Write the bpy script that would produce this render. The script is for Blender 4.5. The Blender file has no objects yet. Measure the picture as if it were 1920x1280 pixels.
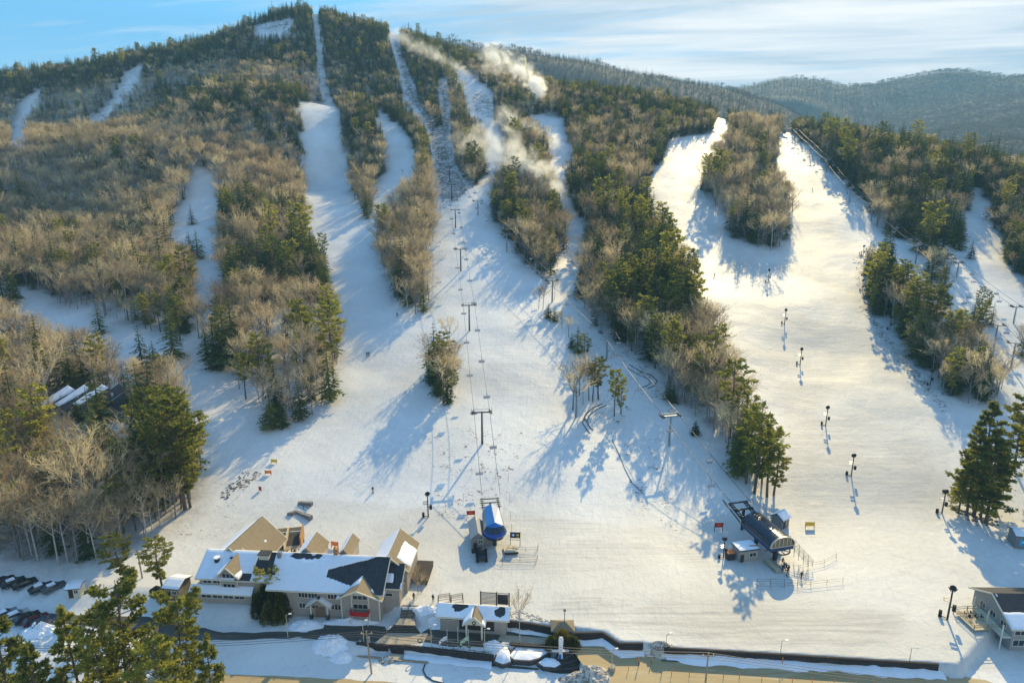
import bpy, bmesh, math, random
import numpy as np
from mathutils import Vector, Matrix

# ------------------------------------------------------------------ camera, sky, sun, exposure
SC = bpy.context.scene
COL = SC.collection
R = math.radians
CAM_H, PITCH, FPX = 88.0, R(15.0), 1280.0          # a drone 88 m above the base lodge, 24 mm lens
SUN_AZ, SUN_EL = R(20.0), R(28.0)                   # azimuth clockwise from +Y (the view direction)

cam_data = bpy.data.cameras.new('camera')
cam_data.sensor_width = 36.0
cam_data.lens = 24.0
cam_data.clip_start = 1.0
cam_data.clip_end = 30000.0
cam = bpy.data.objects.new('camera', cam_data)
cam.location = (0, 0, CAM_H)
cam.rotation_euler = (R(90) - PITCH, 0, 0)
COL.objects.link(cam)
SC.camera = cam

SC.view_settings.view_transform = 'Standard'
SC.view_settings.look = 'None'
SC.view_settings.gamma = 1.0
SC.view_settings.use_curve_mapping = False
SC.view_settings.exposure = 0.92
try:
    SC.cycles.max_bounces = 8
    SC.cycles.diffuse_bounces = 3
    SC.cycles.glossy_bounces = 2
    SC.cycles.transmission_bounces = 3
    SC.cycles.transparent_max_bounces = 6
    SC.cycles.volume_bounces = 4
    SC.cycles.use_adaptive_sampling = True
    SC.cycles.adaptive_threshold = 0.02
    SC.cycles.use_denoising = True
    SC.cycles.volume_step_rate = 2.0
    SC.cycles.volume_max_steps = 96
except Exception as e:
    print('cycles settings', e)

world = bpy.data.worlds.new('World')
SC.world = world
world.use_nodes = True


class NT:
    """small helper round a node tree"""
    def __init__(s, tree):
        s.t = tree
        s.n = tree.nodes
        s.l = tree.links

    def add(s, kind, ins=None, **props):
        nd = s.n.new(kind)
        for k, v in props.items():
            setattr(nd, k, v)
        for k, v in (ins or {}).items():
            sock = nd.inputs[k]
            if isinstance(v, bpy.types.NodeSocket):
                s.l.new(v, sock)
            else:
                sock.default_value = v
        return nd

    def math(s, op, a, b=0.0, c=0.0, clamp=False):
        nd = s.n.new('ShaderNodeMath')
        nd.operation = op
        nd.use_clamp = clamp
        for i, v in enumerate((a, b, c)):
            if isinstance(v, bpy.types.NodeSocket):
                s.l.new(v, nd.inputs[i])
            else:
                nd.inputs[i].default_value = v
        return nd.outputs[0]

    def mix(s, fac, a, b, blend='MIX'):
        nd = s.n.new('ShaderNodeMix')
        nd.data_type = 'RGBA'
        nd.blend_type = blend
        for i, v in ((0, fac), (6, a), (7, b)):
            if isinstance(v, bpy.types.NodeSocket):
                s.l.new(v, nd.inputs[i])
            else:
                nd.inputs[i].default_value = v if i == 0 or len(v) == 4 else (*v, 1)
        return nd.outputs[2]

    def ramp(s, fac, stops, interp='LINEAR'):
        nd = s.n.new('ShaderNodeValToRGB')
        nd.color_ramp.interpolation = interp
        cr = nd.color_ramp
        while len(cr.elements) < len(stops):
            cr.elements.new(0.5)
        for el, (p, c) in zip(cr.elements, stops):
            el.position = p
            el.color = (c, c, c, 1) if not hasattr(c, '__len__') else (*c, 1)
        if isinstance(fac, bpy.types.NodeSocket):
            s.l.new(fac, nd.inputs[0])
        return nd.outputs[0]

    def noise(s, vec, scale, detail=4.0, rough=0.55, dist=0.0, out=0):
        nd = s.n.new('ShaderNodeTexNoise')
        nd.inputs['Scale'].default_value = scale
        nd.inputs['Detail'].default_value = detail
        nd.inputs['Roughness'].default_value = rough
        nd.inputs['Distortion'].default_value = dist
        if vec is not None:
            s.l.new(vec, nd.inputs['Vector'])
        return nd.outputs[out]


def build_world():
    w = NT(world.node_tree)
    w.n.clear()
    sky = w.add('ShaderNodeTexSky', sky_type='NISHITA')
    sky.sun_disc = False
    sky.sun_elevation = SUN_EL
    sky.sun_rotation = SUN_AZ
    sky.altitude = 300
    sky.air_density = 1.0
    sky.dust_density = 0.35
    sky.ozone_density = 2.2
    # wispy high cloud: white-ish veil mixed over the sky by direction, projected on a cloud layer
    tc = w.add('ShaderNodeTexCoord')
    sep = w.add('ShaderNodeSeparateXYZ', {0: tc.outputs['Generated']})
    zz = w.math('ADD', w.math('MAXIMUM', sep.outputs[2], 0.0), 0.055)
    ux = w.math('DIVIDE', sep.outputs[0], zz)
    uy = w.math('DIVIDE', sep.outputs[1], zz)
    cmb = w.add('ShaderNodeCombineXYZ', {0: w.math('MULTIPLY', ux, 0.30), 1: w.math('ADD', uy, w.math('MULTIPLY', ux, 0.25)), 2: 0.0})
    big = w.noise(cmb.outputs[0], 0.75, 3.0, 0.5, 0.5)
    fine = w.noise(cmb.outputs[0], 2.4, 9.0, 0.66, 1.1)
    side = w.math('MULTIPLY', w.math('ADD', sep.outputs[0], 0.10), 0.55)                     # thicker towards the sun's side
    d = w.math('ADD', w.math('ADD', w.math('MULTIPLY', big, 0.8), w.math('MULTIPLY', fine, 0.7)), side)
    cover = w.ramp(d, [(0.56, 0.0), (0.70, 0.38), (0.90, 1.0)])
    low = w.math('SUBTRACT', 1.0, w.math('MULTIPLY', sep.outputs[2], 5.5), clamp=True)      # whiter towards the horizon
    lowv = w.math('MULTIPLY', w.math('POWER', low, 2.0), 0.5)
    cover = w.math('MAXIMUM', cover, lowv)
    up = w.math('MULTIPLY', w.math('ADD', sep.outputs[2], 0.02), 60.0, clamp=True)
    cover = w.math('MULTIPLY', cover, up)
    thin = w.ramp(sep.outputs[2], [(0.30, 1.0), (0.62, 0.12)])                                     # clear blue overhead
    cover = w.math('MULTIPLY', cover, thin)
    cloud = w.mix(w.ramp(w.noise(cmb.outputs[0], 1.3, 6.0, 0.6, 0.6), [(0.35, 0.0), (0.62, 1.0)]), (1.9, 2.5, 3.05), (3.95, 4.0, 4.0))
    tint = w.mix(1.0, sky.outputs[0], (0.68, 1.0, 1.10), 'MULTIPLY')
    belt = w.math('MULTIPLY', w.ramp(sep.outputs[2], [(0.16, 1.0), (0.5, 0.0)]), 0.9)         # the blue belt above the ridges
    tint = w.mix(belt, tint, (0.50, 1.75, 3.1))
    colr = w.mix(cover, tint, cloud)
    bg = w.add('ShaderNodeBackground', {0: colr, 1: 0.145})
    out = w.add('ShaderNodeOutputWorld', {0: bg.outputs[0]})


build_world()

sun_data = bpy.data.lights.new('sun', 'SUN')
sun_data.energy = 3.15
sun_data.angle = R(0.53)
sun_data.color = (1.0, 0.785, 0.39)
sun = bpy.data.objects.new('sun', sun_data)
S_DIR = Vector((math.sin(SUN_AZ) * math.cos(SUN_EL), math.cos(SUN_AZ) * math.cos(SUN_EL), math.sin(SUN_EL)))
sun.rotation_euler = S_DIR.to_track_quat('Z', 'Y').to_euler()
sun.location = (200, 500, 600)
COL.objects.link(sun)

# ------------------------------------------------------------------ survey: how the photograph maps to the ground
CP, SP = math.cos(PITCH), math.sin(PITCH)


def ray(px, py):
    u, v = px - 960.0, py - 640.0
    return np.array([u, FPX * CP - v * SP, -FPX * SP - v * CP])


def at_y(px, py, Y):
    d = ray(px, py)
    s = Y / d[1]
    return (d[0] * s, Y, CAM_H + d[2] * s)


def at_z(px, py, z):
    d = ray(px, py)
    s = (z - CAM_H) / d[2]
    return (d[0] * s, d[1] * s, z)


def project(x, y, z):
    """world -> pixel of the 1920 wide photograph (vectorised)"""
    dz = z - CAM_H
    f = y * CP - dz * SP
    f = np.where(np.abs(f) < 1e-3, 1e-3, f)
    up = y * SP + dz * CP
    return 960 + FPX * x / f, 640 - FPX * up / f, f


LEVEL_DROP = -1.9
LEVEL_ROAD = -3.2
EDGE1 = [at_z(px, py, 0.0) for px, py in [(-400, 1060), (0, 1078), (150, 1088), (335, 1105), (372, 1126), (468, 1134), (500, 1120), (560, 1100), (700, 1115), (752, 1140), (772, 1140), (792, 1152), (820, 1152),
                                         (950, 1160), (1050, 1172), (1130, 1182), (1160, 1202), (1205, 1202), (1245, 1211), (1760, 1242), (1800, 1246), (1840, 1200), (1870, 1165), (1960, 1145), (2400, 1145)]]
EDGE2 = [at_z(px, py, -2.0) for px, py in [(-400, 1240), (0, 1225), (300, 1215), (420, 1196), (668, 1202), (925, 1226), (946, 1208), (1000, 1209), (1050, 1213), (1084, 1222), (1110, 1300), (1160, 1500), (2400, 1600)]]
E1X, E1Y = np.array([p[0] for p in EDGE1]), np.array([p[1] for p in EDGE1])
E2X, E2Y = np.array([p[0] for p in EDGE2]), np.array([p[1] for p in EDGE2])

CTRL = []
def c_y(px, py, Y): CTRL.append(at_y(px, py, Y))
def c_z(px, py, z): CTRL.append(at_z(px, py, z))
# main fall line in the middle
for px, py, z in [(880, 1000, 1), (880, 900, 3.2), (890, 830, 6.5), (880, 700, 14), (880, 618, 21.5), (864, 508, 35), (854, 425, 50), (865, 355, 68)]:
    c_z(px, py, z)
for px, py, Y in [(880, 300, 555), (870, 240, 655), (850, 150, 790), (790, 108, 870), (735, 72, 930), (660, 48, 970), (590, 26, 990), (800, 92, 910), (860, 108, 905), (700, 56, 955)]:
    c_y(px, py, Y)
# left half
for px, py, z in [(600, 1000, .5), (600, 900, 3), (640, 800, 7), (620, 700, 13), (620, 600, 21), (640, 500, 33), (600, 420, 48), (585, 350, 66)]:
    c_z(px, py, z)
for px, py, Y in [(590, 270, 600), (590, 200, 725), (605, 120, 830), (690, 420, 420), (740, 280, 585), (720, 210, 690), (770, 150, 780)]:
    c_y(px, py, Y)
for px, py, z in [(0, 1060, 0), (200, 1040, .5), (350, 960, 2), (100, 950, 2.5), (200, 850, 6), (400, 830, 6), (0, 850, 6), (170, 790, 8.5), (400, 720, 12), (200, 700, 12), (0, 700, 12), (300, 640, 17), (100, 590, 22),
                  (0, 520, 29), (220, 520, 29), (400, 540, 28), (500, 600, 22), (480, 700, 13), (-400, 700, 12), (-400, 500, 32), (-400, 1000, 2), (400, 430, 47), (200, 400, 52), (0, 400, 52), (-400, 380, 56)]:
    c_z(px, py, z)
for px, py, Y in [(0, 300, 520), (180, 300, 525), (340, 310, 520), (470, 310, 535), (-300, 290, 530), (0, 255, 680), (180, 250, 690), (-300, 250, 680), (300, 222, 690), (430, 182, 655), (550, 182, 680), (250, 265, 590),
                  (420, 300, 548), (-350, 195, 790), (0, 148, 805), (130, 135, 830), (260, 108, 860), (430, 70, 905), (520, 30, 950), (60, 210, 735), (220, 170, 765), (400, 140, 790), (500, 110, 825), (-300, 225, 735), (520, 150, 750)]:
    c_y(px, py, Y)
# centre right
for px, py, z in [(1100, 1000, 1), (1150, 850, 5), (1150, 770, 9), (1060, 640, 19), (1200, 690, 15), (1030, 540, 30), (1060, 480, 38), (1100, 430, 47), (960, 460, 43),
                  (1350, 850, 5), (1350, 700, 14), (1250, 550, 30), (1180, 430, 48)]:
    c_z(px, py, z)
for px, py, Y in [(920, 350, 475), (1060, 330, 500), (1040, 230, 650), (930, 200, 710), (980, 160, 800), (1160, 330, 510), (1160, 250, 640), (1040, 172, 840), (1130, 178, 815), (1250, 196, 760), (1340, 228, 690), (910, 122, 890), (980, 148, 870)]:
    c_y(px, py, Y)
# right half: one even fall line, so the two sunny runs take the light
PROF_R = ([130, 150, 200, 240, 290, 355, 450, 620, 690, 760], [0, .8, 7, 14, 24, 39, 64, 109, 121, 128])
def c_r(px, py):
    d = ray(px, py)
    Yv = np.arange(120, 900, 1.0)
    below = np.nonzero(CAM_H + d[2] * Yv / d[1] <= np.interp(Yv, *PROF_R))[0]
    CTRL.append(at_y(px, py, Yv[below[0]]))
for px, py in [(1500, 1000), (1700, 1000), (1900, 1000), (1600, 880), (1550, 790), (1500, 680), (1470, 600), (1440, 520), (1400, 450), (1330, 400), (1650, 700), (1620, 560), (1600, 460),
               (1800, 800), (1900, 850), (1850, 700), (1760, 600), (1900, 620), (1700, 500), (1850, 520), (1920, 540), (2300, 800), (2300, 600), (2300, 1000),
               (1270, 300), (1300, 265), (1380, 350), (1400, 280), (1470, 262), (1490, 254), (1545, 330), (1600, 380), (1580, 310), (1600, 286), (1700, 400), (1700, 310), (1800, 330), (1840, 380), (1870, 460), (1920, 345), (1920, 420), (2300, 420), (1250, 340), (1480, 400), (1520, 300)]:
    c_r(px, py)
for px, py, Y in [(1350, 236, 670), (1560, 292, 740), (1650, 318, 740), (1760, 335, 730), (1920, 368, 690), (2100, 430, 650)]:
    c_y(px, py, Y)
# the ground falls away behind the near ridges
for p in [(-1400, 1150, 120), (-700, 1200, 150), (-500, 1250, 190), (-150, 1250, 200), (-60, 1120, 205), (60, 1060, 160), (170, 1020, 105), (300, 960, 75), (400, 880, 55), (500, 800, 70), (650, 820, 40), (850, 800, 40), (350, 1250, 40), (700, 1200, 0)]:
    CTRL.append(p)
for p in [(-700, 1000, 120), (-400, 1060, 200)]:
    CTRL.append(p)
for x in (-150, -60, 0, 60, 150):
    CTRL.append((x, 120, -0.2))
CTRL = np.array(CTRL)


def tps_fit(P, smooth=0.02):
    X = P[:, :2] / 100.0
    n = len(X)
    r2 = ((X[:, None] - X[None]) ** 2).sum(-1)
    K = 0.5 * r2 * np.log(r2 + 1e-9)
    K[np.arange(n), np.arange(n)] = smooth
    A = np.zeros((n + 3, n + 3))
    A[:n, :n] = K
    A[:n, n] = 1
    A[:n, n + 1:] = X
    A[n, :n] = 1
    A[n + 1:, :n] = X.T
    return X, np.linalg.solve(A, np.concatenate([P[:, 2], np.zeros(3)]))


def tps_eval(fit, x, y):
    X, w = fit
    x = np.asarray(x, float) / 100.0
    y = np.asarray(y, float) / 100.0
    out = w[-3] + w[-2] * x + w[-1] * y
    for (cx, cy), wi in zip(X, w[:-3]):
        r2 = (x - cx) ** 2 + (y - cy) ** 2
        out = out + wi * 0.5 * r2 * np.log(r2 + 1e-9)
    return out


FIT = tps_fit(CTRL)


def sstep(a, b, x):
    t = np.clip((x - a) / (b - a), 0, 1)
    return t * t * (3 - 2 * t)


rng = np.random.default_rng(7)


def value_noise(x, y, cell, seed):
    """smooth lattice noise in 0..1"""
    g = np.random.default_rng(seed).random((256, 256))
    fx, fy = np.asarray(x) / cell, np.asarray(y) / cell
    ix, iy = np.floor(fx).astype(int), np.floor(fy).astype(int)
    tx, ty = fx - ix, fy - iy
    tx, ty = tx * tx * (3 - 2 * tx), ty * ty * (3 - 2 * ty)
    a, b = g[ix % 256, iy % 256], g[(ix + 1) % 256, iy % 256]
    c, d = g[ix % 256, (iy + 1) % 256], g[(ix + 1) % 256, (iy + 1) % 256]
    return (a * (1 - tx) + b * tx) * (1 - ty) + (c * (1 - tx) + d * tx) * ty


def ground(x, y):
    x = np.asarray(x, float)
    y = np.asarray(y, float)
    z = tps_eval(FIT, x, np.clip(y, 100, 1500))
    # rolls and dips of the groomed slopes
    z = z + sstep(170, 230, y) * ((value_noise(x, y, 42, 3) - .5) * 2.4 + (value_noise(x, y, 17, 4) - .5) * 0.9 + (value_noise(x, y, 6, 5) - .5) * 0.25)
    k = sstep(138, 178, y)
    flat = (value_noise(x, y, 13, 6) - .5) * 0.25
    z = flat * (1 - k) + z * k
    z = np.where(y > 1150, z * (1 - sstep(1150, 1600, y)) + 10 * sstep(1150, 1600, y), z)
    y1, y2 = np.interp(x, E1X, E1Y), np.interp(x, E2X, E2Y)
    wide = np.interp(x, [-90, -55, -45, 200], [9.0, 5.0, 1.0, 1.0])
    s1 = sstep(0, 1, (y1 - y) / wide)
    z = z * (1 - s1) + LEVEL_DROP * s1
    wide2 = np.interp(x, [-60, -32, -26, 200], [7.0, 6.0, 0.9, 0.9])
    s2 = sstep(0, 1, (y2 - y) / wide2)
    return z + (LEVEL_ROAD - LEVEL_DROP) * s2


def gz(x, y):
    return float(ground(np.array([x]), np.array([y]))[0])


def hit(px, py, y0=60.0, y1=1150.0):
    """where the line of sight through a pixel meets the ground"""
    d = ray(px, py)
    d = d / d[1]
    Y = np.concatenate([np.arange(y0, 300, 0.5), np.arange(300, y1, 1.5)])
    g = ground(d[0] * Y, Y)
    h = CAM_H + d[2] * Y
    below = np.nonzero(h <= g)[0]
    if not len(below):
        return None
    i = below[0]
    if i == 0:
        Yh = Y[0]
    else:
        a, b = h[i - 1] - g[i - 1], h[i] - g[i]
        Yh = Y[i - 1] + (Y[i] - Y[i - 1]) * a / (a - b)
    return Vector((d[0] * Yh, Yh, float(ground(np.array([d[0] * Yh]), np.array([Yh]))[0])))


def in_poly(poly, x, y):
    poly = np.asarray(poly, float)
    x = np.asarray(x, float)
    y = np.asarray(y, float)
    inside = np.zeros(x.shape, bool)
    n = len(poly)
    for i in range(n):
        x1, y1 = poly[i]
        x2, y2 = poly[(i + 1) % n]
        if y1 == y2:
            continue
        c = ((y1 > y) != (y2 > y)) & (x < (x2 - x1) * (y - y1) / (y2 - y1) + x1)
        inside ^= c
    return inside


# ------------------------------------------------------------------ survey outlines of woods and runs (photograph pixels)
F1 = [(-1500, -300), (588, -300), (588, 28), (594, 75), (598, 120), (603, 165), (604, 196), (551, 188), (568, 215), (575, 269), (570, 302), (578, 343), (581, 386), (586, 417), (598, 437), (622, 470), (628, 544), (640, 600),
      (652, 640), (640, 690), (618, 752), (568, 800), (504, 806), (480, 770), (450, 739), (433, 689), (396, 682), (370, 655), (322, 635), (329, 655), (333, 702), (360, 732), (386, 776), (393, 813), (400, 836), (388, 877),
      (359, 951), (336, 978), (275, 1008), (235, 1031), (201, 1051), (148, 1065), (101, 1068), (44, 1051), (0, 1058), (-300, 1058), (-1500, 1058)]
F2 = [(597, -300), (597, 40), (600, 75), (605, 110), (611, 150), (619, 180), (633, 202), (640, 232), (642, 270), (647, 300), (653, 336), (667, 383), (687, 412), (697, 407), (707, 376), (704, 343), (724, 326), (729, 289),
      (724, 249), (702, 207), (717, 207), (737, 228), (768, 255), (778, 289), (778, 326), (751, 345), (715, 385), (705, 420), (700, 437), (707, 480), (724, 527), (747, 571), (768, 591), (808, 585), (815, 548), (811, 514),
      (801, 477), (826, 420), (823, 373), (815, 336), (811, 286), (805, 242), (788, 215), (761, 188), (756, 161), (744, 111), (731, 72), (731, -300)]
F3 = [(748, -300), (748, 72), (751, 101), (768, 134), (781, 168), (791, 202), (811, 235), (833, 239), (835, 235), (825, 188), (825, 148), (838, 148), (842, 202), (845, 255), (848, 302), (882, 356), (889, 353), (909, 329),
      (914, 302), (910, 255), (899, 222), (879, 208), (872, 151), (848, 129), (875, 134), (912, 165), (922, 175), (924, 222), (946, 259), (939, 299), (919, 339), (909, 360), (909, 386), (935, 423), (966, 470), (993, 501),
      (1013, 519), (1033, 521), (1043, 480), (1073, 474), (1070, 420), (1057, 370), (1033, 323), (1036, 286), (1026, 235), (1010, 232), (989, 215), (1010, 215), (1060, 222), (1057, 259), (1073, 286), (1050, 336), (1070, 380),
      (1092, 423), (1100, 440), (1073, 487), (1072, 538), (1077, 551), (1120, 618), (1191, 665), (1238, 699), (1245, 743), (1278, 766), (1354, 823), (1373, 868), (1400, 910), (1440, 935), (1470, 910), (1460, 870), (1441, 800),
      (1408, 739), (1380, 690), (1364, 648), (1347, 595), (1320, 554), (1310, 494), (1280, 457), (1250, 413), (1216, 353), (1215, 336), (1245, 302), (1250, 265), (1280, 256), (1337, 249), (1344, 218), (1364, 223), (1361, 242),
      (1334, 279), (1305, 323), (1310, 353), (1340, 390), (1364, 425), (1367, 447), (1408, 457), (1431, 470), (1458, 472), (1468, 450), (1498, 447), (1488, 420), (1495, 356), (1468, 336), (1455, 289), (1461, 249), (1472, 242),
      (1522, 279), (1549, 309), (1585, 345), (1616, 380), (1646, 430), (1690, 455), (1720, 450), (1764, 450), (1800, 470), (1824, 495), (1865, 510), (1920, 535), (2400, 700), (2400, -300)]
T9 = [(1626, 454), (1616, 480), (1619, 561), (1636, 588), (1680, 615), (1690, 642), (1720, 685), (1767, 716), (1764, 749), (1804, 759), (1858, 763), (1898, 722), (1902, 706), (1871, 669), (1851, 635), (1818, 601), (1747, 554), (1693, 504), (1670, 454)]
C1 = [(1738, 450), (1724, 480), (1730, 520), (1755, 541), (1781, 535), (1785, 500), (1765, 465)]
C2 = [(1815, 531), (1804, 570), (1830, 605), (1862, 618), (1872, 580), (1850, 540)]
C3 = [(1886, 590), (1880, 640), (1905, 670), (1960, 690), (1960, 620), (1910, 600)]
WOODS = [F1, F2, F3, T9, C1, C2, C3]
A1 = [(82, 165), (55, 181), (39, 192), (32, 218), (21, 242), (22, 262), (37, 276), (50, 259), (50, 228), (64, 198), (77, 178)]
A2 = [(267, 118), (232, 138), (218, 171), (198, 202), (168, 223), (175, 234), (198, 224), (206, 208), (222, 190), (240, 170), (256, 158), (262, 130)]
PEAK = [(472, 50), (554, 34), (538, 57), (484, 62)]
S13 = [(383, 316), (403, 333), (408, 376), (405, 430), (407, 487), (420, 520), (403, 561), (386, 568), (373, 534), (370, 497), (366, 470), (330, 450), (322, 420), (335, 395), (352, 375), (349, 357), (356, 349), (370, 319)]
S14 = [(20, 534), (77, 548), (124, 578), (180, 590), (215, 608), (255, 617), (322, 640), (330, 668), (270, 665), (222, 655), (215, 630), (170, 615), (110, 605), (67, 588), (34, 560), (-40, 545), (-40, 525)]
CONDO = [(85, 742), (262, 742), (264, 760), (258, 772), (245, 784), (90, 784)]
S12 = [(1818, 349), (1834, 356), (1865, 386), (1851, 407), (1861, 427), (1885, 467), (1888, 504), (1930, 524), (1930, 540), (1865, 510), (1824, 490), (1831, 464), (1811, 430), (1811, 413), (1824, 390)]
RUNS = [A1, A2, PEAK, S13, S14, CONDO, S12]
GROVE = [(410, 600), (500, 560), (640, 560), (660, 640), (640, 700), (560, 805), (500, 810), (430, 690)]


def in_woods(px, py):
    m = np.zeros(np.shape(px), bool)
    for P in WOODS:
        m |= in_poly(P, px, py)
    for P in RUNS:
        m &= ~in_poly(P, px, py)
    return m

# ------------------------------------------------------------------ small helpers for objects
def link(o, parent=None):
    COL.objects.link(o)
    if parent is not None:
        o.parent = parent
    return o


def mesh_from(name, verts, faces, mats=None, fmat=None, smooth=False):
    me = bpy.data.meshes.new(name)
    me.from_pydata([tuple(v) for v in verts], [], faces)
    for m in (mats or []):
        me.materials.append(m)
    if fmat is not None:
        me.polygons.foreach_set('material_index', np.asarray(fmat, np.int32))
    if smooth:
        me.polygons.foreach_set('use_smooth', np.ones(len(me.polygons), bool))
    me.update()
    return me


def fast_mesh(name, verts, tris=None, quads=None, mats=(), fmat=None, smooth=False):
    """numpy mesh: verts (n,3), tris (k,3), quads (m,4)"""
    verts = np.asarray(verts, np.float32)
    me = bpy.data.meshes.new(name)
    me.vertices.add(len(verts))
    me.vertices.foreach_set('co', verts.ravel())
    parts, start, total = [], [], []
    at = 0
    for f in (tris, quads):
        if f is None or not len(f):
            continue
        f = np.asarray(f, np.int32)
        k = f.shape[1]
        parts.append(f.ravel())
        start.append(at + np.arange(len(f)) * k)
        total.append(np.full(len(f), k))
        at += f.size
    me.loops.add(at)
    me.loops.foreach_set('vertex_index', np.concatenate(parts))
    st = np.concatenate(start).astype(np.int32)
    me.polygons.add(len(st))
    me.polygons.foreach_set('loop_start', st)
    me.polygons.foreach_set('loop_total', np.concatenate(total).astype(np.int32))
    for m in mats:
        me.materials.append(m)
    if fmat is not None:
        me.polygons.foreach_set('material_index', np.asarray(fmat, np.int32))
    if smooth:
        me.polygons.foreach_set('use_smooth', np.ones(len(st), bool))
    me.update(calc_edges=True)
    return me


def tag(o, label=None, cat=None, group=None, kind=None):
    for k, v in (('label', label), ('category', cat), ('group', group), ('kind', kind)):
        if v:
            o[k] = v
    return o


def thing(name, label, cat, loc=(0, 0, 0), rot=0.0, group=None):
    o = bpy.data.objects.new(name, None)
    o.empty_display_size = 0.5
    link(o)
    o.location = loc
    o.rotation_euler = (0, 0, rot)
    return tag(o, label, cat, group)


def part(name, me, parent, loc=None, rot=None, kind=None):
    o = bpy.data.objects.new(name, me)
    link(o, parent)
    if loc is not None:
        o.location = loc
    if rot is not None:
        o.rotation_euler = rot
    if kind:
        o['kind'] = kind
    return o


class MB:
    """collects boxes, tubes and polygons into one mesh"""
    def __init__(s):
        s.v, s.f = [], []

    def add(s, vs, fs):
        b = len(s.v)
        s.v += [tuple(v) for v in vs]
        s.f += [tuple(b + i for i in f) for f in fs]
        return s

    def box(s, cx, cy, cz, sx, sy, sz, rz=0.0, tilt=None):
        """centre and full sizes"""
        hx, hy, hz = sx / 2, sy / 2, sz / 2
        M = Matrix.Rotation(rz, 3, 'Z')
        if tilt is not None:
            M = M @ tilt
        vs = [Vector((cx, cy, cz)) + M @ Vector((x * hx, y * hy, z * hz)) for z in (-1, 1) for y in (-1, 1) for x in (-1, 1)]
        return s.add(vs, [(0, 2, 3, 1), (4, 5, 7, 6), (0, 1, 5, 4), (2, 6, 7, 3), (0, 4, 6, 2), (1, 3, 7, 5)])

    def bar(s, a, b, w, h=None, n=4, w2=None):
        """prism of n sides from a to b, tapering to w2"""
        a, b = Vector(a), Vector(b)
        d = (b - a)
        if d.length < 1e-6:
            return s
        q = d.to_track_quat('Z', 'Y')
        off = math.pi / 4 if n == 4 else 0
        vs = []
        for p, ww in ((a, w), (b, w if w2 is None else w2)):
            for i in range(n):
                t = 2 * math.pi * i / n + off
                vs.append(p + q @ Vector((math.cos(t) * ww / 2 * (1.414 if n == 4 else 1), math.sin(t) * (h or ww) / 2 * (1.414 if n == 4 else 1), 0)))
        fs = [(i, (i + 1) % n, n + (i + 1) % n, n + i) for i in range(n)]
        fs += [tuple(reversed(range(n))), tuple(range(n, 2 * n))]
        return s.add(vs, fs)

    def tube(s, pts, r, n=6):
        for a, b in zip(pts[:-1], pts[1:]):
            s.bar(a, b, 2 * r, n=n)
        return s

    def prism(s, poly, z0, z1):
        n = len(poly)
        vs = [(x, y, z0) for x, y in poly] + [(x, y, z1) for x, y in poly]
        fs = [(i, (i + 1) % n, n + (i + 1) % n, n + i) for i in range(n)]
        return s.add(vs, fs + [tuple(reversed(range(n))), tuple(range(n, 2 * n))])

    def slab(s, quad, t):
        """thick sheet: polygon in space extruded along its normal (downwards) by t"""
        q = [Vector(p) for p in quad]
        nrm = (q[1] - q[0]).cross(q[2] - q[0]).normalized()
        if nrm.z < 0:
            nrm = -nrm
        n = len(q)
        vs = q + [p - nrm * t for p in q]
        fs = [tuple(range(n)), tuple(reversed(range(n, 2 * n)))] + [(i, (i + 1) % n, n + (i + 1) % n, n + i) for i in range(n)]
        return s.add(vs, fs)

    def mesh(s, name, mat, smooth=False):
        me = mesh_from(name, s.v, s.f, [mat] if not isinstance(mat, (list, tuple)) else list(mat), smooth=smooth)
        bm = bmesh.new()
        bm.from_mesh(me)
        bmesh.ops.recalc_face_normals(bm, faces=bm.faces)
        bm.to_mesh(me)
        bm.free()
        return me


# ------------------------------------------------------------------ materials
MATS = {}


def mat(name, color, rough=0.7, metal=0.0, vary=0.0, scale=1.0, spec=0.4, bump=0.0):
    if name in MATS:
        return MATS[name]
    m = bpy.data.materials.new(name)
    m.use_nodes = True
    t = NT(m.node_tree)
    b = t.n['Principled BSDF']
    b.inputs['Roughness'].default_value = rough
    b.inputs['Metallic'].default_value = metal
    b.inputs['Specular IOR Level'].default_value = spec
    if vary > 0 or bump > 0:
        geo = t.add('ShaderNodeNewGeometry')
        nz = t.noise(geo.outputs['Position'], scale, 5, 0.65)
        k = t.ramp(nz, [(0.3, 0.0), (0.7, 1.0)])
        c = t.mix(k, tuple(x * (1 - vary) for x in color), tuple(min(1, x * (1 + vary)) for x in color))
        t.l.new(c, b.inputs['Base Color'])
        if bump > 0:
            bp = t.add('ShaderNodeBump', {'Height': nz, 'Strength': bump, 'Distance': 0.1})
            t.l.new(bp.outputs[0], b.inputs['Normal'])
    else:
        b.inputs['Base Color'].default_value = (*color, 1)
    MATS[name] = m
    return m


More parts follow.
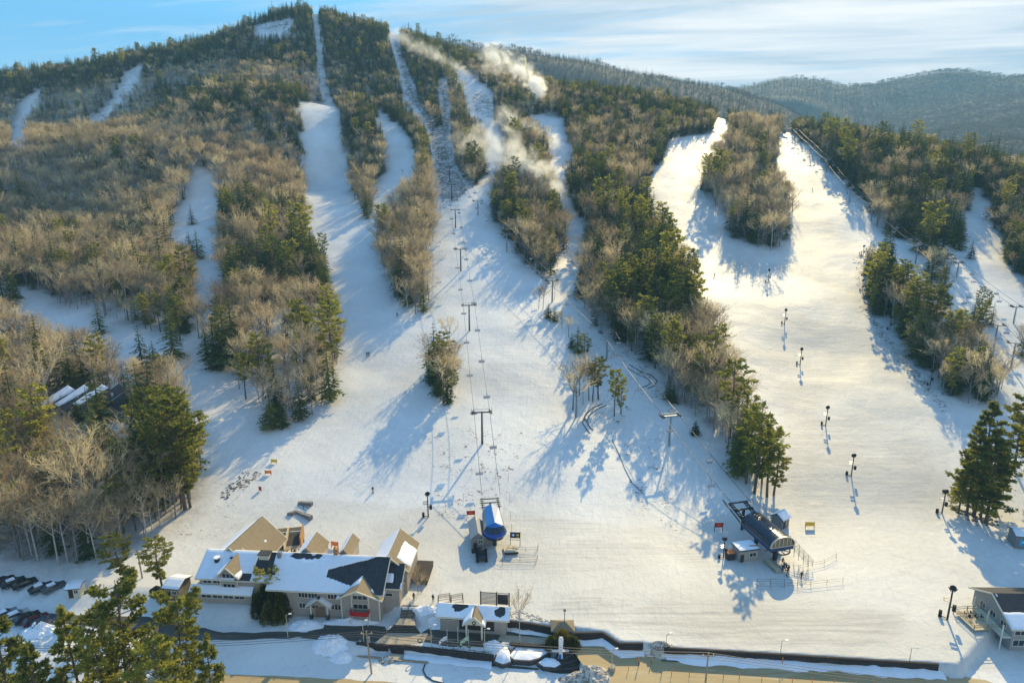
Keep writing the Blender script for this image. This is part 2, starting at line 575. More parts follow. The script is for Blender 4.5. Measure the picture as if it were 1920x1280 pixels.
def make_snow():
    m = bpy.data.materials.new('snow')
    m.use_nodes = True
    t = NT(m.node_tree)
    b = t.n['Principled BSDF']
    geo = t.add('ShaderNodeNewGeometry')
    pos = geo.outputs['Position']
    att_f = t.add('ShaderNodeAttribute', attribute_name='woods').outputs['Fac']
    att_r = t.add('ShaderNodeAttribute', attribute_name='scrub').outputs['Fac']
    att_t = t.add('ShaderNodeAttribute', attribute_name='packed').outputs['Fac']
    n_big = t.noise(pos, 0.028, 4, 0.55, 0.6)
    n_mid = t.noise(pos, 0.22, 6, 0.62, 0.4)
    n_fine = t.noise(pos, 1.1, 6, 0.75)
    # wind and groomer streaks: noise stretched along the fall line
    mp = t.add('ShaderNodeMapping', {'Vector': pos, 'Scale': (0.9, 0.07, 0.25), 'Rotation': (0, 0, R(6))})
    streak = t.noise(mp.outputs[0], 1.0, 5, 0.6, 0.5)
    mp2 = t.add('ShaderNodeMapping', {'Vector': pos, 'Scale': (0.05, 1.1, 0.3), 'Rotation': (0, 0, R(-4))})
    cross = t.noise(mp2.outputs[0], 1.0, 4, 0.6, 0.4)
    base = t.mix(t.ramp(n_big, [(0.35, 0.0), (0.7, 1.0)]), (0.79, 0.775, 0.735), (0.64, 0.62, 0.58))
    base = t.mix(t.math('MULTIPLY', t.ramp(streak, [(0.5, 0.0), (0.78, 1.0)]), 0.18), base, (0.62, 0.62, 0.63))
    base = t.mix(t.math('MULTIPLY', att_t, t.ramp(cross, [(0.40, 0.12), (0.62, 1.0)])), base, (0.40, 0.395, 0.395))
    # old ski and groomer tracks: thin wandering lines down and across the fall line
    for rz, sc_, k in ((R(12), 0.16, 0.22), (R(-38), 0.11, 0.16), (R(74), 0.09, 0.14)):
        mw = t.add('ShaderNodeMapping', {'Vector': pos, 'Rotation': (0, 0, rz)})
        wv = t.add('ShaderNodeTexWave', {'Vector': mw.outputs[0], 'Scale': sc_, 'Distortion': 9.0, 'Detail': 3.0, 'Detail Scale': 0.35, 'Detail Roughness': 0.55})
        ln = t.ramp(wv.outputs['Fac'], [(0.93, 0.0), (0.985, 1.0)])
        base = t.mix(t.math('MULTIPLY', t.math('MULTIPLY', ln, t.ramp(n_mid, [(0.42, 0.0), (0.6, 1.0)])), k), base, (0.42, 0.42, 0.44))
    # trodden machine made snow, its colour also darkened to even out the sunlight
    att_w = t.add('ShaderNodeAttribute', attribute_name='worn_sun_tone').outputs['Fac']
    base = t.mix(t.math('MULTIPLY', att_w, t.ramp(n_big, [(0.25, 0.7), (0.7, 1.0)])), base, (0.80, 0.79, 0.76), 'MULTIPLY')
    # scrub, rock and grass that shows through on thin cover
    sc = t.math('ADD', t.math('MULTIPLY', n_mid, 0.3), t.math('MULTIPLY', n_fine, 0.7))
    sc = t.math('ADD', sc, t.math('MULTIPLY', att_r, 0.20))
    sc_m = t.math('MULTIPLY', t.ramp(sc, [(0.655, 0.0), (0.70, 1.0)]), t.math('GREATER_THAN', att_r, 0.02))
    base = t.mix(sc_m, base, (0.115, 0.088, 0.06))
    # leaf litter and brush between the trunks
    lit = t.math('ADD', t.math('MULTIPLY', n_mid, 0.55), t.math('MULTIPLY', n_fine, 0.45))
    lit_m = t.math('MULTIPLY', att_f, t.ramp(lit, [(0.36, 0.15), (0.58, 0.85)]), clamp=True)
    base = t.mix(lit_m, base, (0.15, 0.115, 0.085))
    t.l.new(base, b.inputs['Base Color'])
    b.inputs['Roughness'].default_value = 0.62
    b.inputs['Specular IOR Level'].default_value = 0.35
    h = t.math('ADD', t.math('MULTIPLY', n_mid, 0.35), t.math('ADD', t.math('MULTIPLY', n_fine, 0.10), t.math('MULTIPLY', streak, 0.09)))
    bp = t.add('ShaderNodeBump', {'Height': h, 'Strength': 0.75, 'Distance': 0.9})
    t.l.new(bp.outputs[0], b.inputs['Normal'])
    return m


SNOW = make_snow()
ROOF_SNOW = mat('roof_snow', (0.85, 0.86, 0.88), 0.65, 0, 0.04, 1.2, bump=0.4)


def make_foliage(name, dark, light, trans=0.3, yellow=None):
    m = bpy.data.materials.new(name)
    m.use_nodes = True
    t = NT(m.node_tree)
    t.n.clear()
    oi = t.add('ShaderNodeObjectInfo')
    geo = t.add('ShaderNodeNewGeometry')
    tc = t.add('ShaderNodeTexCoord')
    nz = t.noise(tc.outputs['Object'], 9.0, 3, 0.6)
    f = t.math('ADD', t.math('MULTIPLY', oi.outputs['Random'], 0.65), t.math('MULTIPLY', nz, 0.45))
    c = t.ramp(f, [(0.15, dark), (0.68, light), (1.0, yellow or light)])
    d = t.add('ShaderNodeBsdfDiffuse', {'Color': c})
    tr = t.add('ShaderNodeBsdfTranslucent', {'Color': c})
    mx = t.add('ShaderNodeMixShader', {0: trans, 1: d.outputs[0], 2: tr.outputs[0]})
    t.add('ShaderNodeOutputMaterial', {0: mx.outputs[0]})
    MATS[name] = m
    return m


SPRUCE = make_foliage('spruce_needles', (0.050, 0.082, 0.030), (0.14, 0.18, 0.046), 0.52, (0.29, 0.28, 0.065))
PINE = make_foliage('pine_needles', (0.13, 0.15, 0.036), (0.32, 0.315, 0.06), 0.62, (0.52, 0.47, 0.09))
TWIG = make_foliage('bare_twigs', (0.17, 0.13, 0.09), (0.62, 0.49, 0.295), 0.45, (0.92, 0.78, 0.45))
BARK = mat('bark', (0.11, 0.088, 0.07), 0.9, 0, 0.3, 2.0)
BARK_PALE = mat('pale_bark', (0.42, 0.38, 0.33), 0.85, 0, 0.25, 2.0)
BARK_GREY = mat('grey_bark', (0.20, 0.175, 0.15), 0.9, 0, 0.3, 2.0)


# ------------------------------------------------------------------ trees (built at 1 m high; scaled when planted)
class TB:
    def __init__(s):
        s.v, s.t, s.q = [], [], []

    def tri(s, a, b, c):
        i = len(s.v)
        s.v += [a, b, c]
        s.t.append((i, i + 1, i + 2))

    def cone(s, a, b, ra, rb, n=5):
        a, b = np.array(a), np.array(b)
        d = b - a
        d = d / (np.linalg.norm(d) + 1e-9)
        ref = np.array([0, 0, 1.0]) if abs(d[2]) < 0.9 else np.array([1.0, 0, 0])
        e1 = np.cross(d, ref)
        e1 /= np.linalg.norm(e1)
        e2 = np.cross(d, e1)
        i = len(s.v)
        for p, r in ((a, ra), (b, rb)):
            for k in range(n):
                t = 2 * math.pi * k / n
                s.v.append(p + (e1 * math.cos(t) + e2 * math.sin(t)) * r)
        for k in range(n):
            s.q.append((i + k, i + (k + 1) % n, i + n + (k + 1) % n, i + n + k))

    def ribbon(s, a, b, w, r):
        """a thin twig: one blade, facing any way"""
        a, b = np.array(a), np.array(b)
        d = b - a
        e = np.cross(d, r.normal(size=3))
        e = e / (np.linalg.norm(e) + 1e-9) * w * 0.5
        i = len(s.v)
        s.v += [a - e, a + e, b]
        s.t.append((i, i + 1, i + 2))

    def mesh(s, name, m, smooth=False):
        return fast_mesh(name, s.v, s.t or None, s.q or None, [m], smooth=smooth)


def spruce_mesh(seed, whorls, per, leafs, width=0.34, ragged=0.25, bare=0.04):
    r = np.random.default_rng(seed)
    t = TB()
    for i in range(whorls):
        f = i / (whorls - 1)
        z = bare + (0.985 - bare) * f ** 0.9
        L0 = width * (0.5 * (1 - f) ** 0.85 + 0.012) * (1.0 if f > 0.12 else 0.72 + 2.3 * f)
        n = max(4, int(per * (0.55 + 0.6 * (1 - f))))
        for k in range(n):
            a = 2 * math.pi * (k + r.random()) / n + i * 1.3
            L = L0 * (1 + ragged * r.normal())
            if L < 0.006:
                continue
            droop = -0.30 * L + r.normal() * 0.06 * L
            d = np.array([math.cos(a), math.sin(a), 0])
            sd = np.array([-math.sin(a), math.cos(a), 0])
            root = np.array([0, 0, z + 0.02 * r.normal() * (1 - f)])
            tip = root + d * L + np.array([0, 0, droop])
            for j in range(leafs):
                g = 0.25 + 0.75 * (j + 0.5) / leafs
                p = root + (tip - root) * g
                wsp = 0.32 * L * (1.15 - 0.8 * g) * (0.7 + 0.6 * r.random()) + 0.006
                for sgn in (-1, 1):
                    q = p + d * wsp * 0.7 + sd * sgn * wsp + np.array([0, 0, -0.25 * wsp + r.normal() * 0.25 * wsp])
                    t.tri(p - d * wsp * 0.35 + np.array([0, 0, 0.12 * wsp]), q, p + d * wsp * 0.55 + np.array([0, 0, -0.2 * wsp]))
            t.tri(root + sd * L * 0.08, root - sd * L * 0.08, tip + d * 0.1 * L)
    crown = t
    tr = TB()
    tr.cone((0, 0, 0), (0, 0, 0.5), 0.013, 0.008, 5)
    tr.cone((0, 0, 0.5), (0, 0, 0.98), 0.008, 0.002, 4)
    return crown, tr


def pine_mesh(seed, limbs, tufts, blades, spread=0.26, bare=0.34, size=0.030, lean=0.0, cone=False):
    """white pine: clear stem, tiers of level upswept limbs carrying needle tufts"""
    r = np.random.default_rng(seed)
    t, tr = TB(), TB()
    def stem(z):
        return np.array([lean * z * z + 0.008 * math.sin(6 * z + seed), 0.008 * math.cos(5 * z + seed), z])
    zs = np.linspace(0, 0.985, 9)
    for a, b in zip(zs[:-1], zs[1:]):
        tr.cone(stem(a), stem(b), 0.015 * (1 - 0.88 * a), 0.015 * (1 - 0.88 * b), 6)
    for i in range(limbs):
        f = (i + r.random() * 0.6) / limbs
        z = bare + (0.97 - bare) * f
        L = spread * (0.25 + 0.75 * math.sin(math.pi * min(1, 0.22 + 0.80 * (1 - f))) ** 0.9) * (0.55 + 0.6 * r.random()) * (1.0 if f < 0.85 else 0.75)
        if cone:
            L = spread * (0.06 + 1.05 * (1 - f) ** 0.8) * (0.75 + 0.35 * r.random())
        a = i * 2.4 + r.normal() * 0.5
        d = np.array([math.cos(a), math.sin(a), 0])
        sd = np.array([-math.sin(a), math.cos(a), 0])
        root = stem(z)
        rise = L * (0.08 + 0.28 * f + 0.10 * r.normal())
        tip = root + d * L + np.array([0, 0, rise])
        mid = root + d * L * 0.5 + np.array([0, 0, rise * 0.25])
        tr.cone(root, mid, 0.0042, 0.0030, 3)
        tr.cone(mid, tip, 0.0030, 0.0010, 3)
        for j in range(tufts):
            g = 0.30 + 0.70 * (j + r.random()) / tufts
            p = (root * (1 - 2 * g) + mid * 2 * g) if g < 0.5 else (mid * (2 - 2 * g) + tip * (2 * g - 1))
            off = L * 0.34 * (1.12 - 0.75 * g) * r.uniform(-1, 1)
            c = p + sd * off + d * abs(off) * 0.45 + np.array([0, 0, abs(r.normal()) * 0.008])
            s0 = size * (0.75 + 0.5 * r.random())
            ax = d * 0.75 + sd * (0.8 * np.sign(off) * abs(off) / (L * 0.3 + 1e-6)) + np.array([0, 0, 0.35])
            for b in range(blades):
                dd = ax + r.normal(size=3) * np.array([0.55, 0.55, 0.40])
                dd = dd / (np.linalg.norm(dd) + 1e-9) * s0 * (0.7 + 0.6 * r.random())
                e = np.cross(dd, r.normal(size=3))
                e = e / (np.linalg.norm(e) + 1e-9) * s0 * 0.20
                t.tri(c - e * 0.5, c + dd * 0.6 + e, c + dd)
                t.tri(c - e * 0.5, c + dd, c + dd * 0.55 - e)
    return t, tr


def bare_mesh(seed, limbs=9, sub=6, subsub=5, fine=3, fork=0.36, spread=0.23, tw=0.0042, split=1):
    """leafless hardwood: upswept limbs that break up into fine twigs"""
    r = np.random.default_rng(seed)
    t, tr = TB(), TB()
    def off(dirv, amount):
        d = dirv + r.normal(size=3) * amount
        return d / (np.linalg.norm(d) + 1e-9)
    lean = np.array([r.normal() * 0.05, r.normal() * 0.05, 1.0])
    top = lean * 0.62
    tr.cone((0, 0, 0), top * 0.5, 0.013, 0.010, 5)
    tr.cone(top * 0.5, top, 0.010, 0.006, 5)
    for i in range(limbs):
        z = fork + (0.64 - fork) * i / max(1, limbs - 1) + 0.02 * r.normal()
        a = i * 2.4 + r.normal() * 0.4
        root = lean * z
        out = 0.55 + 0.35 * r.random() - 0.25 * i / limbs
        d = off(np.array([math.cos(a) * out, math.sin(a) * out, 0.9]), 0.12)
        L = (0.98 - z) * (0.62 + 0.3 * r.random())
        L = min(L, spread * 1.9)
        tip = root + d * L + np.array([0, 0, 0.04 * r.random()])
        tr.cone(root, root + d * L * 0.6, 0.0062, 0.0040, 4)
        for j in range(sub):
            g = 0.28 + 0.72 * (j + r.random()) / sub
            p = root + (tip - root) * g
            d2 = off(d * 0.8 + np.array([0, 0, 0.35]), 0.42)
            L2 = L * (0.42 + 0.25 * r.random()) * (1.15 - 0.55 * g)
            p2 = p + d2 * L2
            t.ribbon(p, p2, tw * 1.9, r)
            for k in range(subsub):
                g2 = 0.15 + 0.85 * (k + r.random()) / subsub
                q = p + (p2 - p) * g2
                d3 = off(d2 + np.array([0, 0, 0.15]), 0.6)
                L3 = L2 * (0.40 + 0.3 * r.random())
                q2 = q + d3 * L3
                t.ribbon(q, q2, tw * 1.25, r)
                for l in range(fine):
                    g3 = 0.2 + 0.8 * r.random()
                    w = q + (q2 - q) * g3
                    d4 = off(d3 + np.array([0, 0, 0.15]), 0.7)
                    t.ribbon(w, w + d4 * L3 * (0.45 + 0.3 * r.random()), tw, r)
        t.ribbon(root + d * L * 0.55, tip + d * L * 0.1, tw * 2, r)
    return t, tr


def joined(name, crown, trunk, m1, m2):
    v = list(crown.v) + list(trunk.v)
    k = len(crown.v)
    tris = list(crown.t) + [tuple(k + i for i in f) for f in trunk.t]
    quads = list(crown.q) + [tuple(k + i for i in f) for f in trunk.q]
    fm = [0] * len(crown.t) + [1] * len(trunk.t) + [0] * len(crown.q) + [1] * len(trunk.q)
    return fast_mesh(name, v, tris or None, quads or None, [m1, m2], fm)


KINDS = {'spruce_tree': [], 'pine_tree': [], 'bare_tree': []}      # (joined mesh, crown mesh, trunk mesh) per variant
for i in range(4):
    c, k = spruce_mesh(10 + i, 17, 9, 3, 0.36 + 0.05 * (i % 2), 0.22, 0.03 + 0.02 * i)
    KINDS['spruce_tree'].append((joined('spruce_tree', c, k, SPRUCE, BARK), c.mesh('crown', SPRUCE), k.mesh('trunk', BARK)))
for i in range(3):
    c, k = pine_mesh(30 + i, 34, 9, 6, 0.165, 0.20 + 0.11 * i, 0.040)
    KINDS['pine_tree'].append((joined('pine_tree', c, k, PINE, BARK), c.mesh('crown', PINE), k.mesh('trunk', BARK)))
for i in range(5):
    c, k = bare_mesh(50 + i, 8, 6, 4, 3, 0.28 + 0.04 * i, 0.24, 0.0048)
    bk = BARK_PALE if i == 4 else BARK_GREY
    KINDS['bare_tree'].append((joined('bare_tree', c, k, TWIG, bk), c.mesh('crown', TWIG), k.mesh('trunk', bk)))
c, k = spruce_mesh(91, 9, 6, 1, 0.42, 0.2, 0.02)
FAR_GREEN = make_foliage('distant_needles', (0.040, 0.060, 0.030), (0.075, 0.100, 0.040), 0.4, (0.12, 0.13, 0.05))
FAR_TWIG = make_foliage('distant_twigs', (0.10, 0.088, 0.07), (0.20, 0.175, 0.13), 0.4, (0.26, 0.22, 0.16))
FAR_SPRUCE = joined('far_spruce', c, k, FAR_GREEN, BARK)
c, k = bare_mesh(92, 7, 5, 4, 0, 0.30, 0.30, 0.016)
FAR_BARE = joined('far_bare', c, k, FAR_TWIG, BARK_GREY)
BIG_PINES = []
for i in range(3):
    c, k = pine_mesh(70 + i, 48, 24, 9, 0.195, (0.20, 0.27, 0.12)[i], 0.025, cone=(i == 2))
    BIG_PINES.append((c.mesh('crown', PINE), k.mesh('trunk', BARK)))


def scatter_object(name, pts, rots, scls, idxs, protos, label, cat='forest'):
    """one object of kind stuff: the given trees at the given points"""
    pc = bpy.data.collections.new(name + '_kinds')
    for i, me in enumerate(protos):
        o = bpy.data.objects.new('%s_kind_%02d' % (name, i), me)
        pc.objects.link(o)
    me = bpy.data.meshes.new(name)
    me.vertices.add(len(pts))
    me.vertices.foreach_set('co', np.asarray(pts, np.float32).ravel())
    for an, ty, dat, key in (('rot', 'FLOAT_VECTOR', rots, 'vector'), ('scl', 'FLOAT_VECTOR', scls, 'vector'), ('idx', 'INT', idxs, 'value')):
        at = me.attributes.new(an, ty, 'POINT')
        at.data.foreach_set(key, np.asarray(dat, np.int32 if ty == 'INT' else np.float32).ravel())
    o = bpy.data.objects.new(name, me)
    link(o)
    tag(o, label, cat, None, 'stuff')
    ng = bpy.data.node_groups.new(name, 'GeometryNodeTree')
    ng.interface.new_socket('Geometry', in_out='INPUT', socket_type='NodeSocketGeometry')
    ng.interface.new_socket('Geometry', in_out='OUTPUT', socket_type='NodeSocketGeometry')
    gi, go = ng.nodes.new('NodeGroupInput'), ng.nodes.new('NodeGroupOutput')
    ci = ng.nodes.new('GeometryNodeCollectionInfo')
    ci.inputs['Collection'].default_value = pc
    ci.inputs['Separate Children'].default_value = True
    ci.inputs['Reset Children'].default_value = True
    ip = ng.nodes.new('GeometryNodeInstanceOnPoints')
    ip.inputs['Pick Instance'].default_value = True
    def attr(n, ty):
        a = ng.nodes.new('GeometryNodeInputNamedAttribute')
        a.data_type = ty
        a.inputs['Name'].default_value = n
        return a.outputs['Attribute']
    L = ng.links
    L.new(gi.outputs[0], ip.inputs['Points'])
    L.new(ci.outputs[0], ip.inputs['Instance'])
    L.new(attr('idx', 'INT'), ip.inputs['Instance Index'])
    e2r = ng.nodes.new('FunctionNodeEulerToRotation')
    L.new(attr('rot', 'FLOAT_VECTOR'), e2r.inputs[0])
    L.new(e2r.outputs[0], ip.inputs['Rotation'])
    L.new(attr('scl', 'FLOAT_VECTOR'), ip.inputs['Scale'])
    L.new(ip.outputs[0], go.inputs[0])
    md = o.modifiers.new('trees', 'NODES')
    md.node_group = ng
    return o


# ------------------------------------------------------------------ where the trees stand
def conifer_share(px, py):
    p = np.full(px.shape, 0.25)
    def box(x0, y0, x1, y1, v):
        p[(px >= x0) & (px < x1) & (py >= y0) & (py < y1)] = v
    box(-2000, -400, 430, 130, .8); box(430, -400, 2500, 130, .88)
    box(-2000, 130, 580, 290, .16)
    ridge_l = np.interp(px, [-400, 0, 130, 260, 430, 580], [215, 165, 152, 125, 88, 40])
    p[(px < 580) & (py < ridge_l + 25)] = .85
    box(290, 165, 580, 240, .75); box(420, 240, 580, 300, .5)
    box(-2000, 290, 400, 520, .15); box(400, 290, 600, 400, .12); box(400, 400, 650, 570, .65)
    box(-2000, 520, 320, 720, .3); box(-2000, 720, 400, 1060, .32)
    box(600, 130, 800, 270, .7); box(640, 270, 730, 420, .45); box(700, 330, 830, 600, .18)
    box(790, 130, 935, 360, .45); box(905, 130, 1075, 330, .5); box(905, 330, 1075, 420, .35); box(950, 400, 1080, 520, .6)
    box(1050, 130, 2400, 240, .85); box(1060, 240, 1260, 430, .55); box(1060, 430, 1160, 560, .4); box(1160, 400, 1345, 640, .75)
    box(1130, 640, 1480, 940, .12); box(1305, 230, 1500, 330, .5); box(1305, 330, 1500, 480, .42)
    box(1460, 240, 2400, 330, .8); box(1560, 330, 2400, 470, .58); box(1600, 440, 1720, 600, .75); box(1640, 600, 1900, 770, .5); box(1724, 440, 1960, 690, .8)
    return p


def plant():
    pts = []
    for y0, y1, st in ((128, 360, 3.6), (360, 620, 4.3), (620, 1130, 4.2)):
        ys = np.arange(y0, y1, st)
        xs = np.arange(-0.95 * y1 - 40, 0.95 * y1 + 40, st)
        X, Y = np.meshgrid(xs, ys)
        X = X.ravel() + rng.uniform(-.5, .5, X.size) * st
        Y = Y.ravel() + rng.uniform(-.5, .5, Y.size) * st
        k = (np.abs(X) < 0.92 * Y + 35)
        pts.append(np.stack([X[k], Y[k]], 1))
    P = np.concatenate(pts)
    Z = ground(P[:, 0], P[:, 1])
    px, py, f = project(P[:, 0], P[:, 1], Z)
    con = conifer_share(px, py)
    clump = value_noise(P[:, 0], P[:, 1], 26, 11)
    is_con = rng.random(len(P)) < np.clip(con + (clump - .5) * 1.3 * (1 - np.abs(2 * con - 1)), 0, 1)
    high = sstep(430, 800, P[:, 1])
    h = np.where(is_con, 16.0 - 5.0 * high, 13.8 - 4.8 * high) * np.exp(rng.normal(0, 0.20, len(P)))
    h = np.where(is_con, h * (0.72 + 0.55 * rng.random(len(P))), h * (0.8 + 0.35 * rng.random(len(P))))
    hp = h * FPX * 0.97 / f
    wp = h * FPX * 0.15 / f
    ok = in_woods(px, py)
    for dx, k in ((0, .45), (0, .9), (-1, .55), (1, .55)):
        ok &= in_woods(px + dx * wp, py - k * hp)
    grove = in_poly(GROVE, px, py)
    ok &= ~(grove & (rng.random(len(P)) < 0.55))
    front = (px < 400) & (py > 560) & (py < 720)
    ok &= ~(front & (rng.random(len(P)) < 0.35))
    thin_r = (px > 1580) & (py > 330) & (py < 470)
    ok &= ~(thin_r & (rng.random(len(P)) < 0.2))
    return P[ok], Z[ok], px[ok], py[ok], f[ok], h[ok], is_con[ok]


TP, TZ, TPX, TPY, TF, TH, TC = plant()
print('trees', len(TP), 'conifers', int(TC.sum()))

# ------------------------------------------------------------------ the ground
def fan_grid(ys, nx, half, back):
    T = np.linspace(-half, half, nx)
    X = (ys[:, None] + back) * T[None]
    Y = np.repeat(ys[:, None], nx, 1)
    return X, Y


def grid_quads(ny, nx):
    i = np.arange(ny * nx).reshape(ny, nx)
    return np.stack([i[:-1, :-1], i[:-1, 1:], i[1:, 1:], i[1:, :-1]], -1).reshape(-1, 4)


def poly_field(px, py, polys, soft):
    """1 inside the pixel outlines, fading over soft pixels (cheap: four offset tests)"""
    acc = np.zeros(px.shape)
    offs = [(0, 0), (soft, 0), (-soft, 0), (0, soft), (0, -soft)]
    for dx, dy in offs:
        m = np.zeros(px.shape, bool)
        for P in polys:
            m |= in_poly(P, px + dx, py + dy)
        acc += m
    return acc / len(offs)


SCRUB = [  # thin, rocky cover: pixel outlines with a strength
    (1.0, [(731, 72), (744, 111), (756, 161), (761, 188), (788, 215), (811, 286), (815, 336), (823, 380), (860, 380), (882, 356), (848, 302), (838, 240), (791, 202), (768, 134), (748, 72)]),
    (1.0, [(825, 148), (838, 148), (848, 302), (825, 250)]), (0.8, [(879, 165), (922, 175), (926, 225), (885, 215)]),
    (0.8, [(590, 28), (621, 198), (604, 196)]), (0.7, [(551, 188), (604, 180), (621, 198), (570, 200)]),
    (0.55, [(815, 380), (870, 380), (840, 470), (815, 590), (790, 590), (805, 500), (826, 420)]), (0.7, [(940, 440), (1020, 525), (1040, 540), (1010, 500), (965, 445)]),
    (0.9, [(835, 660), (868, 680), (862, 720), (840, 760), (830, 720)]), (0.45, [(1060, 540), (1240, 700), (1280, 800), (1200, 760), (1100, 640)]), (0.55, [(1140, 720), (1190, 760), (1160, 800), (1060, 790)]),
    (0.5, [(1130, 820), (1240, 820), (1280, 1010), (1200, 960)]), (0.5, [(790, 800), (990, 800), (960, 960), (820, 980)]), (0.6, [(A[0], A[1]) for A in A2]), (0.35, [(A[0], A[1]) for A in A1]), (0.9, PEAK),
    (0.75, [(1598, 470), (1618, 470), (1640, 590), (1720, 690), (1790, 770), (1770, 780), (1690, 690), (1610, 580)]), (0.5, [(1540, 300), (1640, 440), (1690, 490), (1660, 500), (1600, 420)]),
    (0.55, [(1690, 480), (1920, 700), (1920, 760), (1800, 620)]), (0.45, [(1820, 930), (1920, 900), (1920, 990), (1800, 985)]), (0.6, [(360, 640), (640, 690), (560, 800), (420, 700)]),
    (0.75, [(405, 930), (485, 875), (495, 890), (420, 945)]), (0.4, [(330, 960), (480, 900), (440, 1000), (330, 1040)]), (0.5, [(785, 640), (815, 660), (800, 690), (770, 680)])]
WORN_SUN_TONE = [(1.0, [(330, 1010), (560, 930), (760, 950), (1000, 970), (1240, 990), (1400, 960), (1480, 900), (1470, 760), (1400, 620), (1330, 480), (1270, 400), (1300, 280), (1340, 260), (1310, 340), (1440, 480), (1500, 440), (1470, 260), (1500, 265), (1600, 430), (1620, 580), (1740, 730), (1790, 850), (1760, 1000), (1920, 1100), (1920, 1260), (1240, 1225), (780, 1150), (600, 1050)])]
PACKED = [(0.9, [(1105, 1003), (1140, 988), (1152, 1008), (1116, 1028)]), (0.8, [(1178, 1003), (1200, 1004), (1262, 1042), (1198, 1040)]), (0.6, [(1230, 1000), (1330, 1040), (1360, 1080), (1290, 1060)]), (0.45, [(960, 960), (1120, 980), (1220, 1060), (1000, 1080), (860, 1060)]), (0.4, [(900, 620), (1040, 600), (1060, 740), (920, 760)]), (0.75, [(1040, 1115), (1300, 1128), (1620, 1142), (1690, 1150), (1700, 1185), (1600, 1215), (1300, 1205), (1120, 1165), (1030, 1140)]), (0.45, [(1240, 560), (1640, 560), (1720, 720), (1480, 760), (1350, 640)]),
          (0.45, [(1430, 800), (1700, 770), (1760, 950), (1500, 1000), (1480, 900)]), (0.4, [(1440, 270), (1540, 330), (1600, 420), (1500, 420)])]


def build_ground():
    ys = np.concatenate([np.arange(-120, 60, 12), np.arange(60, 95, 2.0), np.arange(95, 138, 0.5), np.arange(138, 300, 1.3), np.arange(300, 520, 2.4), np.arange(520, 1100, 5.0), np.arange(1100, 1621, 20)])
    nx = 760
    X, Y = fan_grid(ys, nx, 1.02, 190.0)
    Z = ground(X, Y)
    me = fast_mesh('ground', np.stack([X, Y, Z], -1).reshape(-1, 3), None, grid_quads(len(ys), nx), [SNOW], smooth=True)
    px, py, f = project(X.ravel(), Y.ravel(), Z.ravel())
    vis = f > 20
    # leaf litter: how many stems stand near each point
    woods = np.zeros(X.size)
    cell = 4.0
    gx0, gy0 = X.min(), Y.min()
    gw, gh = int((X.max() - gx0) / cell) + 3, int((Y.max() - gy0) / cell) + 3
    acc = np.zeros((gw, gh))
    np.add.at(acc, (((TP[:, 0] - gx0) / cell).astype(int), ((TP[:, 1] - gy0) / cell).astype(int)), 1.0)
    for ax in (0, 1):
        acc = (np.roll(acc, 1, ax) + 2 * acc + np.roll(acc, -1, ax)) / 4
    fx, fy = (X.ravel() - gx0) / cell - .5, (Y.ravel() - gy0) / cell - .5
    ix, iy = np.clip(np.floor(fx).astype(int), 0, gw - 2), np.clip(np.floor(fy).astype(int), 0, gh - 2)
    tx, ty = np.clip(fx - ix, 0, 1), np.clip(fy - iy, 0, 1)
    woods = (acc[ix, iy] * (1 - tx) + acc[ix + 1, iy] * tx) * (1 - ty) + (acc[ix, iy + 1] * (1 - tx) + acc[ix + 1, iy + 1] * tx) * ty
    far_scale = np.interp(Y.ravel(), [150, 400, 620, 700], [0.75, 0.95, 1.3, 1.3])
    woods = np.clip(woods * far_scale, 0, 1)
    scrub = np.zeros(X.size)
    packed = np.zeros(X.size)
    worn_sun_tone = np.zeros(X.size)
    for out, lst, soft in ((scrub, SCRUB, 6), (packed, PACKED, 14), (worn_sun_tone, WORN_SUN_TONE, 34)):
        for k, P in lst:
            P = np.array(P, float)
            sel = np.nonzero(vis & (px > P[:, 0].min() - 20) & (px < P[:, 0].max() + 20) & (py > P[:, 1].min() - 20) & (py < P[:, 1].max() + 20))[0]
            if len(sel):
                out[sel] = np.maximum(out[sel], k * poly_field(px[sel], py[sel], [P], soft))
    for n, d in (('woods', woods), ('scrub', scrub), ('packed', packed), ('worn_sun_tone', worn_sun_tone)):
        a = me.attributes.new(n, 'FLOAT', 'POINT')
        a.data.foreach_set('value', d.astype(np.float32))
    o = bpy.data.objects.new('ground', me)
    link(o)
    tag(o, 'snow covered mountainside and groomed ski runs', None, None, 'structure')
    return o


build_ground()

# ------------------------------------------------------------------ hills beyond the near ridges
HC = []
for px, py, Y in [(780, 80, 1700), (830, 80, 1700), (900, 84, 1750), (1000, 94, 1850), (1080, 110, 1900), (1150, 127, 1950), (1230, 150, 2000), (1300, 165, 2050), (1380, 182, 2050), (1450, 200, 2050), (1560, 252, 1980), (1640, 300, 1900),
                  (1300, 168, 3400), (1400, 162, 3400), (1480, 152, 3400), (1560, 155, 3450), (1640, 160, 3500), (1700, 149, 3500), (1760, 140, 3500), (1830, 151, 3500), (1920, 145, 3450), (2100, 130, 3300), (2400, 140, 3200),
                  (1690, 246, 2550), (1660, 215, 2900), (1740, 190, 3050), (1560, 200, 2900), (1480, 185, 2900), (1790, 240, 2250), (1850, 215, 2450), (1920, 195, 2500), (1900, 262, 1650), (1810, 285, 1500), (2150, 180, 2200), (2300, 300, 1400), (1960, 300, 1400)]:
    HC.append(at_y(px, py, Y))
for p in [(-2500, 1300, 0), (-1500, 1400, 0), (-700, 1400, 20), (-200, 1350, 60), (100, 1350, 60), (400, 1300, 10), (700, 1300, 0), (-2500, 3000, 0), (-1200, 2600, 0), (-300, 2400, 60), (200, 2600, 150), (600, 2700, 60), (0, 4600, 0), (1500, 4800, 50), (3500, 4800, 50), (-2500, 5000, 0), (4500, 2500, 200)]:
    HC.append(p)
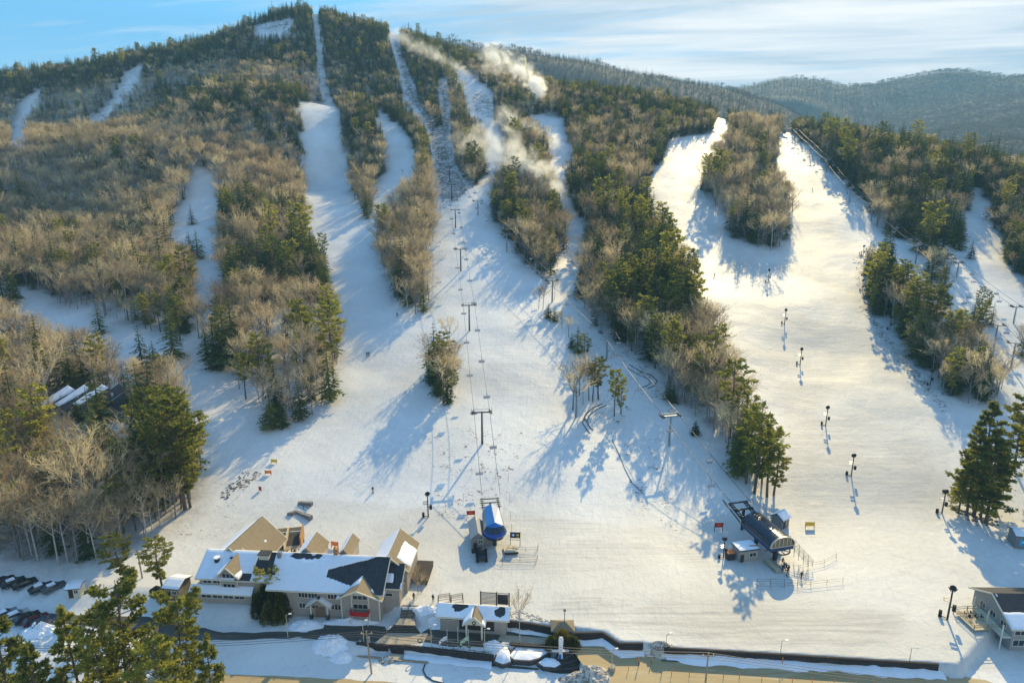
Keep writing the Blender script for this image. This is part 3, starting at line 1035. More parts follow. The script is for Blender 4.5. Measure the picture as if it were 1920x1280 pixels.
HFIT = tps_fit(np.array(HC), 0.05)


def hills_z(x, y):
    z = tps_eval(HFIT, x, np.clip(y, 1250, 5000))
    z = z + (value_noise(x, y, 260, 21) - .5) * 34 * sstep(1300, 2200, y) + (value_noise(x, y, 95, 22) - .5) * 9 + (value_noise(x, y, 40, 23) - .5) * 3
    return np.maximum(z, 0) * (1 - sstep(4300, 5400, y)) - 4


HILL = mat('hill_floor', (0.115, 0.10, 0.075), 0.95, 0, 0.35, 0.03)
hy = np.concatenate([np.arange(1250, 4000, 22.0), np.geomspace(4000, 14000, 24)])
HX, HY = fan_grid(hy, 260, 1.15, 300.0)
HZ = hills_z(HX, HY)
hm = fast_mesh('hills', np.stack([HX, HY, HZ], -1).reshape(-1, 3), None, grid_quads(len(hy), 260), [HILL], smooth=True)
tag(link(bpy.data.objects.new('hills', hm)), 'wooded hills fading into haze behind the ski runs', None, None, 'structure')


def plant_hills():
    pts = []
    for y0, y1, st in ((1330, 2300, 9.0), (2300, 3560, 12.5)):
        ys = np.arange(y0, y1, st)
        xs = np.arange(-300, 0.88 * y1, st)
        X, Y = np.meshgrid(xs, ys)
        X = X.ravel() + rng.uniform(-.5, .5, X.size) * st
        Y = Y.ravel() + rng.uniform(-.5, .5, Y.size) * st
        pts.append(np.stack([X, Y], 1))
    P = np.concatenate(pts)
    Z = hills_z(P[:, 0], P[:, 1])
    px, py, f = project(P[:, 0], P[:, 1], Z)
    k = (px > 760) & (px < 2060) & (py < 330) & (py > 40)
    # only what rises above the near ridge
    rid = np.interp(px, [760, 850, 1000, 1130, 1250, 1340, 1480, 1600, 1750, 1920, 2060], [90, 118, 160, 170, 195, 228, 268, 285, 305, 330, 340])
    k &= py < rid + 14
    P, Z, px, py = P[k], Z[k], px[k], py[k]
    # drop what the hills themselves hide
    vis = np.ones(len(P), bool)
    d = np.stack([P[:, 0], P[:, 1], Z + 9 - CAM_H], 1)
    for s in np.linspace(0.62, 0.985, 26):
        yy = d[:, 1] * s
        g = hills_z(d[:, 0] * s, yy)
        vis &= ~((yy > 1330) & (g > CAM_H + d[:, 2] * s + 4))
    P, Z, px, py = P[vis], Z[vis], px[vis], py[vis]
    con = np.where(px < 1600, 0.86, 0.5)
    con = np.where((px > 1640) & (py > 205), 0.22, con)
    con = np.clip(con + (value_noise(P[:, 0], P[:, 1], 130, 31) - .5) * 0.7, 0.05, 1)
    is_con = rng.random(len(P)) < con
    h = np.where(is_con, 12.5, 12.0) * np.exp(rng.normal(0, .22, len(P))) * np.where(P[:, 1] > 2300, 1.18, 1.0)
    wd = np.where(is_con, h * 1.15, h * 1.35)
    rots = np.stack([np.zeros(len(P)), np.zeros(len(P)), rng.uniform(0, 6.28, len(P))], 1)
    print('hill trees', len(P))
    scatter_object('hill_forest', np.stack([P[:, 0], P[:, 1], Z - 0.6], 1), rots, np.stack([wd, wd, h], 1), np.where(is_con, 0, 1), [FAR_SPRUCE, FAR_BARE],
                   'mixed forest covering the hazy hills beyond the ridge', 'forest')


plant_hills()

# ------------------------------------------------------------------ the near woods: the largest 300 of each kind are trees of their own, the rest is forest
def wood_place(px, py):
    """what part of the mountain a tree stands on, in words"""
    for P, s in ((C1, 'in the clump beside the far chairlift'), (C2, 'in the small stand inside the upper bend run'), (C3, 'beside the run under the far lift line'), (T9, 'on the wooded island between wide run and lift line'), (GROVE, 'in the open grove beside the lower run')):
        if in_poly(P, np.array([px]), np.array([py]))[0]:
            return s
    if px < 660:
        if py > 840: return 'in the woods above the car park'
        if py > 640: return 'round the row of condos'
        if py > 500: return 'in the woods above the condos'
        return 'on the long wooded shelf below the mountain'
    if px < 830: return 'on the wooded strip left of the middle chairlift' if False else 'on the curved wooded strip beside the middle chairlift'
    if px < 1090: return 'on the wooded wedge under the snowmaking plumes'
    if px < 1480: 
        if py > 640: return 'along the lower edge of the central woods'
        if px > 1305 and py < 480: return 'on the wooded island between the two sunny runs'
        return 'in the central woods'
    return 'on the wooded ridge behind the wide sunny run'


NTH = ['nearest', 'second', 'third', 'fourth', 'fifth', 'sixth', 'seveNTH', 'eighth', 'niNTH', 'teNTH', 'eleveNTH', 'twelfth', 'thirteeNTH', 'fourteeNTH', 'fifteeNTH', 'sixteeNTH', 'seventeeNTH', 'eighteeNTH', 'nineteeNTH', 'twentieth']
NTH += ['twenty-' + w for w in ['first'] + NTH[1:9]] + ['thirtieth'] + ['thirty-' + w for w in ['first'] + NTH[1:9]] + ['fortieth'] + ['forty-' + w for w in ['first'] + NTH[1:9]]


def plant_near():
    hp = TH / TF
    chosen = np.zeros(len(TP), bool)
    kind = np.where(TC, 0, 2)
    pine = TC & (rng.random(len(TP)) < np.where(TPY > 560, 0.33, 0.10))
    kind[pine] = 1
    names = ['spruce_tree', 'pine_tree', 'bare_tree']
    words_ = ['dark green spruce', 'bushy green pine', 'leafless grey hardwood']
    spots = [(30, 1050, 'end of the upper car row'), (140, 1060, 'parking booth'), (235, 1031, 'leaning pine'), (345, 950, 'corner pines beside the sunny run'), (386, 870, 'bend of the woods edge below the condos'), (117, 790, 'first condo'), (245, 790, 'last condo'),
             (278, 810, 'steep roofed house'), (140, 868, 'hidden cabin'), (38, 632, 'white roofed house'), (110, 610, 'open clearing above the condos'), (268, 692, 'pair of spruces in the clearing'), (330, 640, 'mouth of the narrow run'), (425, 690, 'spruce group on the narrow run'),
             (370, 500, 'lower conifer on the narrow run'), (360, 400, 'upper conifer on the narrow run'), (462, 748, 'lone clear trunked pine'), (520, 800, 'bushy spruces under the grove'), (568, 800, 'lower corner of the grove'), (640, 690, 'sunny edge of the grove'), (622, 560, 'wood edge above the grove'),
             (590, 440, 'edge of the long shaded run'), (480, 600, 'snowy gap above the grove'), (690, 412, 'point where the two shaded runs meet'), (788, 585, 'lower tip of the curved strip'), (710, 500, 'shaded side of the curved strip'), (812, 480, 'lift side of the curved strip'), (755, 360, 'shoulder of the curved strip'),
             (885, 350, 'tip of the strip between lift and gun run'), (935, 430, 'bend in the gun run'), (1030, 518, 'lower point of the wedge'), (1072, 470, 'plume side of the wedge'), (960, 460, 'rocky lift edge of the wedge'), (1075, 540, 'upper bend of the barrel lift'), (1120, 620, 'lift tower by the central woods'),
             (1190, 665, 'pipe loop under the barrel lift'), (1245, 740, 'two dark spruces above the pipe loop'), (1330, 810, 'shaded hollow above the barrel terminal'), (1400, 910, 'tall pines at the woods tip'), (1460, 860, 'sunny side of the woods tip'), (1400, 740, 'run edge above the woods tip'),
             (1350, 600, 'bulge of the central woods'), (1310, 500, 'narrowest part of the bowl run'), (1220, 345, 'snow rollers of the bowl run'), (1100, 430, 'upper plume run'), (1180, 540, 'heart of the central woods'), (1440, 470, 'blunt tip of the sunny island'), (1335, 390, 'bowl side of the sunny island'),
             (1495, 400, 'wide run side of the sunny island'), (1620, 470, 'top corner of the long island'), (1617, 550, 'bent edge of the long island'), (1690, 640, 'middle of the long island'), (1765, 750, 'lower left point of the long island' if False else 'lower snowy point of the long island'), (1890, 710, 'lift end of the long island'),
             (1800, 610, 'lift line crossing the long island'), (1750, 540, 'foot of the far clump'), (1835, 600, 'small round clump'), (1905, 660, 'last clump under the lift'), (1650, 430, 'far lift tower row'), (1840, 500, 'bend of the upper side run'), (1820, 360, 'top of the upper side run')]
    onscreen = (TPX > -10) & (TPX < 1930) & (TPY > 0) & (TPY < 1290)
    for k, want in ((0, 260), (1, 200), (2, 290)):
        idx = np.nonzero((kind == k) & onscreen)[0]
        idx = idx[np.argsort(-hp[idx])][:want]
        chosen[idx] = True
        if k == 2:
            birch = rng.random(len(TP)) < 0.18
        near = np.array([[math.hypot(TPX[i] - s[0], TPY[i] - s[1]) for s in spots] for i in idx])
        own = near.argmin(1)
        rank = np.zeros(len(idx), int)
        for s_ in range(len(spots)):
            for b_ in ((0, 1) if k == 2 else (0,)):
                m = np.nonzero((own == s_) & ((birch[idx] == bool(b_)) if k == 2 else True))[0]
                rank[m[np.argsort(near[m, s_])]] = np.arange(len(m))
        for n_, i in enumerate(idx):
            var = KINDS[names[k]]
            vi = int(rng.integers(len(var))) if k != 2 else (4 if birch[i] else int(rng.integers(4)))
            j, cm, tm = var[vi]
            hgt = TH[i] * (1.12 if k == 1 else 1.0)
            wid = hgt * (rng.uniform(0.95, 1.25) if k != 2 else rng.uniform(0.9, 1.25))
            place = wood_place(TPX[i], TPY[i])
            w = words_[k] if not (k == 2 and vi == 4) else 'pale barked leafless birch'
            lab, grp = '%s %s%s' % (w, {0: 'nearest the '}.get(int(rank[n_]), NTH[min(int(rank[n_]), len(NTH) - 1)] + ' from the '), spots[int(own[n_])][2]), '%s %s' % (w.split()[-1] + 's', place)
            rz = rng.uniform(0, 6.28)
            if n_ < 90:
                o = thing(names[k], lab, 'tree', (TP[i, 0], TP[i, 1], TZ[i] - 0.15), rz, grp)
                o.scale = (wid, wid, hgt)
                part('trunk', tm, o)
                part('crown', cm, o)
            else:
                o = bpy.data.objects.new(names[k], j)
                link(o)
                o.location = (TP[i, 0], TP[i, 1], TZ[i] - 0.15)
                o.rotation_euler = (0, 0, rz)
                o.scale = (wid, wid, hgt)
                tag(o, lab, 'tree', grp)
    rest = ~chosen
    for nm, kk, lab in (('conifer_forest', (0, 1), 'dense spruce and pine forest on the mountainside'), ('hardwood_forest', (2,), 'leafless hardwood forest on the mountainside')):
        sel = np.nonzero(rest & np.isin(kind, kk))[0]
        protos, ix = [], np.zeros(len(sel), int)
        for k in kk:
            m = kind[sel] == k
            nv = len(KINDS[names[k]])
            ix[m] = len(protos) + rng.integers(0, nv, m.sum())
            protos += [v[0] for v in KINDS[names[k]]]
        h = TH[sel]
        w = h * rng.uniform(0.95, 1.3, len(sel))
        rots = np.stack([rng.normal(0, .03, len(sel)), rng.normal(0, .03, len(sel)), rng.uniform(0, 6.28, len(sel))], 1)
        scatter_object(nm, np.stack([TP[sel, 0], TP[sel, 1], TZ[sel] - 0.2], 1), rots, np.stack([w, w, h], 1), ix, protos, lab)


plant_near()


# ------------------------------------------------------------------ colours of built things
M_SIDING = mat('taupe_siding', (0.36, 0.31, 0.26), 0.8, 0, 0.08, 1.5)
M_TAN = mat('tan_shingle', (0.27, 0.205, 0.12), 0.9, 0, 0.12, 1.3)
M_DARKROOF = mat('charcoal_shingle', (0.045, 0.045, 0.048), 0.9, 0, 0.3, 1.4)
M_TRIM = mat('cream_trim', (0.70, 0.63, 0.48), 0.6)
M_WHITE = mat('white_paint', (0.78, 0.78, 0.76), 0.5)
M_GLASS = mat('dark_glass', (0.025, 0.03, 0.038), 0.08, 0, spec=0.6)
M_DOOR = mat('door_brown', (0.20, 0.13, 0.08), 0.6)
M_RED = mat('red_cloth', (0.42, 0.015, 0.02), 0.7)
M_ORANGE = mat('orange_cloth', (0.80, 0.22, 0.05), 0.7)
M_YELLOW = mat('yellow_cloth', (0.75, 0.48, 0.05), 0.7)
M_WOOD = mat('weathered_wood', (0.34, 0.27, 0.18), 0.85, 0, 0.25, 2.0)
M_PALEWOOD = mat('pale_wood', (0.60, 0.50, 0.33), 0.8, 0, 0.15, 2.0)
M_REDWOOD = mat('orange_brown_wood', (0.40, 0.20, 0.07), 0.8, 0, 0.2, 2.0)
M_DARKWOOD = mat('dark_timber', (0.045, 0.033, 0.027), 0.85, 0, 0.35, 2.0)
M_STEEL = mat('galvanised_steel', (0.30, 0.31, 0.32), 0.45, 0.6)
M_DARKSTEEL = mat('dark_steel', (0.035, 0.037, 0.04), 0.5, 0.3)
M_BLACK = mat('black_rubber', (0.012, 0.012, 0.013), 0.7)
M_BLUE = mat('blue_shell', (0.012, 0.14, 0.42), 0.30, 0.0, spec=0.6)
M_BLUEDARK = mat('deep_blue_shell', (0.010, 0.060, 0.30), 0.3, 0.0, spec=0.6)
M_NAVY = mat('navy_band', (0.02, 0.055, 0.13), 0.35, 0.2)
M_BARREL = mat('smoked_panel', (0.030, 0.030, 0.034), 0.25, 0.3, spec=0.6)
M_SILVERROOF = mat('silver_roof', (0.42, 0.42, 0.41), 0.4, 0.6)
M_GREYWOOD = mat('grey_boards', (0.22, 0.21, 0.20), 0.85, 0, 0.25, 2.5)
M_CONCRETE = mat('concrete', (0.42, 0.35, 0.25), 0.9, 0, 0.12, 0.8)
M_STONE = mat('dark_stone', (0.07, 0.06, 0.055), 0.9, 0, 0.4, 1.5)
M_ROCK = mat('grey_rock', (0.17, 0.15, 0.13), 0.9, 0, 0.4, 1.2)
M_ROPE = mat('steel_rope', (0.10, 0.10, 0.11), 0.5, 0.5)
M_LAMP = mat('lamp_glass', (0.75, 0.74, 0.70), 0.3)
M_TURQ = mat('turquoise_panel', (0.05, 0.35, 0.50), 0.4)
M_CREAM = mat('cream_siding', (0.62, 0.55, 0.42), 0.8, 0, 0.06, 1.0)


def surface_mat(name, a, b, c, s1, s2, t1=(0.42, 0.6), t2=(0.55, 0.68), stretch=(0.25, 1, 1)):
    """ground cover: two tones with patches of a third (snow, ice or sand), drawn out along the traffic"""
    m = bpy.data.materials.new(name)
    m.use_nodes = True
    t = NT(m.node_tree)
    bs = t.n['Principled BSDF']
    geo = t.add('ShaderNodeNewGeometry')
    mp = t.add('ShaderNodeMapping', {'Vector': geo.outputs['Position'], 'Scale': stretch})
    n1 = t.noise(mp.outputs[0], s1, 5, 0.6, 0.5)
    n2 = t.noise(mp.outputs[0], s2, 7, 0.68, 0.4)
    n3 = t.noise(geo.outputs['Position'], 3.0, 5, 0.7)
    col = t.mix(t.ramp(n1, [(t1[0], 0.0), (t1[1], 1.0)]), a, b)
    col = t.mix(t.math('MULTIPLY', t.ramp(n2, [(t2[0], 0.0), (t2[1], 1.0)]), 0.9), col, c)
    col = t.mix(t.math('MULTIPLY', n3, 0.25), col, tuple(x * 0.6 for x in a))
    t.l.new(col, bs.inputs['Base Color'])
    bs.inputs['Roughness'].default_value = 0.7
    bp = t.add('ShaderNodeBump', {'Height': t.math('ADD', n2, t.math('MULTIPLY', n3, 0.4)), 'Strength': 0.4, 'Distance': 0.15})
    t.l.new(bp.outputs[0], bs.inputs['Normal'])
    return m


M_ASPHALT = surface_mat('wet_asphalt', (0.060, 0.056, 0.044), (0.10, 0.090, 0.066), (0.42, 0.42, 0.42), 0.25, 0.5, t2=(0.58, 0.74))
M_SAND = surface_mat('sanded_lot', (0.46, 0.335, 0.165), (0.38, 0.27, 0.12), (0.60, 0.50, 0.33), 0.10, 0.22, t2=(0.56, 0.75))
M_DIRTYSNOW = surface_mat('dirty_snow', (0.66, 0.63, 0.57), (0.48, 0.43, 0.36), (0.14, 0.11, 0.08), 0.6, 1.5, t2=(0.46, 0.58), stretch=(1, 1, 1))


def ground_sheet(name, outline, z, m, label, lift=0.02, wobble=0.0):
    """flat sheet on a level: pixel outline at height z"""
    P = [at_z(px, py, z + lift) for px, py in outline]
    pts = []
    for i in range(len(P)):
        a, b = np.array(P[i]), np.array(P[(i + 1) % len(P)])
        n = max(1, int(np.linalg.norm(b - a) / 1.5))
        for k in range(n):
            p = a + (b - a) * k / n
            if wobble:
                p = p + np.array([value_noise(p[0] * 1.0, p[1] * 1.0, 3.1, 41) - .5, value_noise(p[0], p[1], 2.3, 42) - .5, 0]) * wobble * 2
            pts.append((float(p[0]), float(p[1]), float(z + lift)))
    me = mesh_from(name, pts, [tuple(range(len(pts)))], [m])
    if me.polygons[0].normal.z < 0:
        me.flip_normals()
    return tag(link(bpy.data.objects.new(name, me)), label, None, None, 'structure')


ZL, ZR = LEVEL_DROP, LEVEL_ROAD
ground_sheet('driveway', [(-60, 1112), (60, 1108), (190, 1126), (300, 1160), (420, 1184), (556, 1184), (610, 1168), (650, 1168), (722, 1172), (726, 1186), (700, 1207), (668, 1203), (560, 1195), (420, 1198), (330, 1200), (200, 1180), (110, 1166), (-60, 1166)],
             ZL, M_ASPHALT, 'dark wet driveway in front of the lodge', 0.02, 0.35)
ground_sheet('driveway', [(786, 1186), (815, 1172), (860, 1176), (950, 1182), (1000, 1180), (1070, 1190), (1075, 1198), (955, 1190), (928, 1212), (850, 1211), (795, 1204)], ZL, M_ASPHALT, 'dark wet driveway in front of the ticket building', 0.02, 0.3)
ground_sheet('parking_lot', [(1064, 1201), (1120, 1204), (1150, 1212), (1178, 1214), (1240, 1222), (1330, 1226), (1752, 1256), (1800, 1266), (1850, 1276), (1900, 1300), (1960, 1420), (1000, 1420), (1085, 1290), (1105, 1262), (1078, 1226)],
             ZL, M_SAND, 'sanded tan car park below the slope', 0.02, 0.5)
ground_sheet('walkway', [(939, 1189), (1038, 1196), (1034, 1206), (1000, 1206), (932, 1201)], ZL, M_CONCRETE, 'tan concrete walkway beside the terrace', 0.04)
ground_sheet('plaza', [(703, 1207), (727, 1185), (788, 1186), (803, 1186), (794, 1204), (762, 1207)], ZL, M_CONCRETE, 'tan concrete plaza at the foot of the stairs', 0.05)
ground_sheet('road', [(250, 1256), (430, 1263), (640, 1272), (870, 1287), (900, 1420), (100, 1420)], ZR, M_SAND, 'sanded road at the foot of the snow field', 0.03, 0.3)
ground_sheet('footpath', [(735, 1224), (757, 1226), (752, 1238), (722, 1234)], ZR + .35, M_CONCRETE, 'tan landing below the lower stairs', 0.02)
ground_sheet('lower_lane', [(757, 1229), (800, 1231), (930, 1243), (1010, 1252), (1010, 1256), (920, 1248), (795, 1238)], ZR, M_ASPHALT, 'dark lane under the retaining wall', 0.02, 0.2)
ground_sheet('kerb', [(1240, 1236), (1500, 1250), (1745, 1266), (1745, 1268), (1500, 1252.4), (1240, 1238)], ZL + 0.12, M_STONE, 'dark kerb line across the sanded car park', 0.0)


# ------------------------------------------------------------------ building kit (local frames: x along the ridge, y back, z up)
class Frame:
    def __init__(s, origin, ang):
        s.o = Vector(origin)
        s.a = ang
        s.c, s.s = math.cos(ang), math.sin(ang)

    def loc(s, px, py, z):
        """pixel at absolute height z -> local x, y, z"""
        p = Vector(at_z(px, py, z)) - s.o
        return (p.x * s.c + p.y * s.s, -p.x * s.s + p.y * s.c, p.z)


def gable_box(root, x0, x1, y0, y1, z0, ze, zr, axis='x', over=0.6, wall=None, roof=None, thick=0.22, yr=None, prow=0.0, trim=True, wall_name='wall', roof_name='roof'):
    """walls under a gable roof; axis = direction of the ridge. Returns roof quads (front/left, back/right) for snow"""
    wall, roof = wall or M_SIDING, roof or M_DARKROOF
    mb = MB()
    if axis == 'x':
        c = (y0 + y1) / 2 if yr is None else yr
        zt = zr - 0.12
        prof = [(y0, z0), (y1, z0), (y1, ze - 0.05), (c, zt), (y0, ze - 0.05)]
        vs = [(x0, y, z) for y, z in prof] + [(x1, y, z) for y, z in prof]
    else:
        c = (x0 + x1) / 2 if yr is None else yr
        zt = zr - 0.12
        prof = [(x0, z0), (x1, z0), (x1, ze - 0.05), (c, zt), (x0, ze - 0.05)]
        vs = [(x, y0, z) for x, z in prof] + [(x, y1, z) for x, z in prof]
    n = 5
    mb.add(vs, [(0, 1, 2, 3, 4), (9, 8, 7, 6, 5)] + [(i, (i + 1) % n, n + (i + 1) % n, n + i) for i in range(n)])
    part(wall_name, mb.mesh(wall_name, wall), root)
    r = MB()
    quads = []
    if axis == 'x':
        s1 = (zr - ze) / (c - y0)
        s2 = (zr - ze) / (y1 - c)
        qa = [(x0 - over, y0 - over, ze - s1 * over + thick), (x1 + over, y0 - over, ze - s1 * over + thick), (x1 + over, c, zr + thick), (x0 - over, c, zr + thick)]
        qb = [(x1 + over, y1 + over, ze - s2 * over + thick), (x0 - over, y1 + over, ze - s2 * over + thick), (x0 - over, c, zr + thick), (x1 + over, c, zr + thick)]
    else:
        s1 = (zr - ze) / (c - x0)
        s2 = (zr - ze) / (x1 - c)
        qa = [(x0 - over, y1 + over, ze - s1 * over + thick), (x0 - over, y0 - over, ze - s1 * over + thick), (c, y0 - over - prow, zr + thick), (c, y1 + over, zr + thick)]
        qb = [(x1 + over, y0 - over, ze - s2 * over + thick), (x1 + over, y1 + over, ze - s2 * over + thick), (c, y1 + over, zr + thick), (c, y0 - over - prow, zr + thick)]
    for q in (qa, qb):
        r.slab(q, thick)
        quads.append([Vector(p) for p in q])
    ro = part(roof_name, r.mesh(roof_name, roof), root)
    if trim:
        t = MB()
        for q in quads:
            a, b, c_, d = q
            off = Vector((0, 0, -thick * 0.6))
            t.bar(a + off, b + off, 0.14, 0.26)
            t.bar(b + off, c_ + off, 0.14, 0.26)
            t.bar(d + off, a + off, 0.14, 0.26)
        part('fascia', t.mesh('fascia', M_TRIM), root)
    return quads


def snow_sheet(parent, quad, keep, seed, thick=0.16, res=0.35, name='roof_snow', m=None, amp=0.5):
    """snow lying on a roof quad (a,b eave, c,d ridge): keep(s,t) in 0..1 says where it stays; ragged edge from noise"""
    a, b, c, d = [Vector(p) for p in quad]
    nu = max(4, int((b - a).length / res))
    nv = max(4, int((d - a).length / res))
    nrm = (b - a).cross(d - a).normalized()
    if nrm.z < 0:
        nrm = -nrm
    S, T = np.meshgrid(np.linspace(0.0, 1.0, nu + 1), np.linspace(0.0, 1.0, nv + 1), indexing='ij')
    lu, lv = (b - a).length, (d - a).length
    nz = (value_noise(S * lu + seed * 17, T * lv, 1.6, seed) - .5) * 0.8 + (value_noise(S * lu + seed * 9, T * lv, 0.6, seed + 1) - .5) * 0.45
    V = keep(S, T) + nz * amp
    h = np.where(V > 0, np.clip(V * 1.6, 0, 1) ** 0.6, np.clip(V * 3.0, -1, 0)) * thick
    edge = np.minimum(np.minimum(S * lu, (1 - S) * lu), np.minimum(T * lv, (1 - T) * lv))
    h = np.where(V > 0, h * np.clip(0.35 + edge / 0.4, 0, 1) + 0.006, h)
    vs, fs = [], []
    idx = -np.ones(S.shape, int)
    def vid(i, j):
        if idx[i, j] < 0:
            s, t = S[i, j], T[i, j]
            p = a * (1 - s) * (1 - t) + b * s * (1 - t) + c * s * t + d * (1 - s) * t
            idx[i, j] = len(vs)
            vs.append(p + nrm * float(h[i, j]))
        return int(idx[i, j])
    for i in range(nu):
        for j in range(nv):
            if max(V[i, j], V[i + 1, j], V[i, j + 1], V[i + 1, j + 1]) > 0:
                fs.append((vid(i, j), vid(i + 1, j), vid(i + 1, j + 1), vid(i, j + 1)))
    if not fs:
        return None
    me = mesh_from(name, vs, fs, [m or ROOF_SNOW], smooth=True)
    if me.polygons[0].normal.dot(nrm) < 0:
        me.flip_normals()
    return part(name, me, parent)


def both(a, b):
    return np.minimum(a, b)


def band(v, lo, hi, soft=0.08):
    return np.clip(np.minimum((v - lo) / soft, (hi - v) / soft), -1, 1)


def window(root, x, y, z, w, h, face='-y', panes=1, rows=1, trim=None):
    """window part with pane sub-parts; face gives the wall it sits in"""
    t = 0.09
    fr = MB()
    ax = {'-y': (1, 0), '+x': (0, 1), '-x': (0, -1), '+y': (-1, 0)}[face]
    out = {'-y': (0, -1), '+x': (1, 0), '-x': (-1, 0), '+y': (0, 1)}[face]
    def bx(m, du, dz, sw, sh, depth, push):
        cx, cy = x + ax[0] * du + out[0] * push, y + ax[1] * du + out[1] * push
        sx, sy = (sw, depth) if ax[0] else (depth, sw)
        m.box(cx, cy, z + dz, sx, sy, sh)
    bx(fr, 0, h / 2 + t / 2, w + 2 * t, t, 0.12, 0.03)
    bx(fr, 0, -h / 2 - t / 2, w + 2 * t, t, 0.14, 0.04)
    bx(fr, -w / 2 - t / 2, 0, t, h, 0.12, 0.03)
    bx(fr, w / 2 + t / 2, 0, t, h, 0.12, 0.03)
    pw = w / panes
    for i in range(1, panes):
        bx(fr, -w / 2 + i * pw, 0, 0.07, h, 0.10, 0.03)
    wo = part('window', fr.mesh('window', trim or M_TRIM), root)
    for i in range(panes):
        pn = MB()
        bx(pn, -w / 2 + (i + .5) * pw, 0, pw - 0.07, h, 0.03, 0.012)
        part('pane', pn.mesh('pane', M_GLASS), wo)
    return wo


def box_part(name, root, m, *boxes):
    mb = MB()
    for b in boxes:
        mb.box(*b)
    return part(name, mb.mesh(name, m), root)


# ------------------------------------------------------------------ the base lodge
def build_lodge():
    A, B = at_z(374, 1029.5, 8.5), at_z(703, 1044.5, 8.5)
    ang = math.atan2(B[1] - A[1], B[0] - A[0])
    O = Vector((A[0], A[1], 0))
    F = Frame(O, ang)
    root = thing('ski_lodge', 'long taupe lodge with snowy gabled roofs and cross gables at the foot of the runs', 'lodge', O, ang)
    X = lambda px, py, z: F.loc(px, py, z)[0]
    Y = lambda px, py, z: F.loc(px, py, z)[1]
    xl, xm, xr, xe = X(366, 1084, 5.4) + .6, X(527, 1037, 8.5), X(703, 1044, 8.5), X(747, 1104, 4.3)
    y_eave_l = Y(400, 1087, 5.4)
    y_eave_c = Y(600, 1112, 4.3)
    base = -2.4
    # long middle range
    qc = gable_box(root, xm, xr + 2.5, y_eave_c + .9, -.85 * (y_eave_c + .9), base, 4.75, 8.5, 'x', 0.8, yr=0.0)
    # left wing, a little further back, with a lean-to in front
    ql = gable_box(root, xl, xm - 0.3, y_eave_l + .7, -.85 * (y_eave_l + .7), base, 5.6, 8.42, 'x', 0.6, yr=0.0)
    y_lean = Y(405, 1113, 2.6)
    lean = [(X(355, 1108, 2.6), y_lean, 2.6), (X(470, 1119, 2.6), y_lean, 2.6), (X(470, 1119, 2.6), y_eave_l + .7, 3.8), (X(355, 1108, 2.6), y_eave_l + .7, 3.8)]
    mb = MB()
    mb.slab(lean, 0.2)
    part('lean_to_roof', mb.mesh('lean_to_roof', M_DARKROOF), root)
    snow_sheet(root, lean, lambda s, t: 0.75 - 1.6 * np.clip(s - .72, 0, 1) * (t > .3), 51)
    x0, x1 = lean[0][0] + .4, lean[1][0] - .4
    box_part('wall', root, M_SIDING, ((x0 + x1) / 2, (y_lean + .6 + y_eave_l + .65) / 2, 0.1, x1 - x0, y_eave_l - y_lean, 4.9))
    mb = MB()
    mb.bar(Vector(lean[0]) + Vector((0, 0, -.1)), Vector(lean[1]) + Vector((0, 0, -.1)), 0.14, 0.28)
    part('fascia', mb.mesh('fascia', M_TRIM), root)
    yw = y_lean + .6 - 0.01
    for i in range(4):
        window(root, x0 + 3.0 + i * 2.35, yw + .03 - .0, 1.65, 2.0, 0.75, panes=2)
    yu = y_eave_l + .7
    for i in range(3):
        window(root, xl + 1.6 + i * 2.1, yu, 4.7, 1.7, 0.85, panes=2)
    # snow on the long roof
    snow_sheet(root, ql[0], lambda s, t: np.where(s < .70, 0.8, -1.0) * np.where((s > .52) & (t < .25), -0.4, 1) - 0.9 * np.exp(-((s - .36) ** 2 / .004 + (t - .75) ** 2 / .02)), 52)
    bare = lambda s, t: 0.75 - 2.6 * sstep(0.0, 0.10, np.minimum(np.minimum(t - (.40 - .85 * (s - .45)), (.60 + .95 * (s - .45)) - t), s - .45)) - 1.2 * np.exp(-((s - .30) ** 2 / .05 + (t - .95) ** 2 / .02))
    snow_sheet(root, qc[0], bare, 53, res=0.25, amp=.9)
    snow_sheet(root, qc[1], lambda s, t: 0.6 + 0 * s, 54)
    snow_sheet(root, ql[1], lambda s, t: 0.6 + 0 * s, 55)
    # dormer on the left wing
    dx = X(431, 1107, 2.8)
    yd = Y(431, 1107, 2.8)
    qd = gable_box(root, dx - 1.75, dx + 1.75, yd, 0.4, 2.6, 6.7, 8.35, 'y', 0.75, roof=M_TAN, wall_name='dormer_wall', roof_name='dormer_roof')
    window(root, dx, yd, 6.05, 2.5, 1.5, panes=3)
    window(root, dx, yd, 3.9, 2.5, 1.1, panes=3)
    snow_sheet(root, qd[0], lambda s, t: 0.8 * band(t, -.1, .45, .2), 56, res=.25)
    snow_sheet(root, qd[1], lambda s, t: 0.7 * band(t, -.1, .25, .15), 57, res=.25)
    box_part('corner_trim', root, M_TRIM, (dx - 1.78, yd - .02, 4.6, .16, .16, 4.0), (dx + 1.78, yd - .02, 4.6, .16, .16, 4.0))
    # cross gable with the balcony
    gx0, gx1 = X(642, 1157, -1.2), X(712.6, 1160, -1.2)
    yg = Y(671, 1158, -1.2)
    qg = gable_box(root, gx0, gx1, yg, -2.6, base, 3.9, 6.25, 'y', 0.8, roof=M_TAN, prow=1.3, wall_name='gable_wall', roof_name='gable_roof')
    gm = (gx0 + gx1) / 2
    snow_sheet(root, qg[0], lambda s, t: 0.9 - 1.5 * sstep(.45, .75, s) * (t > .15), 58, res=.3)
    snow_sheet(root, qg[1], lambda s, t: 0.9 * both(band(s, .25, 1.2, .25), band(t, -.2, .55, .2)), 59, res=.3)
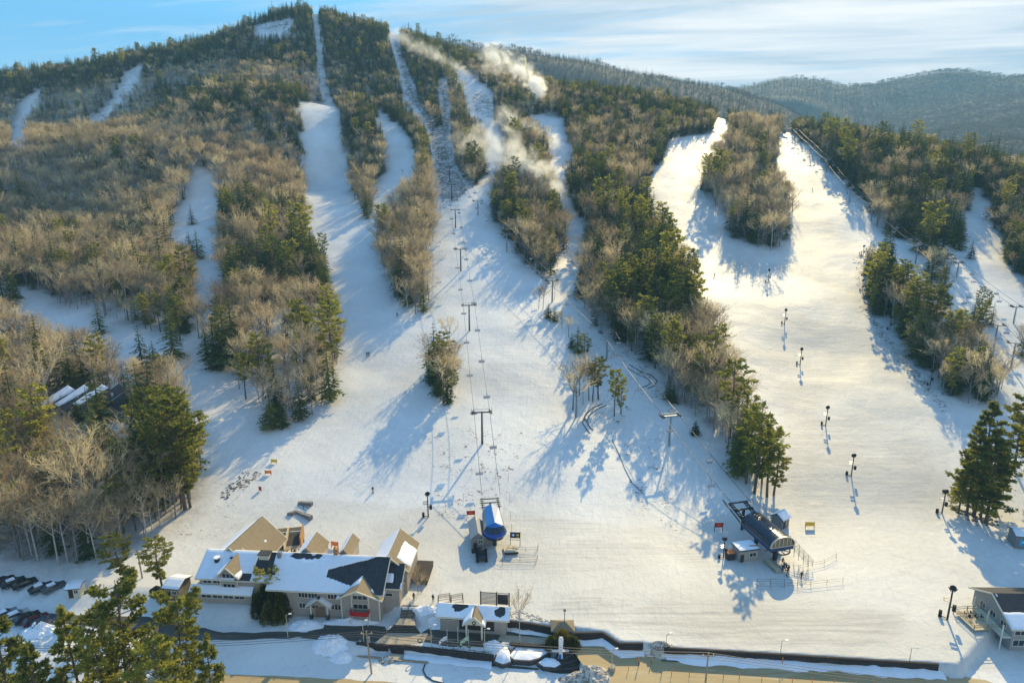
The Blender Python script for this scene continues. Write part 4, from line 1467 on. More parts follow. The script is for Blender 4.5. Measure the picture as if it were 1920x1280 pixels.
    for x in (gx0 - .02, gm - 1.75, gm + 1.75, gx1 + .02):
        box_part('corner_trim', root, M_TRIM, (x, yg - .04, 1.2, .24, .2, 5.6))
    window(root, gm, yg, 3.65, 2.9, 1.0, panes=3)
    window(root, gm, yg, 1.55, 2.9, 1.0, panes=3)
    box_part('balcony', root, M_PALEWOOD, (gm, yg - .7, 0.25, 3.5, 1.4, .16))
    box_part('banner', root, M_RED, (gm, yg - 1.42, 0.75, 3.7, .06, 1.0), (gm - 1.83, yg - .75, 0.75, .06, 1.3, 1.0), (gm + 1.83, yg - .75, 0.75, .06, 1.3, 1.0))
    for x in (gm - 1.75, gm + 1.75):
        box_part('post', root, M_TRIM, (x, yg - 1.35, -1.0, .16, .16, 2.4))
    # windows of the middle range
    yc = y_eave_c + .9
    for px in (565, 584, 622, 634):
        x = X(px, 1119, 3.2)
        window(root, x, yc, 3.2, 1.9, 1.2, panes=3)
        window(root, x, yc, 0.7, 1.9, 1.1, panes=3)
    # entrance porch
    px0 = X(594, 1140, 1.3)
    yp = Y(590, 1141, 1.0) - .2
    qp = gable_box(root, px0 - 1.9, px0 + 1.9, yp + 1.2, yc - .05, 1.05, 1.5, 2.9, 'y', 0.7, roof=M_DARKROOF, wall_name='porch_gable', roof_name='porch_roof')
    for k, q in enumerate(qp):
        snow_sheet(root, q, lambda s, t: 0.7 - 1.2 * (t > .86), 60 + k, res=.25)
    for sx in (-1.7, 1.7):
        box_part('post', root, M_TRIM, (px0 + sx, yp + 1.1, -.6, .28, .28, 3.6))
        box_part('post_base', root, M_STONE, (px0 + sx, yp + 1.1, -1.5, .6, .6, 1.2))
    box_part('door', root, M_DOOR, (px0, yc - .06, -.6, 1.9, .1, 2.3))
    # right end: lower front roof, higher back roof, sunny end wall
    y_e0 = Y(725, 1103, 4.3) + .5
    qe = gable_box(root, xr + 2.52, xe, y_e0, y_e0 + 7.6, base, 4.4, 6.9, 'x', 0.5, yr=y_e0 + 4.2)
    snow_sheet(root, qe[0], lambda s, t: 0.9 * both(band(t, .25, .62, .12), band(s, -.1, .55, .1)), 63, res=.25)
    snow_sheet(root, qe[0], lambda s, t: 0.8 * both(band(t, -.1, .25, .1), band(s, .93, 1.1, .04)), 64, res=.2)
    qf = gable_box(root, xr - 1.0, xe + .6, y_e0 + 4.4, y_e0 + 14.5, base, 5.6, 8.6, 'y', 0.5, roof=M_TAN)
    snow_sheet(root, qf[1], lambda s, t: 0.9 * both(band(t, -.1, .62, .2), band(s, .15, .75, .12)), 65, res=.25)
    snow_sheet(root, qf[0], lambda s, t: 0.5 + 0 * s, 66)
    for yy in (1.8, 4.0, 7.5):
        window(root, xe, y_e0 + yy, 3.2 if yy < 6 else 1.6, 1.0, 0.9, face='+x')
    window(root, xe - 2.2, y_e0, 2.6, 1.6, .6, panes=1)
    box_part('side_porch', root, M_DARKWOOD, (xe + 2.4, y_e0 + 11.0, 1.2, 3.6, 7.0, .25), (xe + 4.0, y_e0 + 11.0, .6, .2, 7.0, 1.2))
    # chimneys, vents, hatch
    cx, cy = X(628, 1038, 9.2), 0.3
    box_part('chimney', root, M_REDWOOD, (cx, cy, 9.1, .9, .9, 1.9), (cx - .25, cy, 10.2, .3, .5, .5))
    vx, vy = X(407, 1050, 7.6), Y(407, 1050, 7.6)
    mb = MB()
    mb.bar((vx, vy, 6.6), (vx, vy, 8.2), 1.1, n=10)
    part('vent', mb.mesh('vent', M_DARKSTEEL), root)
    mb = MB()
    mb.bar((vx, vy, 8.2), (vx, vy, 8.4), 1.3, n=10)
    part('vent_cap', mb.mesh('vent_cap', ROOF_SNOW), root)
    hx = X(496, 1040, 8.6)
    box_part('hatch', root, M_TRIM, (hx, -.9, 8.2, 2.1, 1.4, 1.3))
    box_part('hatch_roof', root, M_DARKROOF, (hx, -.9, 8.95, 2.5, 1.9, .16))
    sx = X(523, 1046, 8.2)
    box_part('flue', root, M_STEEL, (sx, -.9, 8.4, .8, .8, 2.0))
    # small gables on the far side
    for px, hgt, half in ((575, 8.9, 2.4), (585, 8.2, 1.3), (647, 8.9, 1.2)):
        gx = X(px, 1030, hgt)
        q = gable_box(root, gx - half, gx + half, 1.0, 7.0, 5.0, hgt - half * .75, hgt + .35, 'y', 0.3, roof=M_TAN, trim=False, wall_name='rear_gable_wall', roof_name='rear_gable_roof')
        snow_sheet(root, q[0], lambda s, t: 0.6 + 0 * s, 70 + int(half * 3), res=.3)
    # ---- rear hall with the big sunny roof
    a, b = at_z(425, 1031, 9.3), at_z(490.5, 970.6, 9.3)
    ang2 = math.atan2(-(b[0] - a[0]), b[1] - a[1])
    r2 = thing('rear_hall', 'hall with a wide bare tan roof joined behind the snowy lodge', 'hall', (a[0], a[1], 0), ang2)
    Ln = math.hypot(b[0] - a[0], b[1] - a[1])
    qh = gable_box(r2, -6.5, 5.2, 1.2, Ln, -0.5, 4.6, 9.3, 'y', 0.5, roof=M_TAN, yr=0.0)
    snow_sheet(r2, qh[0], lambda s, t: 0.8 - 1.8 * (t > .8), 80, res=.5)
    snow_sheet(r2, qh[1], lambda s, t: 1.2 * np.exp(-((s - .62) ** 2 / .0012 + (t - .42) ** 2 / .002)) - .45, 81, res=.2)
    snow_sheet(r2, qh[1], lambda s, t: 0.9 * both(band(s, -.1, .30, .1), band(t, -.1, .20, .1)), 82, res=.25)
    # ---- timber deck beside it
    P = [at_z(512, 997, 3.2), at_z(573, 992, 3.2), at_z(562, 1024, 3.2), at_z(501, 1033, 3.2)]
    o = Vector(P[3])
    dv = thing('timber_deck', 'raised timber deck with pale railings behind the lodge roof', 'deck', (o.x, o.y, 0), math.atan2(P[0][1] - P[3][1], P[0][0] - P[3][0]) - math.pi / 2)
    inv = dv.matrix_basis.inverted()
    lp = [inv @ Vector(p) for p in P]
    wdt = lp[2].x - lp[3].x if abs(lp[2].x - lp[3].x) > 4 else 8.0
    dep = lp[0].y
    for i in range(14):
        part('plank', MB().box(0.3 + wdt * .5, 0.35 + i * (dep - .4) / 14, 3.0, wdt - .6, (dep - .4) / 14 - .05, .1).mesh('plank', M_DARKWOOD if False else M_WOOD), dv)
    for x, m in ((0.1, M_PALEWOOD), (wdt * .52, M_PALEWOOD)):
        box_part('parapet', dv, m, (x, dep / 2, 3.7, .22, dep, 1.4))
    box_part('end_wall', dv, M_REDWOOD, (wdt, dep * .62, 3.3, .25, dep * .75, 3.2))
    box_part('back_wall', dv, M_PALEWOOD, (wdt / 2, dep - .1, 3.6, wdt, .2, 1.0))
    box_part('sunken_floor', dv, M_DARKWOOD, (wdt * .76, dep * .5, 3.08, wdt * .42, dep * .6, .06))
    box_part('green_awning', dv, mat('faded_green', (0.16, 0.16, 0.10), .9), (wdt * .28, dep * .35, 3.12, wdt * .36, dep * .5, .08))
    for i in range(5):
        for j in range(3):
            box_part('post', dv, M_DARKWOOD, (.2 + wdt * i / 4.2, .3 + j * (dep - .6) / 2, 1.4, .22, .22, 3.0))
    return root


build_lodge()


def build_ticket():
    A, B = at_z(825, 1131, 3.3), at_z(952, 1139, 3.3)
    ang = math.atan2(B[1] - A[1], B[0] - A[0])
    F = Frame((A[0], A[1], 0), ang)
    root = thing('ticket_building', 'low ticket building with snowy roof and pointed porch beside the plaza stairs', 'building', (A[0], A[1], 0), ang)
    Ln = math.hypot(B[0] - A[0], B[1] - A[1])
    ye = F.loc(850, 1156, 2.0)[1]
    q = gable_box(root, .2, Ln - .2, ye + .7, -(ye + .7), -2.3, 2.15, 3.2, 'x', 0.7)
    snow_sheet(root, q[0], lambda s, t: 0.5 - .85 * np.exp(-((s - .36) ** 2 / .03 + (t - .85) ** 2 / .10)) - 1.0 * np.exp(-((s - .90) ** 2 / .012 + (t - .65) ** 2 / .25)), 90, res=.2, amp=1.3)
    snow_sheet(root, q[1], lambda s, t: 0.7 + 0 * s, 91)
    yw = ye + .7
    x0, x1 = F.loc(861, 1170, 0)[0], F.loc(926, 1176, 0)[0]
    box_part('counter_opening', root, M_DARKWOOD, ((x0 + x1) / 2, yw - .03, -.1, x1 - x0, .08, 2.1))
    for i in range(7):
        box_part('slat', root, M_GREYWOOD, (x0 + .4 + i * .34, yw - .1, .75, .1, .06, .5))
    window(root, F.loc(840, 1163, 1.2)[0], yw, 1.1, 1.6, .5, panes=2)
    gx = F.loc(890, 1165, 1.5)[0]
    qp = gable_box(root, gx - 1.75, gx + 1.75, yw - 1.9, yw + .8, 1.35, 1.75, 3.35, 'y', 0.45, roof=M_TAN, wall=M_TRIM, wall_name='porch_gable', roof_name='porch_roof')
    snow_sheet(root, qp[0], lambda s, t: 0.8 - 1.4 * (t > .8), 92, res=.22)
    snow_sheet(root, qp[1], lambda s, t: 0.7 * band(t, -.1, .3, .1), 93, res=.22)
    for s in (-1, 1):
        box_part('post', root, M_TRIM, (gx + s * 1.5, yw - 1.8, -.2, .34, .34, 3.4))
    mb = MB()
    for i in range(12):
        t0, t1 = i * math.pi / 6, (i + 1) * math.pi / 6
        mb.bar((gx + .33 * math.cos(t0), yw - 1.98, 1.9 + .33 * math.sin(t0)), (gx + .33 * math.cos(t1), yw - 1.98, 1.9 + .33 * math.sin(t1)), .16, n=5)
    part('wreath', mb.mesh('wreath', mat('wreath_green', (.02, .07, .03), .9)), root)
    box_part('bow', root, M_RED, (gx, yw - 2.1, 1.5, .3, .08, .26))
    # low snowy terrace beside it
    # board and slat frame on the plateau behind
    c = at_z(928, 1137, 0.0)
    b = thing('notice_frame', 'tall timber frame holding a slatted panel and a dark board behind the ticket building', 'frame', (c[0], c[1], gz(c[0], c[1])), ang)
    for x in (-2.9, .35, 2.9):
        box_part('post', b, M_DARKWOOD, (x, 0, 1.75, .24, .24, 3.5))
    for i in range(9):
        box_part('slat', b, M_GREYWOOD, (-1.28, 0, .75 + i * .3, 3.0, .06, .17))
    box_part('board', b, mat('black_board', (.02, .022, .028), .5), (1.62, 0, 1.9, 2.2, .08, 2.3))
    box_part('head_rail', b, M_GREYWOOD, (0, 0, 3.32, 5.8, .1, .12))


build_ticket()


def stair(name, label, top, bottom, n, z0, z1, m, tilt_rail=True, cat='stairs'):
    """steps between a top edge and a bottom edge, both pairs of pixels"""
    a0, a1 = Vector(at_z(*top[0], z1)), Vector(at_z(*top[1], z1))
    b0, b1 = Vector(at_z(*bottom[0], z0)), Vector(at_z(*bottom[1], z0))
    c = (b0 + b1) / 2
    root = thing(name, label, cat, (c.x, c.y, z0))
    for i in range(n):
        f0, f1 = i / n, (i + 1) / n
        zt = (z1 - z0) * (i + 1) / n
        p = [b0.lerp(a0, f0), b1.lerp(a1, f0), b1.lerp(a1, f1), b0.lerp(a0, f1)]
        mb = MB()
        mb.prism([(v.x - c.x, v.y - c.y) for v in p], zt - .30, zt)
        part('step', mb.mesh('step', m), root)
        mb = MB()
        nn = Vector((p[1].y - p[0].y, p[0].x - p[1].x, 0)).normalized() * .02
        k0, k1 = p[0].lerp(p[3], .42), p[1].lerp(p[2], .42)
        q = [p[0] + nn, p[1] + nn, k1, k0]
        mb.add([(v.x - c.x, v.y - c.y, z) for z in (zt - .22, zt + .012) for v in q], [(3, 2, 1, 0), (4, 5, 6, 7), (0, 1, 5, 4), (1, 2, 6, 5), (2, 3, 7, 6), (3, 0, 4, 7)])
        part('riser', mb.mesh('riser', M_DARKWOOD), root)
    if tilt_rail:
        mb = MB()
        m0, m1 = (b0 + b1) / 2 - c, (a0 + a1) / 2 - c
        up = Vector((0, 0, .95))
        base0, base1 = Vector((m0.x, m0.y, 0)), Vector((m1.x, m1.y, z1 - z0))
        mb.tube([base0 + up, base1 + up], .04)
        for k in range(5):
            p = base0.lerp(base1, k / 4)
            mb.tube([p, p + up], .03)
        part('handrail', mb.mesh('handrail', M_DARKSTEEL), root)
    return root


stair('upper_stairs', 'upper wooden stairs climbing beside the lodge to the snow', [(753, 1133), (786, 1134)], [(750, 1157), (776, 1158)], 9, -.75, 0.05, M_CONCRETE)
ground_sheet('landing', [(749, 1157), (777, 1158), (779, 1171), (741, 1170)], -.78, M_CONCRETE, 'concrete landing between the two flights of stairs', 0.0)
stair('lower_stairs', 'wide lower stairs spreading onto the tan plaza', [(741, 1170), (777, 1171)], [(722, 1185), (788, 1186)], 5, ZL + .06, -.78, M_CONCRETE, False)
stair('road_stairs', 'short dark stairs going down from the plaza to the lane', [(727, 1207), (758, 1208)], [(735, 1224), (757, 1226)], 6, ZR + .37, ZL + .06, M_STONE, False)


def retaining_wall(label, pix, z_top, z_bot, courses=4, th=.35, m=None):
    """timber courses laid one on another along a pixel line at height z_top"""
    P = [Vector(at_z(px, py, z_top)) for px, py in pix]
    c = P[0]
    root = thing('retaining_wall', label, 'wall', (c.x, c.y, z_bot))
    h = (z_top - z_bot) / courses
    for k in range(courses):
        for i in range(len(P) - 1):
            a, b = P[i] - c, P[i + 1] - c
            n = max(1, int((b - a).length / 6.5))
            for j in range(n):
                p, q = a.lerp(b, j / n), a.lerp(b, (j + 1) / n)
                d = (q - p).normalized()
                mid = (p + q) / 2
                mb = MB()
                mb.box(0, 0, 0, (q - p).length - .03, th + .02 * ((j + k) % 3), h - .03)
                part('timber', mb.mesh('timber', m or M_DARKWOOD), root, (mid.x, mid.y - .12 * (courses - k) * .2, h * (k + .5)), (0, 0, math.atan2(d.y, d.x)))
    return root


retaining_wall('long dark timber wall between the wide run and the sanded car park', [(1245, 1212), (1400, 1221), (1580, 1232), (1760, 1243)], .15, -2.0)
retaining_wall('dark stepped timber wall ending at the ramp onto the snow', [(1075, 1185), (1130, 1184), (1161, 1204), (1206, 1204)], .15, -2.0)
retaining_wall('reddish timber wall between the ticket building and the round kiosk', [(952, 1162), (1000, 1168), (1040, 1175)], .1, -2.0)
retaining_wall('long black timber wall under the snowy bed with wreaths', [(758, 1208), (840, 1217), (926, 1227)], ZL + .35, ZR - .1)
retaining_wall('short black timber wall on the lodge side of the road stairs', [(668, 1203), (700, 1205.5), (728, 1208)], ZL + .3, ZR - .1, 3)
retaining_wall('pale topped low timber edging below the road stairs', [(560, 1221), (700, 1230), (803, 1240)], ZR + .3, ZR - .1, 1, .3, M_WOOD)
retaining_wall('dark timber wall behind the octagonal planter', [(955, 1204), (1000, 1207), (1030, 1208)], ZL + .3, ZR, 3)

# ------------------------------------------------------------------ terrace: planters, monument, kiosk, dark steps
def planter(label, pix, z0, z1, snow_h=.5):
    P = [Vector(at_z(px, py, z1)) for px, py in pix]
    c = sum(P, Vector()) / len(P)
    root = thing('planter', label, 'planter', (c.x, c.y, z0))
    mb = MB()
    n = len(P)
    for i in range(n):
        a, b = P[i] - c, P[(i + 1) % n] - c
        a.z = b.z = (z1 - z0) / 2
        d = b - a
        m = (a + b) / 2
        o = MB().box(0, 0, 0, d.length + .1, .35, z1 - z0)
        part('wall', o.mesh('wall', M_STONE), root, m, (0, 0, math.atan2(d.y, d.x)))
    vs, fs = [(0, 0, z1 - z0 + snow_h)], []
    rings = 5
    for r in range(1, rings + 1):
        f = r / rings
        for i in range(n * 4):
            k, t = i // 4, (i % 4) / 4
            p = (P[k] * (1 - t) + P[(k + 1) % n] * t - c) * f * .97
            w = (value_noise(np.array([p.x * 1.0 + 50]), np.array([p.y + 50]), 1.2, 77)[0] - .5) * .35 * (f < .98)
            vs.append((p.x, p.y, z1 - z0 + snow_h * (1 - f * f) - .04 + w))
    m4 = n * 4
    fs += [(0, 1 + i, 1 + (i + 1) % m4) for i in range(m4)]
    for r in range(rings - 1):
        fs += [(1 + r * m4 + i, 1 + (r + 1) * m4 + i, 1 + (r + 1) * m4 + (i + 1) % m4, 1 + r * m4 + (i + 1) % m4) for i in range(m4)]
    part('snow_cap', mesh_from('snow_cap', vs, fs, [ROOF_SNOW], smooth=True), root)
    return root


planter('long octagonal stone planter filled with smooth snow', [(966, 1212), (1018, 1214), (1031, 1222), (1012, 1233), (994, 1238), (962, 1236), (953, 1228)], ZR, ZR + 1.0, .25)
planter('small hexagonal planter with lumpy snow between the long planter and the dark steps', [(1022, 1231), (1046, 1234), (1053, 1244), (1042, 1251), (1018, 1249), (1008, 1241)], ZR, ZR + .8, .6)
planter('heaped snow bed at the end of the long black wall', [(934, 1217), (950, 1208), (959, 1226), (958, 1240), (942, 1245), (927, 1239)], ZR, ZR + .8, 1.0)
c = at_z(984, 1236, ZR + .6)
s = thing('name_board', 'small dark board on the front of the long octagonal planter', 'sign', (c[0], c[1] - .35, ZR + .05), -.04)
box_part('board', s, M_BLACK, (0, 0, .55, 2.2, .1, .6))
mb = MB()
for i in range(5):
    mb.box(-.8 + i * .38, -.06, .55, .2, .02, .22)
part('pale_mark', mb.mesh('pale_mark', M_WHITE), s)

# dark steps fanning round the kiosk
c = Vector(at_z(1052, 1215, ZL))
st = thing('terrace_steps', 'fan of dark stone steps below the kiosk with the bushes', 'stairs', (c.x, c.y, ZR))
for k in range(7):
    r0, r1 = 1.2 + k * .55, 1.2 + (k + 1) * .55
    z = (ZL - ZR) * (1 - k / 7.0)
    mb = MB()
    A0, A1, N = R(-118), R(-22), 8
    poly = [(r1 * 1.25 * math.cos(A0 + (A1 - A0) * i / N), r1 * math.sin(A0 + (A1 - A0) * i / N)) for i in range(N + 1)]
    poly += [(r0 * 1.25 * math.cos(A1 - (A1 - A0) * i / N), r0 * math.sin(A1 - (A1 - A0) * i / N)) for i in range(N + 1)]
    vs = [(x, y, z - .5) for x, y in poly] + [(x, y, z) for x, y in poly]
    n = len(poly)
    fs = [(i, (i + 1) % n, n + (i + 1) % n, n + i) for i in range(n)]
    h = n // 2
    fs += [(n + i, n + i + 1, n + n - 2 - i, n + n - 1 - i) for i in range(h - 1)]
    mb.add(vs, fs)
    part('step', mb.mesh('step', M_STONE if k % 2 else M_DARKWOOD), st)

c = at_z(1051, 1238, ZR + .5)
s = thing('ski_monument', 'tall white ski shaped monument with orange tip on a crossed white base', 'monument', (c[0], c[1], ZR))
mb = MB()
prof = [(-.42, 0.9), (-.36, 2.2), (-.40, 4.2), (-.46, 5.2), (-.28, 5.7), (.28, 5.7), (.46, 5.2), (.40, 4.2), (.36, 2.2), (.42, .9)]
vs = [(x, -.09, z) for x, z in prof] + [(x, .09, z) for x, z in prof]
n = len(prof)
mb.add(vs, [tuple(range(n)), tuple(reversed(range(n, 2 * n)))] + [(i, (i + 1) % n, n + (i + 1) % n, n + i) for i in range(n)])
part('blade', mb.mesh('blade', M_WHITE), s)
box_part('blue_band', s, M_BLUE, (-.12, -.11, 1.5, .5, .03, 1.1))
box_part('orange_tip', s, M_ORANGE, (.12, 0, .55, .34, .3, .8))
mb = MB()
for sx in (-1, 1):
    mb.bar((0, .2, 2.6), (sx * 1.5, .9, 2.0), .5, .12)
    mb.bar((sx * 1.5, .9, 2.0), (sx * .9, 1.7, 1.2), .4, .12)
part('crossed_base', mb.mesh('crossed_base', M_WHITE), s)
box_part('plinth', s, M_STONE, (0, .5, .5, 1.4, 1.4, 1.0))

c = at_z(1055, 1196, ZL)
k = thing('kiosk', 'small kiosk with a tan pointed roof behind the yellow bush', 'kiosk', (c[0], c[1] + 1.0, ZL))
box_part('wall', k, M_SIDING, (0, 0, 1.0, 3.6, 2.6, 2.2))
mb = MB()
mb.add([(-2.3, -1.8, 2.05), (2.3, -1.8, 2.05), (2.3, 1.8, 2.05), (-2.3, 1.8, 2.05), (-.5, 0, 3.1), (.5, 0, 3.1)], [(0, 1, 5, 4), (1, 2, 5), (2, 3, 4, 5), (3, 0, 4), (3, 2, 1, 0)])
part('roof', mb.mesh('roof', M_TAN), k)
box_part('shutter', k, M_PALEWOOD, (0, -1.32, 1.3, 2.2, .06, .9))


# ------------------------------------------------------------------ small buildings
def hut(name, label, px, py, w, d, hwall, hroof, rot, wall, roof, snow=True, cat='hut', dz=0.0, axis='x', door=True, win=True, over=.35):
    p = hit(px, py)
    root = thing(name, label, cat, (p.x, p.y, p.z + dz - .05), rot)
    q = gable_box(root, -w / 2, w / 2, -d / 2, d / 2, -.3, hwall, hroof, axis, over, wall=wall, roof=roof, trim=False, thick=.14)
    if snow:
        for i, qq in enumerate(q):
            snow_sheet(root, qq, lambda s, t: 0.7 + 0 * s, int(px) % 97 + i, res=.3, thick=.2)
    if door:
        box_part('door', root, M_DARKWOOD, (-w * .22, -d / 2 - .02, .95, .85, .06, 1.9))
    if win:
        window(root, w * .2, -d / 2, hwall * .62, min(1.1, w * .3), .7, panes=2)
    return root


hut('attendant_shed', 'grey lift shed with corner windows beside the dark barrel terminal', 1462, 984, 3.0, 3.0, 2.6, 3.7, R(38), M_GREYWOOD, M_DARKROOF)
hut('parking_booth', 'tiny pale booth with snowy roof at the edge of the car park', 144, 1113, 2.4, 2.4, 2.2, 2.6, R(10), M_CREAM, M_DARKROOF)
hut('storage_shed', 'small tan shed with snowy roof beside the far end of the lodge', 335, 1112, 3.2, 4.2, 2.8, 3.6, R(-8), M_TAN, M_DARKROOF)
r = hut('lift_shack', 'narrow grey gabled shack with silver roof beside the blue lift terminal', 894, 1014, 3.0, 7.2, 3.2, 4.5, R(8), M_GREYWOOD, M_SILVERROOF, snow=False, axis='y')
box_part('gable_hood', r, M_SILVERROOF, (0, -3.9, 3.1, 2.2, .9, .14))
box_part('porch_deck', r, M_DARKWOOD, (0, -4.4, .25, 3.2, 1.4, .3))
hut('trail_hut', 'grey hut with snowy roof and turquoise panel under the tall pines', 1922, 1022, 6.0, 4.0, 3.3, 3.9, R(-14), M_GREYWOOD, M_DARKROOF, door=False, win=False)
p = hit(1922, 1022)
s = [o for o in COL.objects if o.name.startswith('trail_hut')][0]
box_part('turquoise_panel', s, M_TURQ, (-1.0, -2.06, 1.7, 2.6, .08, 1.5))
box_part('panel_mark', s, M_WHITE, (-1.3, -2.12, 1.9, 1.0, .03, .35), (-.5, -2.12, 1.3, 1.2, .03, .2))

# dark barrel terminal's control hut
p = hit(1396, 1044)
r = thing('control_hut', 'flat roofed grey control hut with snow on top beside the dark barrel terminal', 'hut', (p.x, p.y, p.z - .1), R(12))
box_part('wall', r, M_SIDING, (0, 0, 1.4, 4.6, 3.4, 3.0))
box_part('roof', r, M_DARKROOF, (0, 0, 3.0, 5.1, 3.9, .2))
snow_sheet(r, [(-2.5, -1.9, 3.12), (2.5, -1.9, 3.12), (2.5, 1.9, 3.12), (-2.5, 1.9, 3.12)], lambda s, t: .8 + 0 * s, 33)
box_part('door', r, M_DARKWOOD, (-1.7, -1.73, 1.0, .9, .06, 2.0))
window(r, .9, -1.7, 1.7, 1.6, .9, panes=2)
box_part('fuel_box', r, M_DARKSTEEL, (-3.6, .2, .9, 1.7, 1.5, 1.8))
box_part('orange_lid', r, M_ORANGE, (-3.6, .2, 1.86, 1.8, 1.6, .1))


def build_right_lodge():
    a, b = at_z(1880, 1176, 3.7), at_z(1916, 1177, 3.7)
    ang = -.02
    o = at_z(1891, 1219, ZL)
    r = thing('grey_lodge', 'two storey grey lodge with dark roof and outside balcony at the run side', 'lodge', (o[0], o[1], ZL), ang)
    q = gable_box(r, 0, 24, 0, 11.5, -.5, 5.4, 8.2, 'x', .8, roof=M_DARKROOF, wall=mat('grey_siding', (.30, .28, .25), .8, 0, .08, 1.5))
    snow_sheet(r, q[0], lambda s, t: 0.9 - 1.7 * sstep(.40, .52, t) + .9 * (t > .9) * band(s, 0, .05, .02), 95, res=.3)
    for z in (1.75, 4.1):
        for i in range(5):
            window(r, 1.5 + i * 2.6, 0, z, 2.1, 1.25, panes=2)
    for i in range(3):
        window(r, 0, 2.5 + i * 3.0, 4.0, 1.5, 1.1, face='-x', panes=2)
    box_part('balcony', r, M_TRIM, (-.9, 4.5, 2.85, 1.7, 9.0, .18))
    for i in range(3):
        box_part('post', r, M_TRIM, (-1.65, .3 + i * 4.2, 2.6, .18, .18, 5.6))
    for z in (3.35, 3.9):
        box_part('rail', r, M_TRIM, (-1.65, 4.5, z, .08, 9.0, .1))
    # sunny deck
    p = hit(1832, 1166)
    d = thing('sun_deck', 'pale timber deck with railings and chairs beside the grey lodge', 'deck', (p.x, p.y, p.z - .1), R(4))
    for i in range(12):
        part('plank', MB().box(0, -2.6 + i * .48, .62, 5.6, .43, .08).mesh('plank', M_PALEWOOD), d)
    for x in (-2.8, 0, 2.8):
        for y in (-2.7, 2.9):
            box_part('post', d, M_WOOD, (x, y, .75, .14, .14, 1.9))
    for y in (-2.7, 2.9):
        for z in (1.15, 1.6):
            box_part('rail', d, M_WOOD, (0, y, z, 5.7, .08, .1))
    for z in (1.15, 1.6):
        box_part('rail', d, M_WOOD, (-2.8, .1, z, .08, 5.6, .1))
    for i in range(4):
        box_part('step', d, M_GREYWOOD, (3.1, -3.1 - i * .3, .5 - i * .15, 1.4, .3, .08))
    for i in range(5):
        p2 = Vector((-1.4 + (i % 3) * 1.3, .3 + (i // 3) * 1.2, .66))
        w = d.matrix_basis @ p2
        ch = thing('deck_chair', ('%s dark folding chair on the sunny deck beside the grey lodge' % ('first', 'second', 'third', 'fourth', 'fifth')[i]), 'chair', w, R(20 * i), 'chairs on the sun deck')
        box_part('seat', ch, M_DARKWOOD, (0, 0, .4, .5, .5, .05))
        box_part('backrest', ch, M_DARKWOOD, (0, .25, .68, .5, .05, .5))
        for sx in (-.22, .22):
            for sy in (-.22, .22):
                box_part('leg', ch, M_DARKWOOD, (sx, sy, .2, .04, .04, .4))


build_right_lodge()

# ------------------------------------------------------------------ condos and houses in the woods on the left
def condo(px, py, label, dark, seed):
    p = hit(px, py)
    r = thing('condo', label, 'condo', (p.x, p.y, p.z - .4), R(-30), 'stepped row of condos in the woods')
    w, d = 5.8, 8.6
    zl, zr_ = 5.0, 8.2
    vs = [(-w / 2, -d / 2, -1), (w / 2, -d / 2, -1), (w / 2, d / 2, -1), (-w / 2, d / 2, -1), (-w / 2, -d / 2, zl), (w / 2, -d / 2, zl - 1.2), (w / 2, d / 2, zr_ - 1.2), (-w / 2, d / 2, zr_)]
    mb = MB()
    mb.add(vs, [(3, 2, 1, 0), (4, 5, 6, 7), (0, 1, 5, 4), (1, 2, 6, 5), (2, 3, 7, 6), (3, 0, 4, 7)])
    part('wall', mb.mesh('wall', M_CREAM), r)
    q = [(-w / 2 - .4, -d / 2 - .7, zl - .1), (w / 2 + .4, -d / 2 - .7, zl - 1.4), (w / 2 + .4, d / 2 + .4, zr_ - 1.05), (-w / 2 - .4, d / 2 + .4, zr_ + .3)]
    mb = MB()
    mb.slab(q, .25)
    part('roof', mb.mesh('roof', M_DARKROOF), r)
    if dark < 1:
        snow_sheet(r, q, lambda s, t: .9 - 2.2 * sstep(.35, .6, (s * .9 + (1 - t) * .15) * (.4 + dark)), seed, res=.35, thick=.25)
    else:
        snow_sheet(r, q, lambda s, t: .5 - 3 * np.minimum(s / .12, 1) * np.minimum((1 - s) / .1, 1), seed, res=.3)
    box_part('flue', r, M_WHITE, (0, .5, 6.2, .5, .5, 1.6))
    window(r, -1.2, -d / 2, 1.8, 1.5, 1.3, panes=2)
    window(r, 1.4, -d / 2, 1.8, 1.3, 1.3, panes=2)
    window(r, w / 2, -1.0, 2.4, 1.4, 1.2, face='+x', panes=2)
    window(r, w / 2, 2.4, 4.0, 1.2, 1.0, face='+x', panes=2)


for i, (px, py, lb, dk) in enumerate([(117, 778, 'first cream condo of the stepped row with snow over most of its roof', .45), (148, 777, 'second cream condo of the stepped row half hidden by a small conifer', .6), (182, 776, 'middle cream condo of the stepped row with snow and a dark strip on its roof', .6),
                                      (213, 775, 'fourth cream condo of the stepped row with a dark roof edged in snow', 1.0), (245, 776, 'last cream condo of the stepped row with bare dark roof and white flue', 1.0)]):
    condo(px, py, lb, dk, 120 + i * 3)
hut('house', 'grey house with a steep snowy roof past the row of condos', 278, 800, 7.5, 9, 4.2, 8.0, R(25), M_SIDING, M_DARKROOF, cat='house', axis='y')
hut('house', 'white roofed house alone in the woods high above the condos', 38, 632, 9, 8, 4.5, 8.2, R(12), M_GREYWOOD, M_DARKROOF, cat='house')
hut('house', 'snow roofed cabin hidden in the trees below the condos', 140, 868, 7.0, 7, 3.0, 5.6, R(-20), M_SIDING, M_DARKROOF, cat='house')

